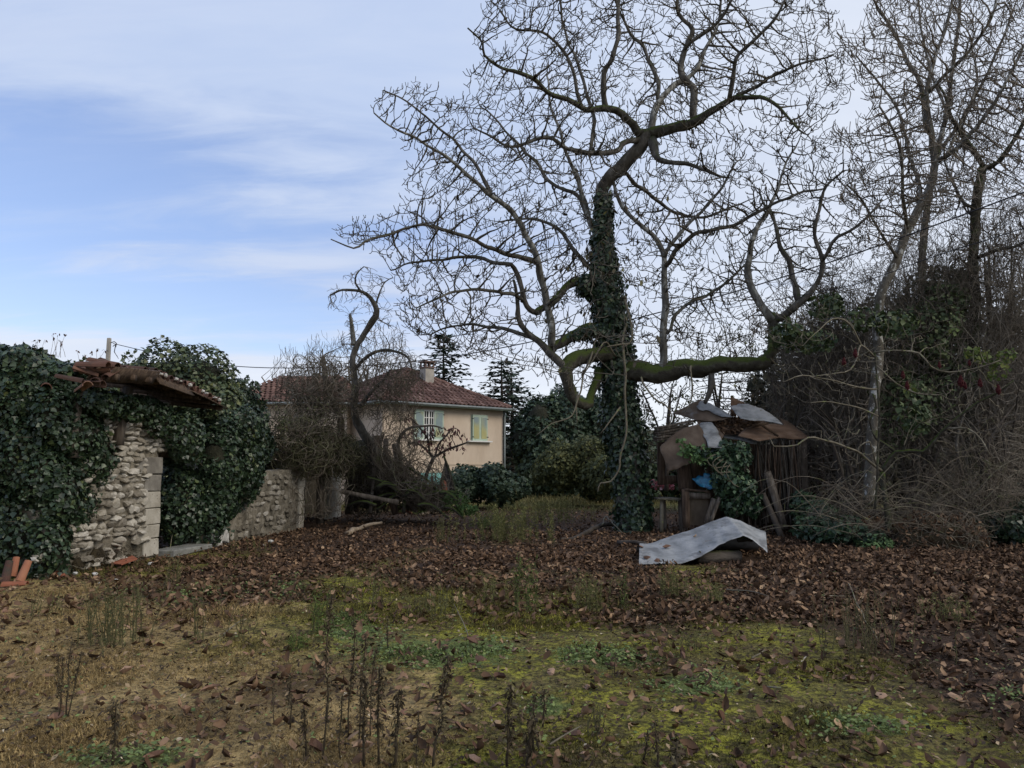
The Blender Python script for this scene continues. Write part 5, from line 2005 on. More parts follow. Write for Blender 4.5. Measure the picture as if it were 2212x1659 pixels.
# pale hanging suckers at the trunk
SK = [[(1352, 700, T - .5), (1347, 760, T - 1), (1352, 850, T - 1.2), (1351, 925, T - 1.3), (1340, 980, T - 1.3), (1340, 1012, T - 1.3), (1322, 1040, T - 1.3), (1301, 1042, T - 1.3), (1294, 1062, T - 1.3)],
      [(1385, 815, T - 1), (1410, 865, T - 1.5), (1436, 880, T - 1.6), (1447, 902, T - 1.6), (1440, 930, T - 1.6)],
      [(1280, 760, T - .9), (1262, 800, T - 1.4), (1250, 850, T - 1.6), (1235, 895, T - 1.7), (1190, 915, T - 1.8), (1160, 940, T - 1.8)],
      [(1247, 850, T - 1.5), (1243, 880, T - 1.5), (1246, 915, T - 1.5)],
      [(1330, 770, T - .8), (1310, 740, T - 1.2), (1290, 760, T - 1.4), (1270, 790, T - 1.4), (1235, 835, T - 1.5)],
      [(1340, 880, T - 1.2), (1320, 905, T - 1.4), (1300, 935, T - 1.5)],
      [(1492, 790, T - 1.4), (1495, 830, T - 1.5), (1490, 868, T - 1.5), (1476, 890, T - 1.5)],
      [(1350, 640, T - .6), (1362, 730, T - 1), (1340, 745, T - 1.2), (1310, 752, T - 1.4)]]
for q, s_ in enumerate(SK):
    pts = [P(*p) for p in s_]
    pole('sucker', pts, np.linspace(.028, .011, len(pts)) * (1.2 if q in (0, 7) else .9), PALET, main_tree, k=6, gnarl=.04, seed=q, step=.12)

# ---- trees at the right
RT = [([(1876, 1090, 17.5), (1881, 994, 17.5), (1888, 883, 17.5), (1896, 763, 17.6), (1900, 647, 17.6), (1930, 578, 17.6), (1959, 504, 17.7), (1985, 455, 17.7), (2004, 415, 17.8), (2020, 355, 17.8), (2006, 260, 17.8), (2004, 190, 17.8), (2020, 120, 17.8), (2050, 40, 17.8), (2060, -60, 17.8)],
       [12, 11.5, 11, 10.5, 10, 10, 10, 9, 8.5, 8, 6, 5, 4.2, 3.4, 2.6], ASHB, 'trunk'),
      ([(2022, 350, 17.8), (2076, 312, 17.4), (2146, 225, 17), (2190, 140, 16.8), (2230, 60, 16.6)], [6, 5, 4, 3, 2], ASHB, 'branch'),
      ([(2003, 285, 17.8), (1986, 175, 18.2), (1956, 125, 18.5), (1931, 65, 18.8), (1888, 5, 19), (1870, -60, 19)], [5.5, 5, 4.4, 3.6, 2.8, 2], ASHB, 'branch'),
      ([(2006, 200, 17.8), (2050, 155, 17.4), (2086, 120, 17.2), (2140, 40, 17), (2160, -60, 17)], [4.6, 4, 3.6, 3, 2.4], ASHB, 'branch'),
      ([(1960, 500, 17.7), (1952, 440, 17), (1950, 380, 16.6), (1938, 300, 16.2), (1900, 230, 16)], [4.6, 4, 3.4, 3, 2], ASHB, 'branch'),
      ([(1990, 445, 17.7), (1985, 400, 18.4), (1962, 320, 19), (1940, 240, 19.4), (1900, 180, 19.6), (1850, 120, 19.8)], [4.4, 4, 3.4, 3, 2.4, 1.6], ASHB, 'branch'),
      ([(1940, 560, 17.6), (1890, 480, 17), (1860, 430, 16.6), (1830, 400, 16.4)], [3.6, 3, 2.4, 1.8], ASHB, 'branch'),
      ([(2040, 340, 17.6), (2080, 260, 18.4), (2110, 180, 19), (2100, 100, 19.4)], [3.6, 3.2, 2.6, 2], ASHB, 'branch')]
RPOLY = [(1800, 60), (1850, 90), (1880, -60), (2290, -80), (2290, 480), (2150, 420), (2060, 460), (2000, 520), (1900, 560), (1800, 450), (1850, 330), (1780, 300), (1890, 250), (1820, 140)]
grown_tree('ash_tree', 'tall pale-barked tree with steep straight branches right of the walnut', 'tree', None, RT, RPOLY, 5000, 17.8, 3.2, .2, 1.4, .27, .12, .2, 21, ASHT,
           rmin=.0085, rmax=.03, stubs=(.15, (.15, .4), .8), gn=.02, cx=2020, hw=280)
RT2 = [([(1985, 1080, 21), (1988, 900, 21), (1990, 720, 21), (1992, 550, 21), (2003, 450, 21.1), (2025, 330, 21.2), (2045, 240, 21.2), (2056, 165, 21.3), (2070, 60, 21.4), (2080, -60, 21.4)], [10, 10, 9, 8, 7, 6, 5, 4.4, 3.6, 3], ASHB, 'trunk'),
       ([(2045, 240, 21.2), (2010, 150, 21.6), (1990, 60, 22), (1985, -40, 22)], [3.6, 3, 2.4, 2], ASHB, 'branch'),
       ([(2025, 330, 21.2), (2090, 240, 21), (2150, 120, 20.6), (2190, 20, 20.4)], [4, 3.4, 2.8, 2], ASHB, 'branch')]
grown_tree('ash_tree', 'slimmer pale tree rising behind the tall steep-branched one', 'tree', None, RT2, [(1900, -80), (2280, -80), (2280, 380), (2160, 420), (2060, 470), (1960, 400), (1900, 200)], 1500, 21.2, 2.4, .24, 1.5, .42, .15, .15, 22,
           ASHT, rmin=.0065, rmax=.03, stubs=(.12, (.15, .4), .8), gn=.02)
RT3 = [([(2090, 1060, 18.5), (2098, 900, 18.5), (2106, 700, 18.5), (2104, 560, 18.4), (2106, 490, 18.4), (2112, 420, 18.3), (2126, 362, 18.3)], [13, 12, 11, 10, 10, 10, 9], BARKM, 'trunk'),
       ([(2126, 362, 18.3), (2105, 328, 18.2), (2086, 300, 18.2), (2056, 250, 18), (2030, 190, 18)], [6, 5.6, 5, 4, 2.6], BARKM, 'branch'),
       ([(2126, 362, 18.3), (2156, 346, 18), (2185, 310, 17.8), (2212, 262, 17.6), (2240, 200, 17.5)], [6.4, 5.6, 5, 4, 3], BARKM, 'branch'),
       ([(2108, 450, 18.4), (2080, 440, 18.8), (2060, 400, 19), (2040, 350, 19.2)], [4, 3.4, 3, 2], BARK, 'branch'),
       ([(2104, 560, 18.4), (2150, 540, 18), (2200, 530, 17.6), (2240, 500, 17.4)], [4, 3.6, 3, 2], BARK, 'branch')]
grown_tree('mossy_tree', 'mossy crooked tree at the edge of the thicket behind the pale tree', 'tree', None, RT3, [(2000, 150), (2100, 180), (2280, 80), (2290, 620), (2180, 640), (2060, 600), (2010, 450)], 1900, 18.2, 2.4, .18, 1.2, .34, .35, .1, 23,
           DARKT, rmin=.0065, rmax=.03, stubs=(.3, (.1, .3), .4), gn=.04)
# stem colours used further down
BARKD = pmat('dull_stem_bark', [(.3, (.04, .035, .028)), (.6, (.09, .08, .065)), (.75, (.2, .19, .16))], scale=5, bump=.01)
# ------------------------------------------------------------------ tangles of vines and brush
def blobavg(bl):
    return (float(np.mean([b[0] for b in bl])), float(np.mean([b[1] for b in bl])), 0)


# vines over the low wall and the second doorway
MOSSV = pmat('mossy_vine', [(.3, (.05, .045, .028)), (.55, (.10, .095, .05)), (.75, (.19, .18, .11))], scale=3, rough=.95)
vb = [pb(640, 960, 20.5, 60, .9, 55), pb(700, 975, 22, 60, 1.0, 50), pb(610, 915, 19.6, 36, .8, 55), pb(680, 900, 21.5, 60, 1.0, 50), pb(745, 985, 23, 45, .8, 38), pb(690, 830, 21.5, 70, 1.0, 60), pb(655, 1000, 20.5, 50, .5, 28)]
vines = empty('vine_thicket', blobavg(vb), 'grey-brown tangle of dead climbing vines heaped over the low wall and dark doorway', 'vine thicket')
strands('stems', vb, 400, 16, .14, .012, DRYV, vines, 401, grav=-.05, turn=.33)
strands('fine_stems', vb, 300, 10, .12, .006, DRYV, vines, 407, grav=-.05, turn=.4)
strands('stems', [vb[0], vb[1], vb[4], vb[6]], 420, 13, .13, .016, MOSSV, vines, 402, grav=-.1, turn=.45)
strands('hanging_stems', [pb(700, 1040, 21.2, 60, .6, 60), pb(620, 1060, 20.2, 60, .5, 60)], 90, 14, .12, .009, DRYV, vines, 403, grav=-.45, turn=.28)
dk = [pb(660, 972, 21.2, 45, .5, 26), pb(725, 972, 22.8, 50, .6, 30), pb(775, 985, 24.3, 45, .8, 50)]
blob_core('dark_vine_core', dk, IVYCORE, vines, .7, .3, 4)  # solid dark lumps filling the vine tangle
tagp(blob_leaves('foliage', vb[:5] + dk, 5200, .06, pmat('small_dull_green_leaf', [(0, (.035, .045, .02)), (.6, (.07, .08, .035)), (1, (.12, .12, .05))], island=True), vines, 404, .4, 3, LEAF2, depth=1.0), kind='stuff')

# crown of drooping dead vines around the twisted tree
TW = [([(842, 1075, 23.5), (832, 1030, 23.5), (816, 985, 23.4), (784, 936, 23.3), (768, 894, 23.2), (767, 839, 23.2), (764, 785, 23.2), (767, 752, 23.2), (782, 722, 23.2), (803, 692, 23.2), (815, 672, 23.2), (801, 645, 23.2), (782, 632, 23.1), (738, 626, 23), (712, 638, 22.9)],
       [12, 11, 10, 9, 8, 7.5, 7, 6.5, 6.5, 7, 6.5, 4.5, 3.5, 2.6, 1.8], BARK, 'trunk'),
      ([(764, 745, 23.2), (762, 715, 23.2), (757, 680, 23.2)], [6, 5, 3], PALEB, 'snag'),
      ([(782, 632, 23.1), (768, 612, 23), (772, 595, 22.9), (788, 580, 22.8)], [2.6, 2.2, 1.8, 1.2], BARK, 'branch'),
      ([(812, 690, 23.2), (818, 640, 23.4), (830, 610, 23.6), (850, 600, 23.7)], [2, 1.8, 1.5, 1], BARK, 'branch'),
      ([(742, 960, 22.6), (735, 916, 22.6), (717, 868, 22.5), (706, 825, 22.4), (697, 767, 22.4)], [9, 8, 7, 6, 5], WOOD, 'dead_stem'),
      ([(775, 880, 23.2), (800, 850, 23), (830, 820, 22.8), (842, 800, 22.7)], [5, 4, 3, 2], BARK, 'branch'),
      ([(767, 800, 23.2), (800, 765, 23), (850, 757, 22.7), (880, 770, 22.5), (890, 800, 22.4)], [4, 3.5, 3, 2.4, 1.6], BARK, 'branch'),
      ([(865, 1000, 23), (860, 960, 22.8), (885, 925, 22.6), (925, 918, 22.4), (950, 925, 22.3)], [4.5, 4, 3, 2.2, 1.5], DRYV, 'branch')]
tw, twp = grown_tree('twisted_tree', 'twisted half-dead tree with a hooked crown standing in the collapsed ruin', 'tree', None, TW,
                     [(700, 640), (740, 580), (800, 560), (840, 600), (850, 680), (900, 760), (905, 830), (860, 880), (790, 900), (700, 850), (640, 880), (590, 830), (640, 780), (720, 740), (740, 690), (700, 670)],
                     900, 23.2, 1.5, .15, 1.1, .26, .35, -.05, 31, DRYV, rmin=.0065, rmax=.03, stubs=(.3, (.1, .3), -.2), gn=.05)
cb_ = [pb(850, 800, 22.8, 60, .9, 48), pb(680, 820, 21.8, 70, .9, 50), pb(800, 840, 22.8, 60, .8, 60)]
strands('vines', cb_, 230, 16, .15, .009, DRYV, tw, 405, grav=-.12, turn=.3, shell=True)
strands('sloping_vines', [pb(850, 940, 22.8, 50, .8, 90), pb(910, 1020, 22.4, 60, .7, 60), pb(960, 1070, 22.2, 50, .6, 25)], 330, 15, .15, .009, DRYV, tw, 408, grav=-.25, turn=.25)
strands('hanging_vines', [pb(870, 830, 22.7, 46, .8, 60), pb(650, 850, 21.6, 60, .8, 60)], 190, 12, .15, .0065, DRYV, tw, 406, grav=-.5, turn=.2)

# collapsed heap of timber, brush and mossy tiles
hb = [pb(800, 1050, 23.8, 55, .9, 60), pb(860, 1045, 23.6, 50, .9, 50), pb(905, 1070, 23.4, 50, .8, 32), pb(940, 1085, 23.2, 40, .7, 18), pb(832, 1010, 24.2, 28, .8, 40)]
heap = empty('collapsed_heap', blobavg(hb), 'dark heap of fallen rafters, brush and mossy debris at the end of the ruined wall', 'debris heap')
blob_core('debris', hb, MOSS_SHADE, heap, .8, .35, 8, zmin=-.1)
strands('brush', hb, 900, 10, .14, .011, DARKT, heap, 411, grav=-.05, turn=.35)
strands('brush', hb[:3], 200, 9, .15, .011, MOSSV, heap, 412, grav=-.1, turn=.3)
rr = np.random.default_rng(51)
TP = [((822, 1060), (814, 942), 24.0, .24, WOODB), ((838, 1060), (834, 948), 24.0, .13, WOOD), ((855, 1110), (828, 985), 23.0, .18, WOODB), ((880, 1100), (850, 960), 23.2, .14, WOOD), ((900, 1105), (800, 985), 22.8, .1, WOOD),
      ((770, 1105), (790, 1000), 23.4, .13, WOODB), ((752, 1108), (757, 1005), 24.6, .16, WOOD), ((735, 1060), (860, 1085), 21.6, .12, WOOD), ((930, 1075), (850, 1000), 22.6, .08, BARKM), ((960, 1080), (880, 1010), 22.4, .07, BARKM),
      ((985, 1100), (870, 1040), 22.2, .08, BARKM), ((800, 1108), (808, 1010), 22.8, .1, WOOD), ((872, 1108), (884, 1040), 22.4, .1, BARKM)]
for i, (a, b, Y, w, m_) in enumerate(TP):
    bar('timber', P(a[0], a[1], Y), P(b[0], b[1], Y + .4), w, w * .7, m_, heap, seed=60 + i, bend=.04, jit=.01)
for i in range(16):
    a = P(rr.uniform(800, 960), rr.uniform(1050, 1100), rr.uniform(21.6, 22.8))
    d = np.array([rr.uniform(.4, 1.0) * rr.choice([-1, 1]), rr.normal() * .3, rr.normal() * .2])
    pole('mossy_branch', [a, a + d * .4 + [0, 0, .1], a + d], [.05, .045, .03], BARKM, heap, k=7, gnarl=.04, seed=i, lump=.1)
MT = pmat('mossy_clay_tile', [(0, (.09, .04, .03)), (1, (.24, .11, .07))], objrand=True, scale=6, moss=((.07, .10, .015), 1.1, 1.5, 5))
CTM = canal_tile(MT, .5, .12, .1)
for i in range(46):
    px, py = rr.uniform(830, 985), rr.uniform(1078, 1112)
    g = G(px, py)
    o = bpy.data.objects.new('tile', CTM)
    link(o, heap)
    hgt = max(0, .42 - abs(px - 905) * .0042 - (py - 1078) * .006)
    o.location = Vector(np.array([g[0], g[1], rr.uniform(.0, 1) * hgt + .02]) - ORIG[heap.name])
    o.rotation_euler = (rr.normal() * .3, rr.normal() * .6, rr.uniform(0, 6.28))
slab = [P(962, 992, 23.4), P(980, 1070, 23.2), P(942, 1075, 23.6)]
bm = bmesh.new()
f = bm.faces.new([bm.verts.new(Vector(q)) for q in slab])
ex = bmesh.ops.extrude_face_region(bm, geom=[f])
for e in ex['geom']:
    if isinstance(e, bmesh.types.BMVert):
        e.co.y += .06
tagp(mkbm('leaning_board', bm, WOOD, origin=slab[2]), 'pointed grey board leaning upright at the outer end of the debris heap', 'board')
pole('mossy_branch', [P(985, 1078, 23), P(972, 1020, 23), P(960, 985, 23)], [.07, .05, .03], BARKM, heap, k=7, gnarl=.04, seed=88)
pole('post', [P(935, 1062, 23.3), P(933, 1028, 23.3)], [.05, .045], DARKT, heap, k=7, seed=89)
o_ = bpy.data.objects.new('roof_tile', CTO)
link(o_)
o_.location = P(962, 1068, 22.6)
o_.rotation_euler = (.9, .2, .5)
tagp(o_, 'bright orange tile piece stuck in the debris beside the pointed board', 'roof tile')
# ferny greens at the heap
bush('patch of fresh green brambles growing at the outer foot of the debris heap', [pb(985, 1082, 22.4, 30, .6, 22), pb(1010, 1100, 22, 24, .5, 12)], 1800, .08, pmat('fresh_bramble_leaf', [(0, (.04, .08, .02)), (1, (.10, .16, .045))], island=True), 411, core=0, cat='brambles', name='brambles')

# small staghorn sumac before the house
sb = (918, 1040, 26)
SU = [([(918, 1040, 26), (926, 1012, 26), (936, 988, 26)], [4.5, 4, 4], DARKT, 'trunk'),
      ([(936, 988, 26), (960, 975, 26), (985, 965, 25.9), (1010, 955, 25.8)], [3.2, 2.6, 2.2, 1.6], DARKT, 'branch'),
      ([(936, 988, 26), (915, 965, 26), (895, 955, 26.1), (880, 962, 26.2)], [3, 2.4, 2, 1.5], DARKT, 'branch'),
      ([(940, 985, 26), (948, 960, 26.2), (965, 940, 26.3), (975, 925, 26.3)], [2.6, 2.2, 1.8, 1.4], DARKT, 'branch'),
      ([(928, 978, 26), (925, 950, 26), (905, 925, 25.8), (890, 905, 25.7)], [2.4, 2, 1.8, 1.4], DARKT, 'branch')]
su, sup = grown_tree('sumac', 'small dark shrub with drooping maroon leaves in front of the peach house wall', 'shrub', None, SU,
                     [(862, 905), (885, 888), (900, 905), (950, 925), (975, 918), (1005, 935), (1020, 960), (1000, 968), (960, 985), (900, 965), (870, 960), (878, 930)], 190, 26, .7, .14, 1, .24, .25, .1, 41,
                     DARKT, rmin=.009, rmax=.02, stubs=(.2, (.08, .2), .7))
rr = np.random.default_rng(52)
c = sup[-300:]
leaves('leaf', LEAF2, c + rr.normal(size=c.shape) * .03, rr.normal(size=c.shape), rr.uniform(.1, .2, len(c)), MAROON, su, axis=rr.normal(size=c.shape) * .25 + [0, 0, -1], ratio=.9)['kind'] = 'stuff'

# ------------------------------------------------------------------ fallen branches
def stick(label, pts, r0, r1, mat, seed, group='fallen branches and twigs', z=None):
    q = [G(p[0], p[1]) + np.array([0, 0, (p[2] if len(p) > 2 else .03)]) for p in pts]
    o = pole('fallen_branch', q, np.linspace(r0, r1, len(q)), mat, None, k=7, gnarl=.03, seed=seed, lump=.08, origin=q[0], step=.1)
    tagp(o, label, 'branch', group)


BARE = pmat('barkless_pale_wood', [(.3, (.16, .12, .08)), (.6, (.34, .27, .19)), (.75, (.42, .36, .27))], scale=3, rough=.9)
stick('pale barkless branch lying in the litter before the debris heap', [(750, 1156, .04), (775, 1147, .06), (800, 1140, .08), (825, 1138, .1)], .07, .035, BARE, 1)
stick('long thin forked branch lying out from the debris heap', [(905, 1115, .05), (950, 1110, .1), (990, 1098, .2), (985, 1085, .25)], .05, .02, BARE, 2)
stick('thin pale stick pointing from the debris heap to the meadow', [(985, 1100, .1), (1010, 1102, .08), (1040, 1108, .03)], .02, .012, PALET, 3)
stick('bent pale twig arching over the far weeds', [(992, 1080, .1), (1005, 1052, .0), (1030, 1046, .0), (1050, 1052, .0)][:2] + [(1015, 1075, .35), (1050, 1082, .3)], .02, .01, PALET, 4)
stick('dark mossy root-like branch running from the foot of the ivy trunk', [(1338, 1142, .12), (1300, 1146, .14), (1270, 1156, .07), (1235, 1164, .03), (1210, 1168, .0)], .07, .03, DARKT, 5)
stick('forked white twig on the dark branch by the ivy trunk', [(1300, 1148, .16), (1310, 1140, .3), (1325, 1150, .2), (1345, 1156, .05)], .02, .012, PALET, 6)
stick('dark rotten log in the litter between the trunk and the metal sheet', [(1335, 1175, .03), (1370, 1178, .05), (1395, 1180, .04)], .05, .04, DARKT, 7)
stick('thin pale curved twig on the moss in front of the low wall', [(483, 1375, .02), (500, 1366, .04), (520, 1352, .05)], .009, .004, PALET, 8)
stick('pale grey twig at the front edge between two dry stalks', [(1188, 1612, .01), (1210, 1598, .03), (1250, 1580, .05)], .007, .004, PALET, 9)
stick('straight white stick leaning out of the brown weed thicket', [(1835, 1308, .25), (1860, 1345, .12), (1895, 1385, .0)], .006, .004, PALET, 10)
stick('long thin straw-coloured stick lying in the dense litter', [(1745, 1296, .03), (1800, 1297, .04), (1845, 1292, .05)], .008, .005, PALET, 11)
stick('thin twig in the litter in front of the metal sheet', [(1570, 1278, .03), (1620, 1286, .04), (1660, 1296, .03)], .01, .006, DRYV, 12)
stick('short white stick on the moss right of the centre', [(1655, 1490, .02), (1690, 1496, .03), (1770, 1502, .02)][:2], .007, .006, PALET, 13)
stick('small twig stub in the sparse leaves', [(1625, 1426, .02), (1650, 1412, .05)], .008, .005, PALET, 14)
stick('long leaning straw rising from the threshold stone', [(362, 1195, .0), (372, 1190, .35), (377, 1190, .55)], .008, .005, PALET, 15)
stick('dead twig leaning over the moss by the small weeds', [(1010, 1378, .01), (1000, 1365, .10), (985, 1352, .2)], .006, .003, PALET, 16)
stick('stubby pale stick lying crosswise near the brown thicket', [(1820, 1280, .03), (1880, 1283, .03), (1930, 1290, .03)], .008, .005, DRYV, 17)

# ------------------------------------------------------------------ the tumbledown hut
def Zp(zx, zy):
    return 1360.5 + zx * .2645, 822.9 + zy * .2645


def ZP(zx, zy, Y):
    return P(*Zp(zx, zy), Y)


GALV = pmat('dull_galvanised_sheet', [(.3, (.14, .15, .155)), (.5, (.25, .262, .27)), (.7, (.36, .372, .38))], scale=3.5, rough=.6, spec=.35, metal=.1, bump=.012, bscale=5,
            patches=[(7, .60, .70, (.16, .15, .135)), (2.2, .55, .66, (.14, .145, .15))], warp=(1, 1, 2.2))
RUST = pmat('brown_rusted_sheet', [(.3, (.075, .055, .04)), (.5, (.125, .09, .064)), (.7, (.18, .135, .10))], scale=2.5, rough=.85, spec=.3, bump=.01, bscale=8,
            patches=[(1.4, .60, .7, (.16, .15, .14))])
RUST2 = pmat('reddish_rusted_sheet', [(.3, (.07, .045, .03)), (.5, (.12, .074, .048)), (.7, (.18, .125, .09))], scale=3, rough=.85, spec=.3, bump=.01, bscale=8,
             patches=[(1.5, .56, .64, (.09, .06, .04))], warp=(.6, .6, 3))
hut = empty('hut', ZP(800, 1180, 19.6) * [1, 1, 0], 'tumbledown hut of posts and sticks roofed with bent rusty and grey metal sheets', 'hut')


def ray_plane(px, py, P0, N):
    v = (CY - py) / F
    d = np.array([(px - CX) / F, ct - st * v, st + ct * v])
    o = np.array([0, 0, EYE])
    t = ((P0 - o) @ N) / (d @ N)
    return o + d * t


def plate(name, outline, Yc, N, mat, parent, seed=0, dent=.03, bend=None, jag=.01, th=.008, zmap=Zp):
    """metal sheet lying in a tilted plane, outline traced in the hut close-up"""
    rr = np.random.default_rng(seed)
    N = unit(np.array(N, float))
    C_ = np.mean([zmap(*p) for p in outline], 0)
    P0 = P(C_[0], C_[1], Yc)
    pts = [ray_plane(*zmap(*p), P0, N) for p in outline]
    dense = []
    for i, a in enumerate(pts):
        b = pts[(i + 1) % len(pts)]
        m = max(2, int(np.linalg.norm(b - a) / .07))
        for k in range(m):
            dense.append(a + (b - a) * k / m + rr.normal(size=3) * jag * (k > 0))
    # interior grid
    u = unit(np.cross(N, [0.1, .2, 1]))
    w = np.cross(N, u)
    D = np.array([[(q - P0) @ u, (q - P0) @ w] for q in dense])
    lo, hi = D.min(0), D.max(0)
    gxx, gyy = np.meshgrid(np.arange(lo[0] + .05, hi[0], .09), np.arange(lo[1] + .05, hi[1], .09))
    gp = np.stack([gxx.ravel(), gyy.ravel()], 1) + rr.normal(size=(gxx.size, 2)) * .008
    ins = in_poly(gp[:, 0], gp[:, 1], [tuple(q) for q in D])
    gp = gp[ins]
    # keep away from border
    dd = np.min(np.linalg.norm(gp[:, None] - D[None], axis=2), axis=1) if len(gp) else np.array([])
    gp = gp[dd > .035] if len(gp) else gp
    from mathutils.geometry import delaunay_2d_cdt
    vin = [Vector(q) for q in D] + [Vector(q) for q in gp]
    ed = [(i, (i + 1) % len(D)) for i in range(len(D))]
    vo, eo, fo, *_ = delaunay_2d_cdt(vin, ed, [], 1, 1e-5)
    vo = np.array([tuple(q) for q in vo])
    Q = P0 + vo[:, :1] * u + vo[:, 1:] * w
    h = wob(Q, 2.2, seed + 5, 2) * dent
    if bend:
        s = (Q - P0) @ np.array(bend[0], float)
        h += -bend[1] * s * s
    Q = Q + N * h[:, None]
    bm = bmesh.new()
    vs = [bm.verts.new(q) for q in Q]
    vs2 = [bm.verts.new(q - N * th) for q in Q]
    cnt = {}
    for f in fo:
        try:
            bm.faces.new([vs[i] for i in f])
            bm.faces.new([vs2[i] for i in f][::-1])
        except ValueError:
            continue
        for a, b in zip(f, list(f[1:]) + [f[0]]):
            cnt[(a, b)] = 1
    for (a, b) in cnt:
        if (b, a) not in cnt:
            bm.faces.new([vs[a], vs2[a], vs2[b], vs[b]])
    o = mkbm(name, bm, mat, parent, smooth=False)
    for p in o.data.polygons:
        p.use_smooth = True
    return o


YS = 19.0
plate('metal_sheet', [(245, 540), (290, 500), (330, 455), (400, 405), (470, 375), (560, 355), (590, 390), (605, 430), (625, 490), (632, 555), (560, 600), (500, 670), (420, 700), (325, 737), (300, 720), (285, 650), (262, 600)], YS - .5, (-.25, -.93, .25), RUST, hut, 1, .03, ((1, 0, .3), .05))
plate('metal_sheet', [(568, 352), (620, 335), (668, 334), (700, 372), (725, 410), (740, 450), (757, 505), (750, 548), (690, 545), (640, 545), (630, 490), (600, 430)], YS - .55, (.1, -.85, .5), GALV, hut, 2, .03)
plate('metal_sheet', [(342, 265), (420, 232), (500, 190), (580, 155), (620, 170), (680, 200), (760, 240), (840, 298), (760, 320), (640, 330), (540, 320), (430, 285)], YS + .1, (-.25, -.62, .75), RUST, hut, 3, .04)
plate('metal_sheet', [(545, 205), (575, 162), (625, 165), (700, 205), (745, 225), (835, 295), (750, 290), (690, 265), (640, 235), (600, 240), (560, 225)], YS - .02, (-.2, -.62, .75), GALV, hut, 4, .03)
plate('metal_sheet', [(818, 212), (900, 190), (962, 190), (1080, 235), (1160, 290), (1245, 368), (1170, 345), (1090, 325), (1000, 318), (908, 303), (860, 262)], YS - .35, (.2, -.6, .78), GALV, hut, 5, .05)
plate('metal_sheet', [(818, 290), (822, 215), (824, 124), (870, 148), (910, 165), (945, 190), (905, 195), (850, 215), (870, 290)], YS + .2, (.55, -.8, .1), RUST2, hut, 6, .03)
plate('metal_sheet', [(1222, 305), (1290, 336), (1340, 370), (1385, 410), (1430, 445), (1482, 462), (1440, 482), (1310, 480), (1220, 470), (1150, 482), (1060, 500), (960, 470), (880, 450), (905, 420), (950, 392), (1010, 372), (1090, 358), (1180, 352), (1250, 368)], YS + .15, (.3, -.6, .76), RUST2, hut, 7, .05)
plate('metal_sheet', [(745, 430), (820, 440), (880, 452), (960, 470), (1060, 500), (1030, 512), (995, 516), (900, 485), (800, 470), (760, 462)], YS - .1, (.1, -.7, .7), GALV, hut, 8, .03)
plate('metal_sheet', [(540, 318), (640, 328), (720, 385), (770, 440), (740, 480), (640, 440), (560, 357)], YS - .3, (0, -.7, .7), RUST, hut, 12, .03)
plate('roof_board', [(640, 330), (840, 295), (1050, 312), (1120, 345), (960, 400), (900, 430), (740, 440), (690, 380)], YS + .1, (0, -.55, .83), WOODB, hut, 9, .02)
for k, (a, b) in enumerate((((760, 395), (1070, 330)), ((900, 400), (1130, 345)), ((1085, 365), (1210, 450)))):
    bar('lath', ZP(*a, YS - .15), ZP(*b, YS - .05), .05, .04, WOODB, hut, seed=k)
# leaves caught on the roof
rr = np.random.default_rng(71)
lp = []
while len(lp) < 420:
    q = (rr.uniform(640, 1080), rr.uniform(290, 440))
    if in_poly(np.array([q[0]]), np.array([q[1]]), [(640, 325), (700, 290), (830, 305), (1050, 320), (1080, 345), (930, 395), (880, 420), (740, 430), (700, 380)])[0]:
        N_ = unit(np.array([0, -.55, .83]))
        P0_ = ZP(880, 360, YS + .05)
        lp.append(ray_plane(*Zp(*q), P0_, N_) + N_ * rr.uniform(.01, .09))
lp = np.array(lp)
o = leaves('leaf_litter', LEAF8, lp, rr.normal(size=lp.shape) * .5 + [0, -.5, .8], rr.uniform(.06, .13, len(lp)), LITTER, None, seed=6, curl=(-2, 4), ratio=1.1, origin=lp[0])
tagp(o, 'brown leaves gathered in the hollow between the metal roof sheets', 'leaf litter', kind='stuff')
# weathered boards under the left eave
for k in range(6):
    y0 = 385 + k * 20
    bar('board', ZP(215, y0, YS - .2 + .02 * k), ZP(345 + (5 - k) * 38, y0 - 20 - (5 - k) * 8, YS + .1), .055, .28, WOOD, hut, seed=80 + k, jit=.008)
# posts
def zbar(name, a, b, Y, w, d, mat, seed, **k):
    return bar(name, ZP(*a, Y), ZP(*b, k.pop('Y2', Y)), w, d, mat, hut, seed=seed, **k)


zbar('post', (255, 500), (258, 850), YS + .4, .19, .14, WOODB, 91)
zbar('rail', (240, 805), (400, 805), YS + .4, .2, .06, WOODB, 92, roll=0)
zbar('post', (395, 690), (412, 900), YS + .1, .08, .08, WOODB, 93)
zbar('board', (440, 690), (468, 885), YS - .05, .3, .05, WOODB, 94)
zbar('board', (530, 640), (560, 900), YS + .25, .4, .04, WOODB, 97)
zbar('post', (452, 885), (463, 1195), YS - .3, .17, .12, WOODB, 95)
zbar('rail', (465, 935), (655, 940), YS - .3, .14, .06, WOOD, 96, roll=0)
zbar('shelf', (440, 885), (640, 905), YS - .2, .05, .35, WOODB, 98)
bm = bmesh.new()
pc = ZP(560, 1065, YS - .2)
box_bm(bm, pc, (.50, .035, .66), Matrix.Rotation(.08, 3, 'Z'), .004, rr, .004)
mkbm('panel', bm, pmat('stained_plywood', [(.3, (.05, .038, .026)), (.55, (.11, .085, .06)), (.75, (.17, .14, .105))], scale=2.5, warp=(1.5, 1.5, .6)), hut)
zbar('plank', (625, 1165), (690, 960), YS - .45, .13, .04, WOOD, 99)
zbar('plank', (655, 1165), (735, 950), YS - .5, .08, .04, WOOD, 100)
zbar('plank', (870, 960), (880, 1090), YS - .5, .06, .04, WOOD, 104)
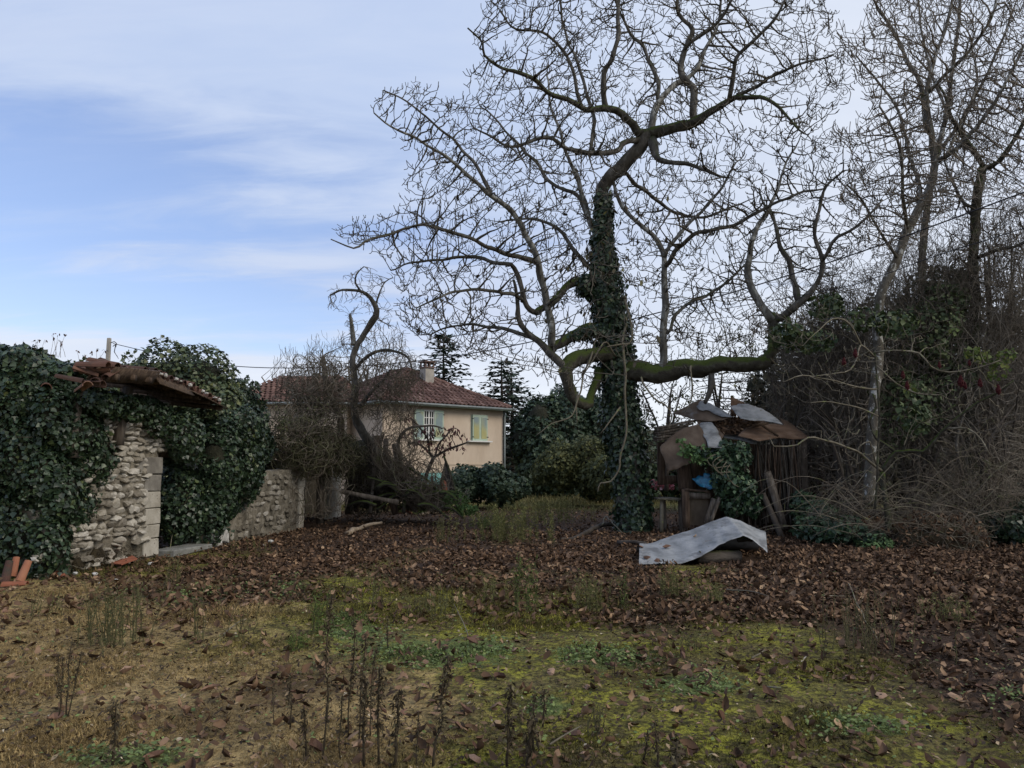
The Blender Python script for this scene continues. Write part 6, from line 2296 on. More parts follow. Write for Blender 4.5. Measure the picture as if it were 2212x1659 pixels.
zbar('leaning_pole', (1262, 1215), (1120, 745), YS - .4, .17, .14, WOOD, 101, Y2=YS - .1, bend=.04)
zbar('leaning_pole', (1245, 1300), (1085, 925), YS - 1.1, .12, .1, DARKT, 102, Y2=YS - .3, bend=.04)
zbar('post', (1400, 480), (1405, 1200), YS + .5, .2, .16, DARKT, 103, bend=.03)
zbar('post', (1330, 490), (1310, 1180), YS + .4, .1, .09, WOODB, 105, bend=.05)
for k in range(84):
    x0 = rr.uniform(880, 1400)
    x1 = x0 + rr.normal() * 45 + 25
    Y_k = YS + rr.uniform(-.15, .6)
    a, b = ZP(x0, rr.uniform(470, 560), Y_k), ZP(x1, rr.uniform(1150, 1230), Y_k - .2)
    m = (a + b) / 2 + rr.normal(size=3) * .05
    pole('stick', [a, m, b], [.012, .018, .022], (DARKT, BARKD, WOODB)[k % 3], hut, k=5, gnarl=.03, seed=k, step=.3)
for k in range(4):
    x0 = 1010 + k * 60
    zbar('wall_board', (x0, 520), (x0 + 20, 1180), YS + .75, .34, .03, WOODB, 110 + k)
zbar('wall_board', (700, 500), (720, 1170), YS + .7, .5, .03, WOODB, 120)
zbar('wall_board', (840, 480), (850, 1180), YS + .7, .5, .03, WOODB, 121)
zbar('wall_board', (930, 480), (950, 1180), YS + .72, .5, .03, WOODB, 122)
# ivy bush on the hut front
hb2 = [(*ZP(720, 640, YS - .45), .33, .32, .26), (*ZP(800, 800, YS - .45), .40, .35, .42), (*ZP(900, 620, YS - .4), .30, .3, .32), (*ZP(930, 840, YS - .4), .34, .3, .42), (*ZP(850, 980, YS - .35), .42, .3, .35),
       (*ZP(560, 580, YS - .65), .28, .2, .14), (*ZP(1000, 1000, YS - .35), .22, .25, .35), (*ZP(760, 530, YS - .5), .22, .2, .15)]
hi = empty('ivy', blobavg(hb2), 'bright-edged ivy spilling over the front of the tumbledown hut', 'ivy')
blob_core('stems', hb2, IVYCORE, hi, .68, .3, 3)  # solid dark core under the hut ivy leaves
IVYB = pmat('brighter_ivy_leaf', [(0, (.016, .034, .018)), (.45, (.034, .066, .034)), (.8, (.055, .105, .05)), (1, (.11, .18, .07))], island=True, rough=.45, spec=.45)
tagp(blob_leaves('foliage', hb2, 4200, .095, IVYB, hi, 72, .35, 4, LEAFI, depth=.4, droop=.7), kind='stuff')
lt = np.array([ZP(*q, YS - .75) for q in ((410, 500), (450, 520), (470, 560), (490, 545), (480, 600), (510, 570), (530, 610), (440, 575), (520, 640), (560, 640), (600, 650), (640, 610), (620, 560))])
lt = np.repeat(lt, 9, 0) + rr.normal(size=(len(lt) * 9, 3)) * .045
tagp(leaves('foliage', LEAFI, lt, rr.normal(size=lt.shape) + [0, -1, .4], .10, pmat('fresh_ivy_leaf', [(0, (.05, .10, .03)), (1, (.13, .22, .08))], island=True, rough=.5), hi, seed=7), kind='stuff')
for k in range(5):
    a = ZP(1000 + k * 25, 470 + 10 * k, YS - .7)
    pole('stem', [ZP(700 + 30 * k, 600 + 20 * k, YS - .8), ZP(620 + 40 * k, 640 + 30 * k, YS - .85), ZP(680 + 40 * k, 720 + 30 * k, YS - .8), ZP(800 + 20 * k, 700 + 40 * k, YS - .8)], [.012] * 4, PALET, hi, k=5, gnarl=.05, seed=k)
# blue tarp
tp = plate('blue_tarpaulin', [(505, 788), (560, 760), (640, 745), (700, 760), (725, 800), (700, 860), (650, 872), (590, 850), (545, 825)], YS - .55, (-.2, -.9, .4),
           pmat('blue_plastic', [(.35, (.006, .06, .12)), (.55, (.012, .15, .28)), (.7, (.03, .27, .42))], scale=9, rough=.45, spec=.5), None, 73, .16, jag=.02, th=.003)
tagp(tp, 'crumpled bright blue plastic tarpaulin stuffed in the hut opening under the ivy', 'tarpaulin')
# small table
tb = empty('table', ZP(330, 1165, YS + .1) * [1, 1, 0], 'small mossy weathered table left of the hut cupboard', 'table')
a, b = ZP(228, 962, YS - .05), ZP(435, 968, YS - .05)
for k in range(5):
    bar('table_plank', a + [0, .13 * k, 0], b + [0, .13 * k, 0], .04, .12, PALET if k < 1 else WOOD, tb, seed=130 + k, roll=0)
for k, (x0, x1, Yk) in enumerate(((262, 256, YS), (418, 425, YS), (280, 285, YS + .5), (408, 412, YS + .5))):
    bar('leg', ZP(x0, 975, Yk), ZP(x1, 1168, Yk) * [1, 1, 0], .085, .07, PALET if k == 0 else WOOD, tb, seed=140 + k)
# pink and red flowers / cloth seen behind
PINK = pmat('pink_petal', [(0, (.35, .08, .09)), (.5, (.5, .16, .18)), (1, (.6, .45, .45))], island=True)
for q, (cx_, cy_, rx, lab) in enumerate(((190, 840, 55, 'cluster of red and whitish garden flowers seen left of the hut in the distance'), (305, 862, 60, 'low band of coral pink flowers behind the hut table'))):
    n = 130
    C_ = np.array([ZP(cx_ + rr.normal() * rx * .5, cy_ + rr.normal() * (16 if q == 0 else 8), 30) for _ in range(n)])
    o = leaves('flower_clump', LEAF2, C_, rr.normal(size=C_.shape), rr.uniform(.07, .16, n), PINK, None, origin=C_[0], ratio=1.5)
    tagp(o, lab, 'flowers', 'pink flowers in the distance', kind='stuff')
# lean-to behind at the right
lean = empty('lean_to', ZP(1560, 960, 21.5) * [1, 1, 0], 'low half-hidden lean-to with a weathered board roof right of the hut', 'shed')
for k in range(4):
    bar('board', ZP(1445, 545 + 16 * k, 21.3 - .12 * k), ZP(1660, 575 + 12 * k, 21.5 - .12 * k), .04, .2, WOOD, lean, seed=150 + k, roll=0)
bar('post', ZP(1550, 610, 21.5), ZP(1570, 965, 21.5), .17, .14, WOODB, lean, seed=155)
bar('post', ZP(1450, 600, 21.8), ZP(1455, 960, 21.8), .13, .1, WOODB, lean, seed=156)
bar('rail', ZP(1340, 610, 21.9), ZP(1660, 620, 21.9), .1, .08, WOODB, lean, seed=157)

# grey sheet on the ground over a log
fr = [(75, 1490), (180, 1485), (400, 1484), (580, 1420), (720, 1342), (800, 1302), (930, 1268), (990, 1290), (1060, 1350), (1125, 1412)]
bk = [(80, 1325), (165, 1328), (340, 1268), (500, 1212), (640, 1150), (715, 1122), (790, 1098), (900, 1130), (1010, 1190), (1110, 1230)]
def g_or(zx, zy, Y):
    q = ZP(zx, zy, Y)
    return q


m_, nv = 60, 16
tt = np.linspace(0, 1, m_)
lf = np.linspace(0, 1, len(fr))
FX, FY = np.interp(tt, lf, [p[0] for p in fr]), np.interp(tt, lf, [p[1] for p in fr])
BX, BY = np.interp(tt, lf, [p[0] for p in bk]), np.interp(tt, lf, [p[1] for p in bk])
rr = np.random.default_rng(81)
YF = 12.95 + .15 * np.sin(tt * 3)
YB = YF + 1.05
Vt = []
for i in range(m_):
    a = ZP(FX[i], FY[i] + rr.normal() * 2.2, YF[i])
    b = ZP(BX[i], BY[i] + rr.normal() * 1.5, YB[i])
    for k in range(nv):
        s = min(1, k / 11)
        q = a + (b - a) * s
        if k > 11:  # rear flap added down to the ground to keep the cavity dark
            f_ = (k - 11) / 4
            q = q + np.array([0, .5 * f_, -q[2] * f_ * f_ * 1.02])
        q = q + np.array([0, 0, .02 * math.sin(s * PI)])
        Vt.append(q)
Vt = np.array(Vt)
Vt[:, 2] += wob(Vt, 3.0, 9, 2) * .022 + wob(Vt, 9.0, 10, 2) * .007
Vt[:, 2] = np.maximum(Vt[:, 2], .012)
Vb = Vt - [0, 0, .006]
ia = np.arange(m_ - 1)[:, None] * nv
ja = np.arange(nv - 1)[None]
f1 = np.stack([ia + ja, ia + nv + ja, ia + nv + ja + 1, ia + ja + 1], -1).reshape(-1, 4)
n0 = len(Vt)
edge = []
for i in range(m_ - 1):
    edge.append([i * nv, n0 + i * nv, n0 + (i + 1) * nv, (i + 1) * nv])
    edge.append([i * nv + nv - 1, (i + 1) * nv + nv - 1, n0 + (i + 1) * nv + nv - 1, n0 + i * nv + nv - 1])
sheet = mk('metal_sheet', np.vstack([Vt, Vb]), np.vstack([f1, f1[:, ::-1] + n0, np.array(edge)]), GALV, None, smooth=True, origin=(Vt[0][0], Vt[0][1], 0))
tagp(sheet, 'large bent grey metal sheet lying on the leaf litter in front of the hut', 'metal sheet')
lg = pole('log', [ZP(560, 1440, 13.25) * [1, 1, 0] + [0, 0, .10], ZP(740, 1445, 13.3) * [1, 1, 0] + [0, 0, .10], ZP(900, 1475, 13.35) * [1, 1, 0] + [0, 0, .09]], [.10, .11, .09],
          pmat('mossy_log', [(.3, (.045, .036, .028)), (.6, (.12, .10, .08))], scale=5, bump=.02, moss=((.06, .075, .012), 1.5, 1.9, 5), warp=(.5, 3, 3)), None, k=10, gnarl=.02, seed=3, origin=ZP(700, 1450, 13.3))
tagp(lg, 'mossy barkless log lying under the front edge of the metal sheet', 'log')
lg = pole('log', [ZP(880, 1290, 13.6), ZP(960, 1285, 13.6), ZP(1000, 1300, 13.6)], [.06, .07, .05], BARKM, None, k=9, gnarl=.02, seed=4, origin=ZP(880, 1290, 13.6))
tagp(lg, 'small green mossy piece of wood propping the ridge of the metal sheet', 'log')
for k, (zx, zy, s) in enumerate(((300, 1375, .15), (95, 1358, .13), (130, 1455, .15), (530, 1292, .10), (240, 1470, .12), (60, 1420, .14))):
    i = np.argmin(np.linalg.norm(np.stack(proj(Vt), 1) - np.array(Zp(zx, zy)), axis=1))
    o = bpy.data.objects.new('leaf', variants[k % 6])
    link(o)
    o.location = Vt[i] + [0, -.01, .02]
    o.scale = (s, s, s)
    o.rotation_euler = (.5, .2 * k, 1.3 * k)
    tagp(o, ['curled brown leaf in the middle of the low end of the ground sheet', 'upright leaf at the upper corner of the sheet\'s low end', 'flat brown leaf on the sheet\'s lower corner',
             'small tan leaf higher up on the sheet\'s slope', 'brown leaf overlapping the sheet\'s lower edge', 'leaf leaning on the short end of the ground sheet'][k], 'leaf', 'single leaves on the metal sheet')

# ------------------------------------------------------------------ the thicket at the right
TG_ = 'trees and shrubs of the thicket'
sgl = [([(1923, 1178, 16), (1916, 1100, 16), (1908, 1055, 16), (1906, 1018, 16)], [6.8, 6.1, 5.4, 5.4], BARKM, 'trunk'),
       ([(1906, 1018, 16), (1936, 978, 15.9), (1965, 975, 15.8), (1992, 976, 15.7), (2043, 925, 15.4), (2080, 895, 15.2), (2117, 869, 15), (2155, 850, 14.8), (2191, 823, 14.6)], [4.8, 4.8, 4.1, 4.1, 3.4, 2.7, 2.4, 2, 1.4], BARKM, 'branch'),
       ([(1936, 978, 15.9), (1915, 960, 15.9), (1895, 948, 15.9), (1880, 910, 15.8), (1893, 880, 15.8), (1885, 850, 15.8)], [3.4, 3.1, 2.7, 2.4, 2, 1.4], BARKM, 'branch'),
       ([(1906, 1018, 16), (1875, 995, 15.7), (1848, 974, 15.5), (1815, 962, 15.3), (1774, 948, 15), (1745, 945, 14.8), (1722, 962, 14.8), (1700, 965, 14.8), (1672, 962, 14.8), (1665, 945, 14.8)], [3.4, 2.7, 2.4, 2.2, 2, 1.8, 1.6, 1.5, 1.4, 1.1], PALET, 'branch'),
       ([(1950, 978, 15.9), (1965, 945, 15.6), (1987, 916, 15.4), (2025, 900, 15.2), (2066, 874, 15)], [2.7, 2.3, 2, 1.8, 1.4], BARKM, 'branch'),
       ([(1895, 1010, 16), (1885, 970, 15.8), (1878, 955, 15.8), (1855, 965, 15.6), (1848, 1010, 15.6)], [2, 1.8, 1.5, 1.4, 1.1], PALET, 'branch'),
       ([(2117, 869, 15), (2115, 845, 14.9), (2117, 830, 14.9)], [1.6, 1.5, 1.4], PALET, 'branch'),
       ([(2043, 925, 15.4), (2090, 925, 15), (2120, 950, 14.8), (2140, 985, 14.7)], [2.3, 2, 1.8, 1.4], PALET, 'branch')]
grown_tree('sumac', 'crooked little tree with wide low forks and pale twigs in front of the thicket', 'tree', TG_, sgl,
           [(1660, 930), (1800, 900), (1900, 850), (2000, 880), (2100, 800), (2200, 800), (2180, 900), (2140, 1000), (2000, 990), (1900, 960), (1840, 1040), (1780, 980)], 150, 15.4, 1.0, .17, 1.1, .4, .25, .05, 51,
           PALET, rmin=.006, rmax=.02, stubs=(.12, (.1, .3), .3))
UB = [([(1700, 900, 15), (1655, 945, 14.9), (1640, 900, 15)], [1.4, 1.4, 0.95], PALET, 'branch')]
# upper pale-twigged tree crossing the thicket
ul = [([(1890, 1100, 15.5), (1895, 1000, 15.5), (1900, 900, 15.4), (1893, 800, 15.4), (1888, 760, 15.4)], [2.7, 2.7, 2.4, 2, 1.8], BARKM, 'trunk'),
      ([(1888, 770, 15.4), (1860, 745, 15.2), (1852, 770, 15), (1835, 800, 14.9), (1805, 808, 14.8), (1760, 812, 14.6)], [2.3, 2, 1.9, 1.6, 1.4, 1.1], PALET, 'branch'),
      ([(1888, 762, 15.4), (1930, 757, 15.2), (1985, 762, 15), (2010, 790, 14.9), (2050, 805, 14.8), (2110, 795, 14.6), (2160, 780, 14.5)], [2.3, 2, 1.9, 1.8, 1.6, 1.4, 1.1], PALET, 'branch'),
      ([(1860, 745, 15.2), (1835, 700, 15), (1800, 690, 14.8), (1760, 720, 14.6), (1735, 745, 14.6)], [1.9, 1.6, 1.4, 1.2, 0.95], PALET, 'branch'),
      ([(1895, 840, 15.4), (1850, 835, 15.1), (1790, 820, 14.8), (1730, 810, 14.5), (1690, 825, 14.4)], [2, 1.8, 1.5, 1.4, 1], PALET, 'branch'),
      ([(1893, 790, 15.4), (1940, 830, 15.2), (1985, 850, 15), (2035, 855, 14.8)], [1.8, 1.6, 1.4, 1], PALET, 'branch'),
      ([(1900, 900, 15.4), (1850, 880, 15.2), (1800, 868, 15), (1750, 870, 14.8)], [1.6, 1.5, 1.2, 0.95], PALET, 'branch')]
st2, st2p = grown_tree('sumac', 'tangle-crowned staghorn sumac with dark red fruit cones high in the thicket', 'tree', TG_, ul,
                  [(1640, 640), (1760, 640), (1900, 700), (2050, 690), (2200, 740), (2200, 860), (2050, 880), (1900, 870), (1750, 880), (1650, 840)], 330, 15, 1.2, .17, 1.1, .36, .25, .05, 52,
                  PALET, rmin=.0055, rmax=.016, stubs=(.15, (.1, .3), .4))
# fruit cones
k = 0
cone = bmesh.new()
bmesh.ops.create_icosphere(cone, subdivisions=3, radius=1)
for v in cone.verts:
    w_ = 1 + .22 * math.sin(v.co.x * 14) * math.sin(v.co.y * 13 + 1) + .12 * math.sin(v.co.z * 17)
    v.co *= w_
    v.co.x *= .62 - .2 * v.co.z
    v.co.y *= .62 - .2 * v.co.z
cm = bpy.data.meshes.new('fruit_cone')
cone.to_mesh(cm)
cone.free()
cm.materials.append(RED)
for zx, zy, s in ((258, 700, 1), (205, 740, 1), (650, 755, .8), (480, 800, .9), (500, 850, 1), (750, 830, 1.3), (840, 838, 1), (925, 868, 1.1), (770, 850, .8), (790, 745, .7)):
    px, py = (3150 + zx * .844) / 1.8228, (800 + zy * .844) / 1.8228
    o = bpy.data.objects.new('fruit_cone', cm)
    link(o, st2)
    o.location = Vector(P(px, py, 14.7) - ORIG[st2.name])
    o.scale = (.06 * s, .06 * s, .085 * s)

HOLLY = pmat('holly_leaf', [(0, (.03, .046, .02)), (.5, (.066, .092, .038)), (1, (.13, .155, .065))], island=True, rough=.65, spec=.3)
YB_ = [pb(2125, 770, 15, 28, .3, 22), pb(2150, 800, 15, 22, .3, 25), pb(2100, 760, 15, 18, .25, 14), pb(2060, 715, 15.2, 8, .15, 8), pb(1968, 838, 15.5, 18, .2, 14), pb(2170, 770, 15, 18, .3, 20)]
bush('sapling with large pale yellow-green leaves against the dark thicket', YB_, 300, .085, YELG, 311, core=0, group=TG_, leaf=LEAFI, cat='sapling', name='sapling', lump=.9)
IVYG = pmat('ivy_leaf_mid_green', [(0, (.025, .042, .017)), (.5, (.045, .07, .028)), (1, (.10, .13, .045))], island=True, rough=.5)
bush('dark evergreen holly-like bush climbing around the pale trunks', [pb(2010, 660, 19.5, 60, 1.2, 70), pb(1990, 760, 19, 70, 1.2, 80), pb(2040, 740, 19, 50, 1, 80), pb(1960, 850, 18.6, 60, .9, 80), pb(2060, 620, 19.8, 40, 1, 60)],
     10000, .095, HOLLY, 312, core=0, group=TG_, leaf=LEAFI, lump=.7, lscale=3.4)
bush('mid-green ivy leaves dotting the thicket above the hut', [pb(1745, 735, 17.5, 55, .8, 30), pb(1700, 720, 17.5, 40, .8, 30), pb(1790, 660, 17.5, 40, .7, 36), pb(1860, 690, 16.6, 40, .4, 30), pb(1930, 700, 16.8, 50, .5, 36), pb(1975, 900, 16.6, 40, .4, 40)],
     1500, .11, IVYG, 313, core=0, group=TG_, leaf=LEAFI, lump=.5, lscale=2.4)


DARKB = pmat('thicket_twig', [(.3, (.10, .084, .066)), (.6, (.19, .165, .13)), (.75, (.3, .27, .22))], scale=3)


def thick(label, limbs, poly, natt, Y, half, seed, leafm, pr, sz=.07, mat=DARKB, step=.2, kill=.32, name='thicket_shrub', cat='shrub', up=.1, jit=.35, rmin=.007):
    return grown_tree(name, label, cat, TG_, limbs, poly, natt, Y, half, step, 1.3, kill, jit, up, seed, mat, rmin=rmin, rmax=.03, stubs=(.3, (.1, .35), .3),
                      leafspec=(leafm, pr, sz, LEAF2, .05) if leafm else None)


def stems(px, Y, ytop, sp, n, r=5, base=1120):
    rr = np.random.default_rng(int(px))
    out = []
    for i in range(n):
        x0 = px + rr.uniform(-.3, .3) * sp
        x1 = px + rr.uniform(-1, 1) * sp * 1.2
        xm = (x0 + x1) / 2 + rr.normal() * sp * .35
        out.append(([(x0, base, Y), (xm, (base + ytop) / 2, Y + rr.uniform(-.5, .5)), (x1, ytop + rr.uniform(0, 120), Y + rr.uniform(-.8, .8))], [r, r * .6, r * .12], DARKT if i % 2 else BARKD, 'trunk' if i == 0 else 'stem'))
    return out


thick('dense dark shrub with withered brown leaves right behind the hut', stems(1720, 20.5, 720, 60, 7), [(1630, 790), (1680, 700), (1760, 640), (1840, 600), (1880, 720), (1880, 1080), (1640, 1080)], 1500, 20.5, 1.4, 61, DULL, .55, .08)
thick('tall scrubby tree with dark little leaves crowding the pale trunks', stems(1800, 21.5, 560, 60, 6), [(1740, 640), (1790, 540), (1860, 500), (1950, 520), (1960, 700), (1920, 900), (1780, 900)], 1500, 21.5, 1.4, 62, DULL, .45, .08)
thick('dark tall scrub at the right edge full of tiny withered leaves', stems(2150, 19.5, 480, 70, 8, 7), [(2040, 560), (2080, 440), (2150, 420), (2290, 420), (2290, 1080), (2060, 1080)], 2600, 19.5, 1.6, 63, DULL, .5, .08)
thick('broad tangle of brown twigs between the evergreen bush and the sumac', stems(1990, 18.8, 620, 90, 9), [(1880, 700), (1950, 560), (2050, 520), (2120, 560), (2150, 1080), (1880, 1100)], 2000, 18.8, 1.2, 64, DULL, .35, .075)
thick('low dark twig tangle between the hut and the crooked little tree', stems(1840, 18.6, 780, 90, 9), [(1770, 900), (1790, 780), (1850, 760), (1900, 850), (1900, 1110), (1770, 1110)], 1300, 18.6, 1.0, 65, DULL, .3, .07)
thick('dark undergrowth of bare twigs at the far right of the thicket', stems(2130, 17.2, 800, 90, 9), [(2020, 880), (2100, 780), (2290, 760), (2290, 1140), (2020, 1140)], 1600, 17.2, 1.0, 66, DULL, .3, .07)

fb = [pb(1720, 900, 21.5, 50, .6, 190), pb(1800, 860, 20.4, 70, .9, 230), pb(1900, 840, 19.2, 70, .9, 260), pb(2010, 800, 19, 80, .9, 300), pb(2120, 780, 18.4, 80, .9, 310), pb(2220, 770, 18, 70, .9, 320)]
for q in range(3):
    rt = empty('thicket_shrub', (fb[q * 2][0], fb[q * 2][1], 0), ('haze of fine grey-brown stems standing right behind the hut', 'wall of fine grey-brown stems behind the crooked little tree',
                                                           'wall of fine bare stems at the far right of the thicket')[q], 'shrub', TG_)
    strands('stems', fb[q * 2:q * 2 + 2], (900, 800, 650)[q], 13, .22, .0075, DARKB, rt, 430 + q, turn=.20, grav=.10, up=1.4)
    strands('twigs', fb[q * 2:q * 2 + 2], 900, 9, .13, .005, DARKB, rt, 440 + q, turn=.4, grav=.0)

# dark backdrop of the wood behind
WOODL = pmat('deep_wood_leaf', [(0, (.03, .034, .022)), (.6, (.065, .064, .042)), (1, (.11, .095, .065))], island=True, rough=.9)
wb_ = [pb(1700, 900, 27, 90, 2, 150), pb(1800, 860, 28, 100, 2, 180), pb(1900, 830, 28, 100, 2, 210), pb(2010, 820, 28, 100, 2, 200), pb(2120, 820, 27, 110, 2, 210), pb(2240, 820, 26, 110, 2, 220),
       pb(1650, 1010, 27, 90, 2, 80), pb(1800, 1020, 26, 150, 2, 80), pb(2000, 1020, 26, 150, 2, 90), pb(2200, 1020, 25, 150, 2, 100)]
o = blob_leaves('woods', wb_, 46000, .22, WOODL, None, 321, .3, .9, LEAF2, spread=1, depth=.5)
tagp(o, 'dark depth of the wood closing the view behind the thicket', 'woods', kind='stuff')
o = blob_core('wood_shade_core', [(b[0], b[1] + .5, b[2] * .75, b[3], b[4], b[5] * .8) for b in wb_], pmat('deep_wood_shade', [(.3, (.012, .012, .008)), (.7, (.035, .032, .022))], scale=5, bump=.1), None, .8, .25, 5)  # near-black core, the shade inside the wood put into its colour
tagp(o, 'solid dark core painted as the shade deep inside the wood', 'woods', kind='stuff')
# low green ground cover at the foot
gb_ = [pb(1765, 1115, 18.0, 40, .8, 40), pb(1765, 1145, 17, 44, .7, 26), pb(1820, 1145, 16.6, 50, .7, 32), pb(1880, 1160, 16, 36, .5, 20), pb(1735, 1090, 18.6, 26, .5, 36), pb(2160, 1140, 16.6, 50, .8, 34), pb(2220, 1130, 16.6, 40, .8, 50)]
bush('dark green ivy and nettles covering the ground between the hut and the brush pile', gb_[:5], 7500, .085, IVYB, 331, leaf=LEAFI, core=.7, lump=.35, lscale=4, cat='ground cover', name='ground_ivy')
bush('dark green ivy covering the ground at the far right under the thicket', gb_[5:], 4200, .085, IVY, 332, leaf=LEAFI, core=.7, lump=.35, lscale=4, cat='ground cover', name='ground_ivy')
bush('small patch of pale green nettles at the foot of the crooked little tree', [pb(1880, 1178, 15.6, 22, .3, 10), pb(1905, 1172, 15.6, 18, .3, 10)], 420, .07, YELG if False else pmat('nettle_leaf', [(0, (.05, .09, .035)), (1, (.11, .18, .07))], island=True), 333, core=0, cat='nettles', name='nettles')
# brush pile
pbs = [pb(2010, 1165, 15.9, 80, .9, 62), pb(2060, 1160, 15.9, 60, .8, 50), pb(1960, 1170, 15.9, 50, .7, 44)]
pile = empty('brush_pile', blobavg(pbs), 'rounded pile of twigs and brown leaves below the crooked little tree', 'brush pile')
blob_core('inner_brush', pbs, MOSS_SHADE, pile, .72, .3, 6, zmin=-.05)
strands('twigs', pbs, 620, 10, .11, .006, DRYV, pile, 421, turn=.35, grav=-.03)
rr = np.random.default_rng(91)
d = sphere_pts(2600, rr)
w_ = rr.choice(3, 2600)
Bq = np.array(pbs)
c = Bq[w_, :3] + d * Bq[w_, 3:6] * rr.uniform(.7, .98, (2600, 1))
c = c[c[:, 2] > .02]
tagp(leaves('foliage', LEAF8, c, d[:len(c)] * .5 + rr.normal(size=c.shape) * .5 + [0, 0, .5], rr.uniform(.06, .12, len(c)), LITTER, pile, seed=9, curl=(-2, 4)), kind='stuff')
# arching canes
can = empty('bramble_canes', P(1960, 1120, 16.4) * [1, 1, 0], 'long pale bramble canes arching low across the foot of the thicket', 'brambles')
for k in range(58):
    x0 = rr.uniform(1740, 2150)
    L_ = rr.uniform(90, 260) * rr.choice([-1, 1])
    y0 = rr.uniform(1060, 1175)
    h = rr.uniform(20, 110)
    Yk = rr.uniform(15.3, 17.2)
    pts = [P(x0 + L_ * f, y0 - h * math.sin(PI * f * .85) + 10 * f, Yk + rr.normal() * .1) for f in np.linspace(0, 1, 6)]
    for q in pts:
        q[2] = max(q[2], .02)
    pole('cane', pts, np.linspace(.009, .004, 6), PALET if k % 2 else DRYV, can, k=4, gnarl=.03, seed=k, step=.25)
strands('twigs', [pb(1850, 1110, 16.4, 110, .8, 60), pb(2050, 1090, 16.6, 120, .8, 80)], 420, 11, .15, .005, DRYV, can, 422, turn=.22, grav=-.05)
strands('twigs', [pb(2150, 1000, 16.4, 90, .8, 130)], 160, 11, .17, .005, DRYV, can, 423, turn=.2, grav=-.2)

# ------------------------------------------------------------------ trees behind the hut and far trees
def ftree(label, px, Y, ytop, poly, natt, half, seed, leafm=None, pr=.5, sz=.1, mat=DARKT, up=.15, step=.3, kill=.5, name='background_tree', rmin=.012, base=1060, jit=.25, group='thin trees beyond the clearing', r=5, stubs=(.3, (.2, .5), .5)):
    rr = np.random.default_rng(seed)
    l = [([(px, base, Y), (px + rr.normal() * 8, (base * .6 + ytop * .4), Y), (px + rr.normal() * 14, base * .3 + ytop * .7, Y)], [r, r * .7, r * .35], mat, 'trunk')]
    for i in range(3):
        x2 = px + rr.uniform(-1, 1) * 60
        l.append(([(px, base * .7 + ytop * .3, Y), ((px + x2) / 2, base * .45 + ytop * .55, Y + rr.normal() * .5), (x2, base * .25 + ytop * .75, Y + rr.normal())], [r * .6, r * .4, r * .25], mat, 'branch'))
    return grown_tree(name, label, 'tree', group, l, poly, natt, Y, half, step, 1.8, kill, jit, up, seed, mat, rmin=rmin, rmax=.05, stubs=stubs,
                      leafspec=(leafm, pr, sz, LEAF2, .1) if leafm else None, limbk=6)


ftree('olive-leaved tree letting sky through just right of the ivy trunk', 1440, 27, 770, [(1370, 800), (1420, 770), (1500, 780), (1520, 900), (1480, 1020), (1390, 1020)], 900, 1.8, 71, OLIVE, 1.0, .13)
ftree('olive-leaved tree behind the long mossy bough and the hut roof', 1560, 28, 700, [(1480, 800), (1500, 730), (1580, 700), (1650, 760), (1660, 1000), (1480, 1020)], 1100, 2, 72, OLIVE, .9, .13)
ftree('thin-leaved dull tree with fine twigs above the hut', 1650, 30, 660, [(1560, 780), (1600, 700), (1680, 650), (1760, 700), (1760, 960), (1600, 980)], 1100, 2, 73, DULL, .7, .12)
ftree('pale bare birch-like clump whose fine twigs show behind the bough fork', 1700, 36, 540, [(1600, 700), (1640, 600), (1700, 540), (1780, 560), (1820, 700), (1780, 900), (1620, 900)], 1200, 2.4, 74, None, mat=ASHT, up=.5, rmin=.01, step=.35, jit=.15)
ftree('fine-twigged bare tree on the skyline at the right', 2160, 34, 520, [(2080, 700), (2120, 540), (2200, 500), (2290, 540), (2290, 900), (2100, 900)], 1200, 2.4, 75, None, mat=ASHT, up=.5, rmin=.01, step=.35, jit=.15)
ftree('fine-twigged bare tree on the skyline behind the tall pale trunk', 1960, 34, 520, [(1860, 700), (1900, 560), (1960, 520), (2040, 560), (2060, 900), (1860, 900)], 1100, 2.4, 76, None, mat=ASHT, up=.5, rmin=.01, step=.35, jit=.15)
for q, (px, yt, lab) in enumerate(((620, 765, 'faint leafless poplar showing over the wing of the house'), (690, 740, 'thin leafless poplar rising behind the dead stem of the ruin'), (740, 735, 'leafless poplar directly behind the twisted tree'),
                                   (800, 730, 'pale leafless poplar between the twisted tree and the roof ridge'), (850, 735, 'leafless poplar seen above the main roof ridge'))):
    ftree(lab, px, 48, yt, [(px - 40, 850), (px - 30, yt + 20), (px - 8, yt), (px + 10, yt - 8), (px + 34, yt + 24), (px + 40, 850)], 420, 1.6, 80 + q, None, mat=ASHT, up=.9, rmin=.0095, step=.35, kill=.42, jit=.1, base=960, group='leafless poplars behind the house',
          stubs=(.2, (.3, .8), 1.2))
# hazy low woods along the horizon
hz = [(x, 105 + 10 * math.sin(x * .07), 2.2 + 1.2 * math.sin(x * .11), 9, 3, 3.6 + 1.2 * math.sin(x * .05 + 1)) for x in range(-110, 130, 9)]
o = blob_leaves('far_woods', hz, 26000, .9, pmat('far_wood_leaf', [(0, (.05, .06, .05)), (1, (.11, .115, .09))], island=True), None, 341, .35, .3, LEAF2, spread=1, depth=.5)
tagp(o, 'distant grey-green woods along the horizon', 'woods', kind='stuff')
o = blob_core('distant_woods', hz, pmat('far_wood', [(.3, (.05, .055, .045)), (.7, (.09, .09, .07))], scale=.3), None, .85, .25, 5)
tagp(o, 'solid mass of the distant woods on the horizon', 'woods', kind='stuff')
bush('tall hedge continuing behind the peach house to the ruin', [(-20 + i * 2.6, 52 + (i % 3), 1.6, 2.2, 1.6, 2.2 + .6 * (i % 2)) for i in range(8)], 9000, .25, LAUREL, 342, leaf=SPRAY, cat='hedge', name='hedge')

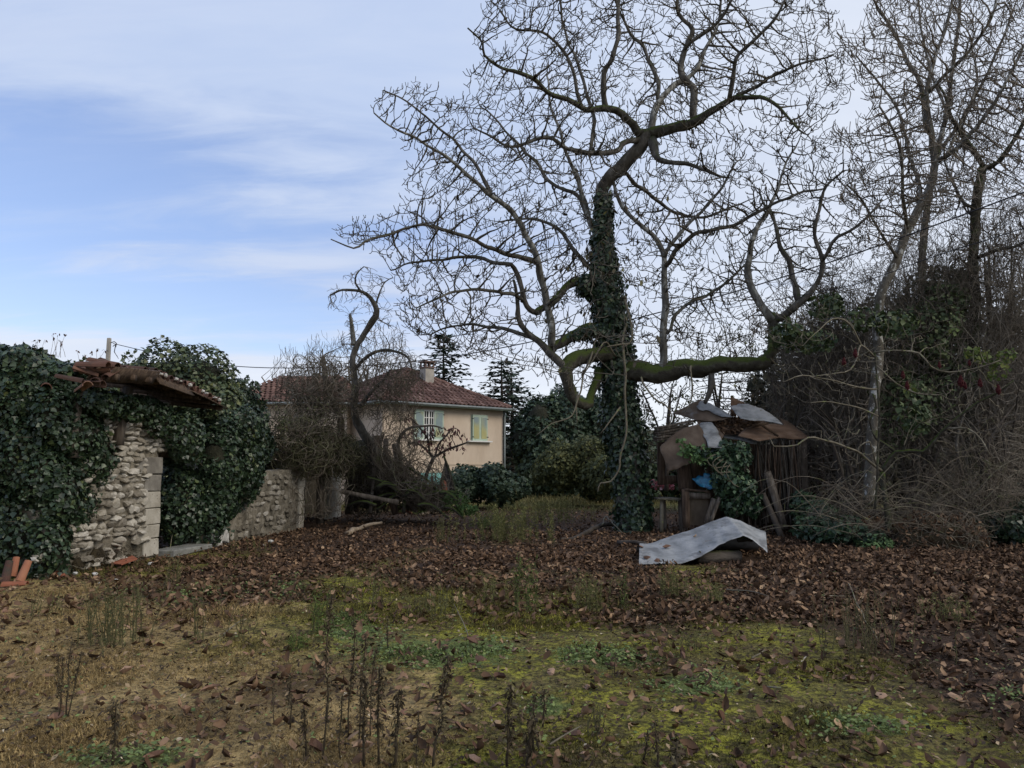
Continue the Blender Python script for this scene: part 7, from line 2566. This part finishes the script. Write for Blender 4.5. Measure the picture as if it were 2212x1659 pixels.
# ------------------------------------------------------------------ utility pole and cables
up = empty('utility_pole', P(235, 800, 34) * [1, 1, 0], 'slim pale concrete utility pole rising behind the ivy and the broken roof', 'utility pole')
t_, b_ = P(236, 730, 34), P(234, 1000, 34)
bm = bmesh.new()
h = t_[2] + .6
for v0, v1 in ((0, 1),):
    m = Matrix.Translation(Vector((t_[0], t_[1], (t_[2] - .6) / 2)))
    r_ = bmesh.ops.create_cube(bm, size=1, matrix=m @ Matrix.Diagonal((.26, .2, h, 1)))
    for v in r_['verts']:
        if v.co.z > h / 2:
            v.co.x = t_[0] + (v.co.x - t_[0]) * .62
            v.co.y = t_[1] + (v.co.y - t_[1]) * .62
bmesh.ops.bevel(bm, geom=bm.edges[:], offset=.02, segments=1, affect='EDGES')
mkbm('pole', bm, CONC, up)
pole('bracket', [P(240, 740, 34), P(247, 738, 33.9), P(252, 742, 33.9), P(250, 750, 33.9)], [.02] * 4, DARKT, up, k=5)
CAB = pmat('black_cable', [(.3, (.012, .012, .014)), (.7, (.03, .03, .035))], rough=.5)


def cable(label, pts, r, seed=0):
    q = [P(*p) for p in pts]
    o = pole('cable', q, [r] * len(q), CAB, None, k=5, lump=0, step=.8, origin=q[0])
    tagp(o, label, 'cable', 'overhead cables')


cable('overhead cable running from the utility pole over the house towards the walnut tree', [(244, 742, 34), (330, 762, 31), (430, 782, 29.5), (520, 792, 28), (620, 795, 26.5), (760, 792, 25), (900, 780, 23.5), (1050, 758, 22), (1300, 705, 20.4), (1500, 655, 19.2), (1700, 596, 18.2), (1900, 530, 16.5), (2240, 405, 14)], .016)
cable('dark loop of loose wire ends hanging at the head of the utility pole', [(244, 748, 33.8), (250, 744, 33.7), (247, 760, 33.7), (256, 775, 33.7), (252, 768, 33.7)], .02)
cable('lower black cable crossing the thicket and the pale trunks', [(1560, 668, 20), (1720, 640, 18), (1856, 612, 16), (2000, 560, 14.4), (2120, 522, 13.2), (2260, 478, 12)], .009)
cable('upper thin cable crossing the top of the pale tree', [(1740, 442, 20), (1880, 398, 18), (2030, 330, 16.4), (2160, 262, 15), (2260, 205, 14)], .007)
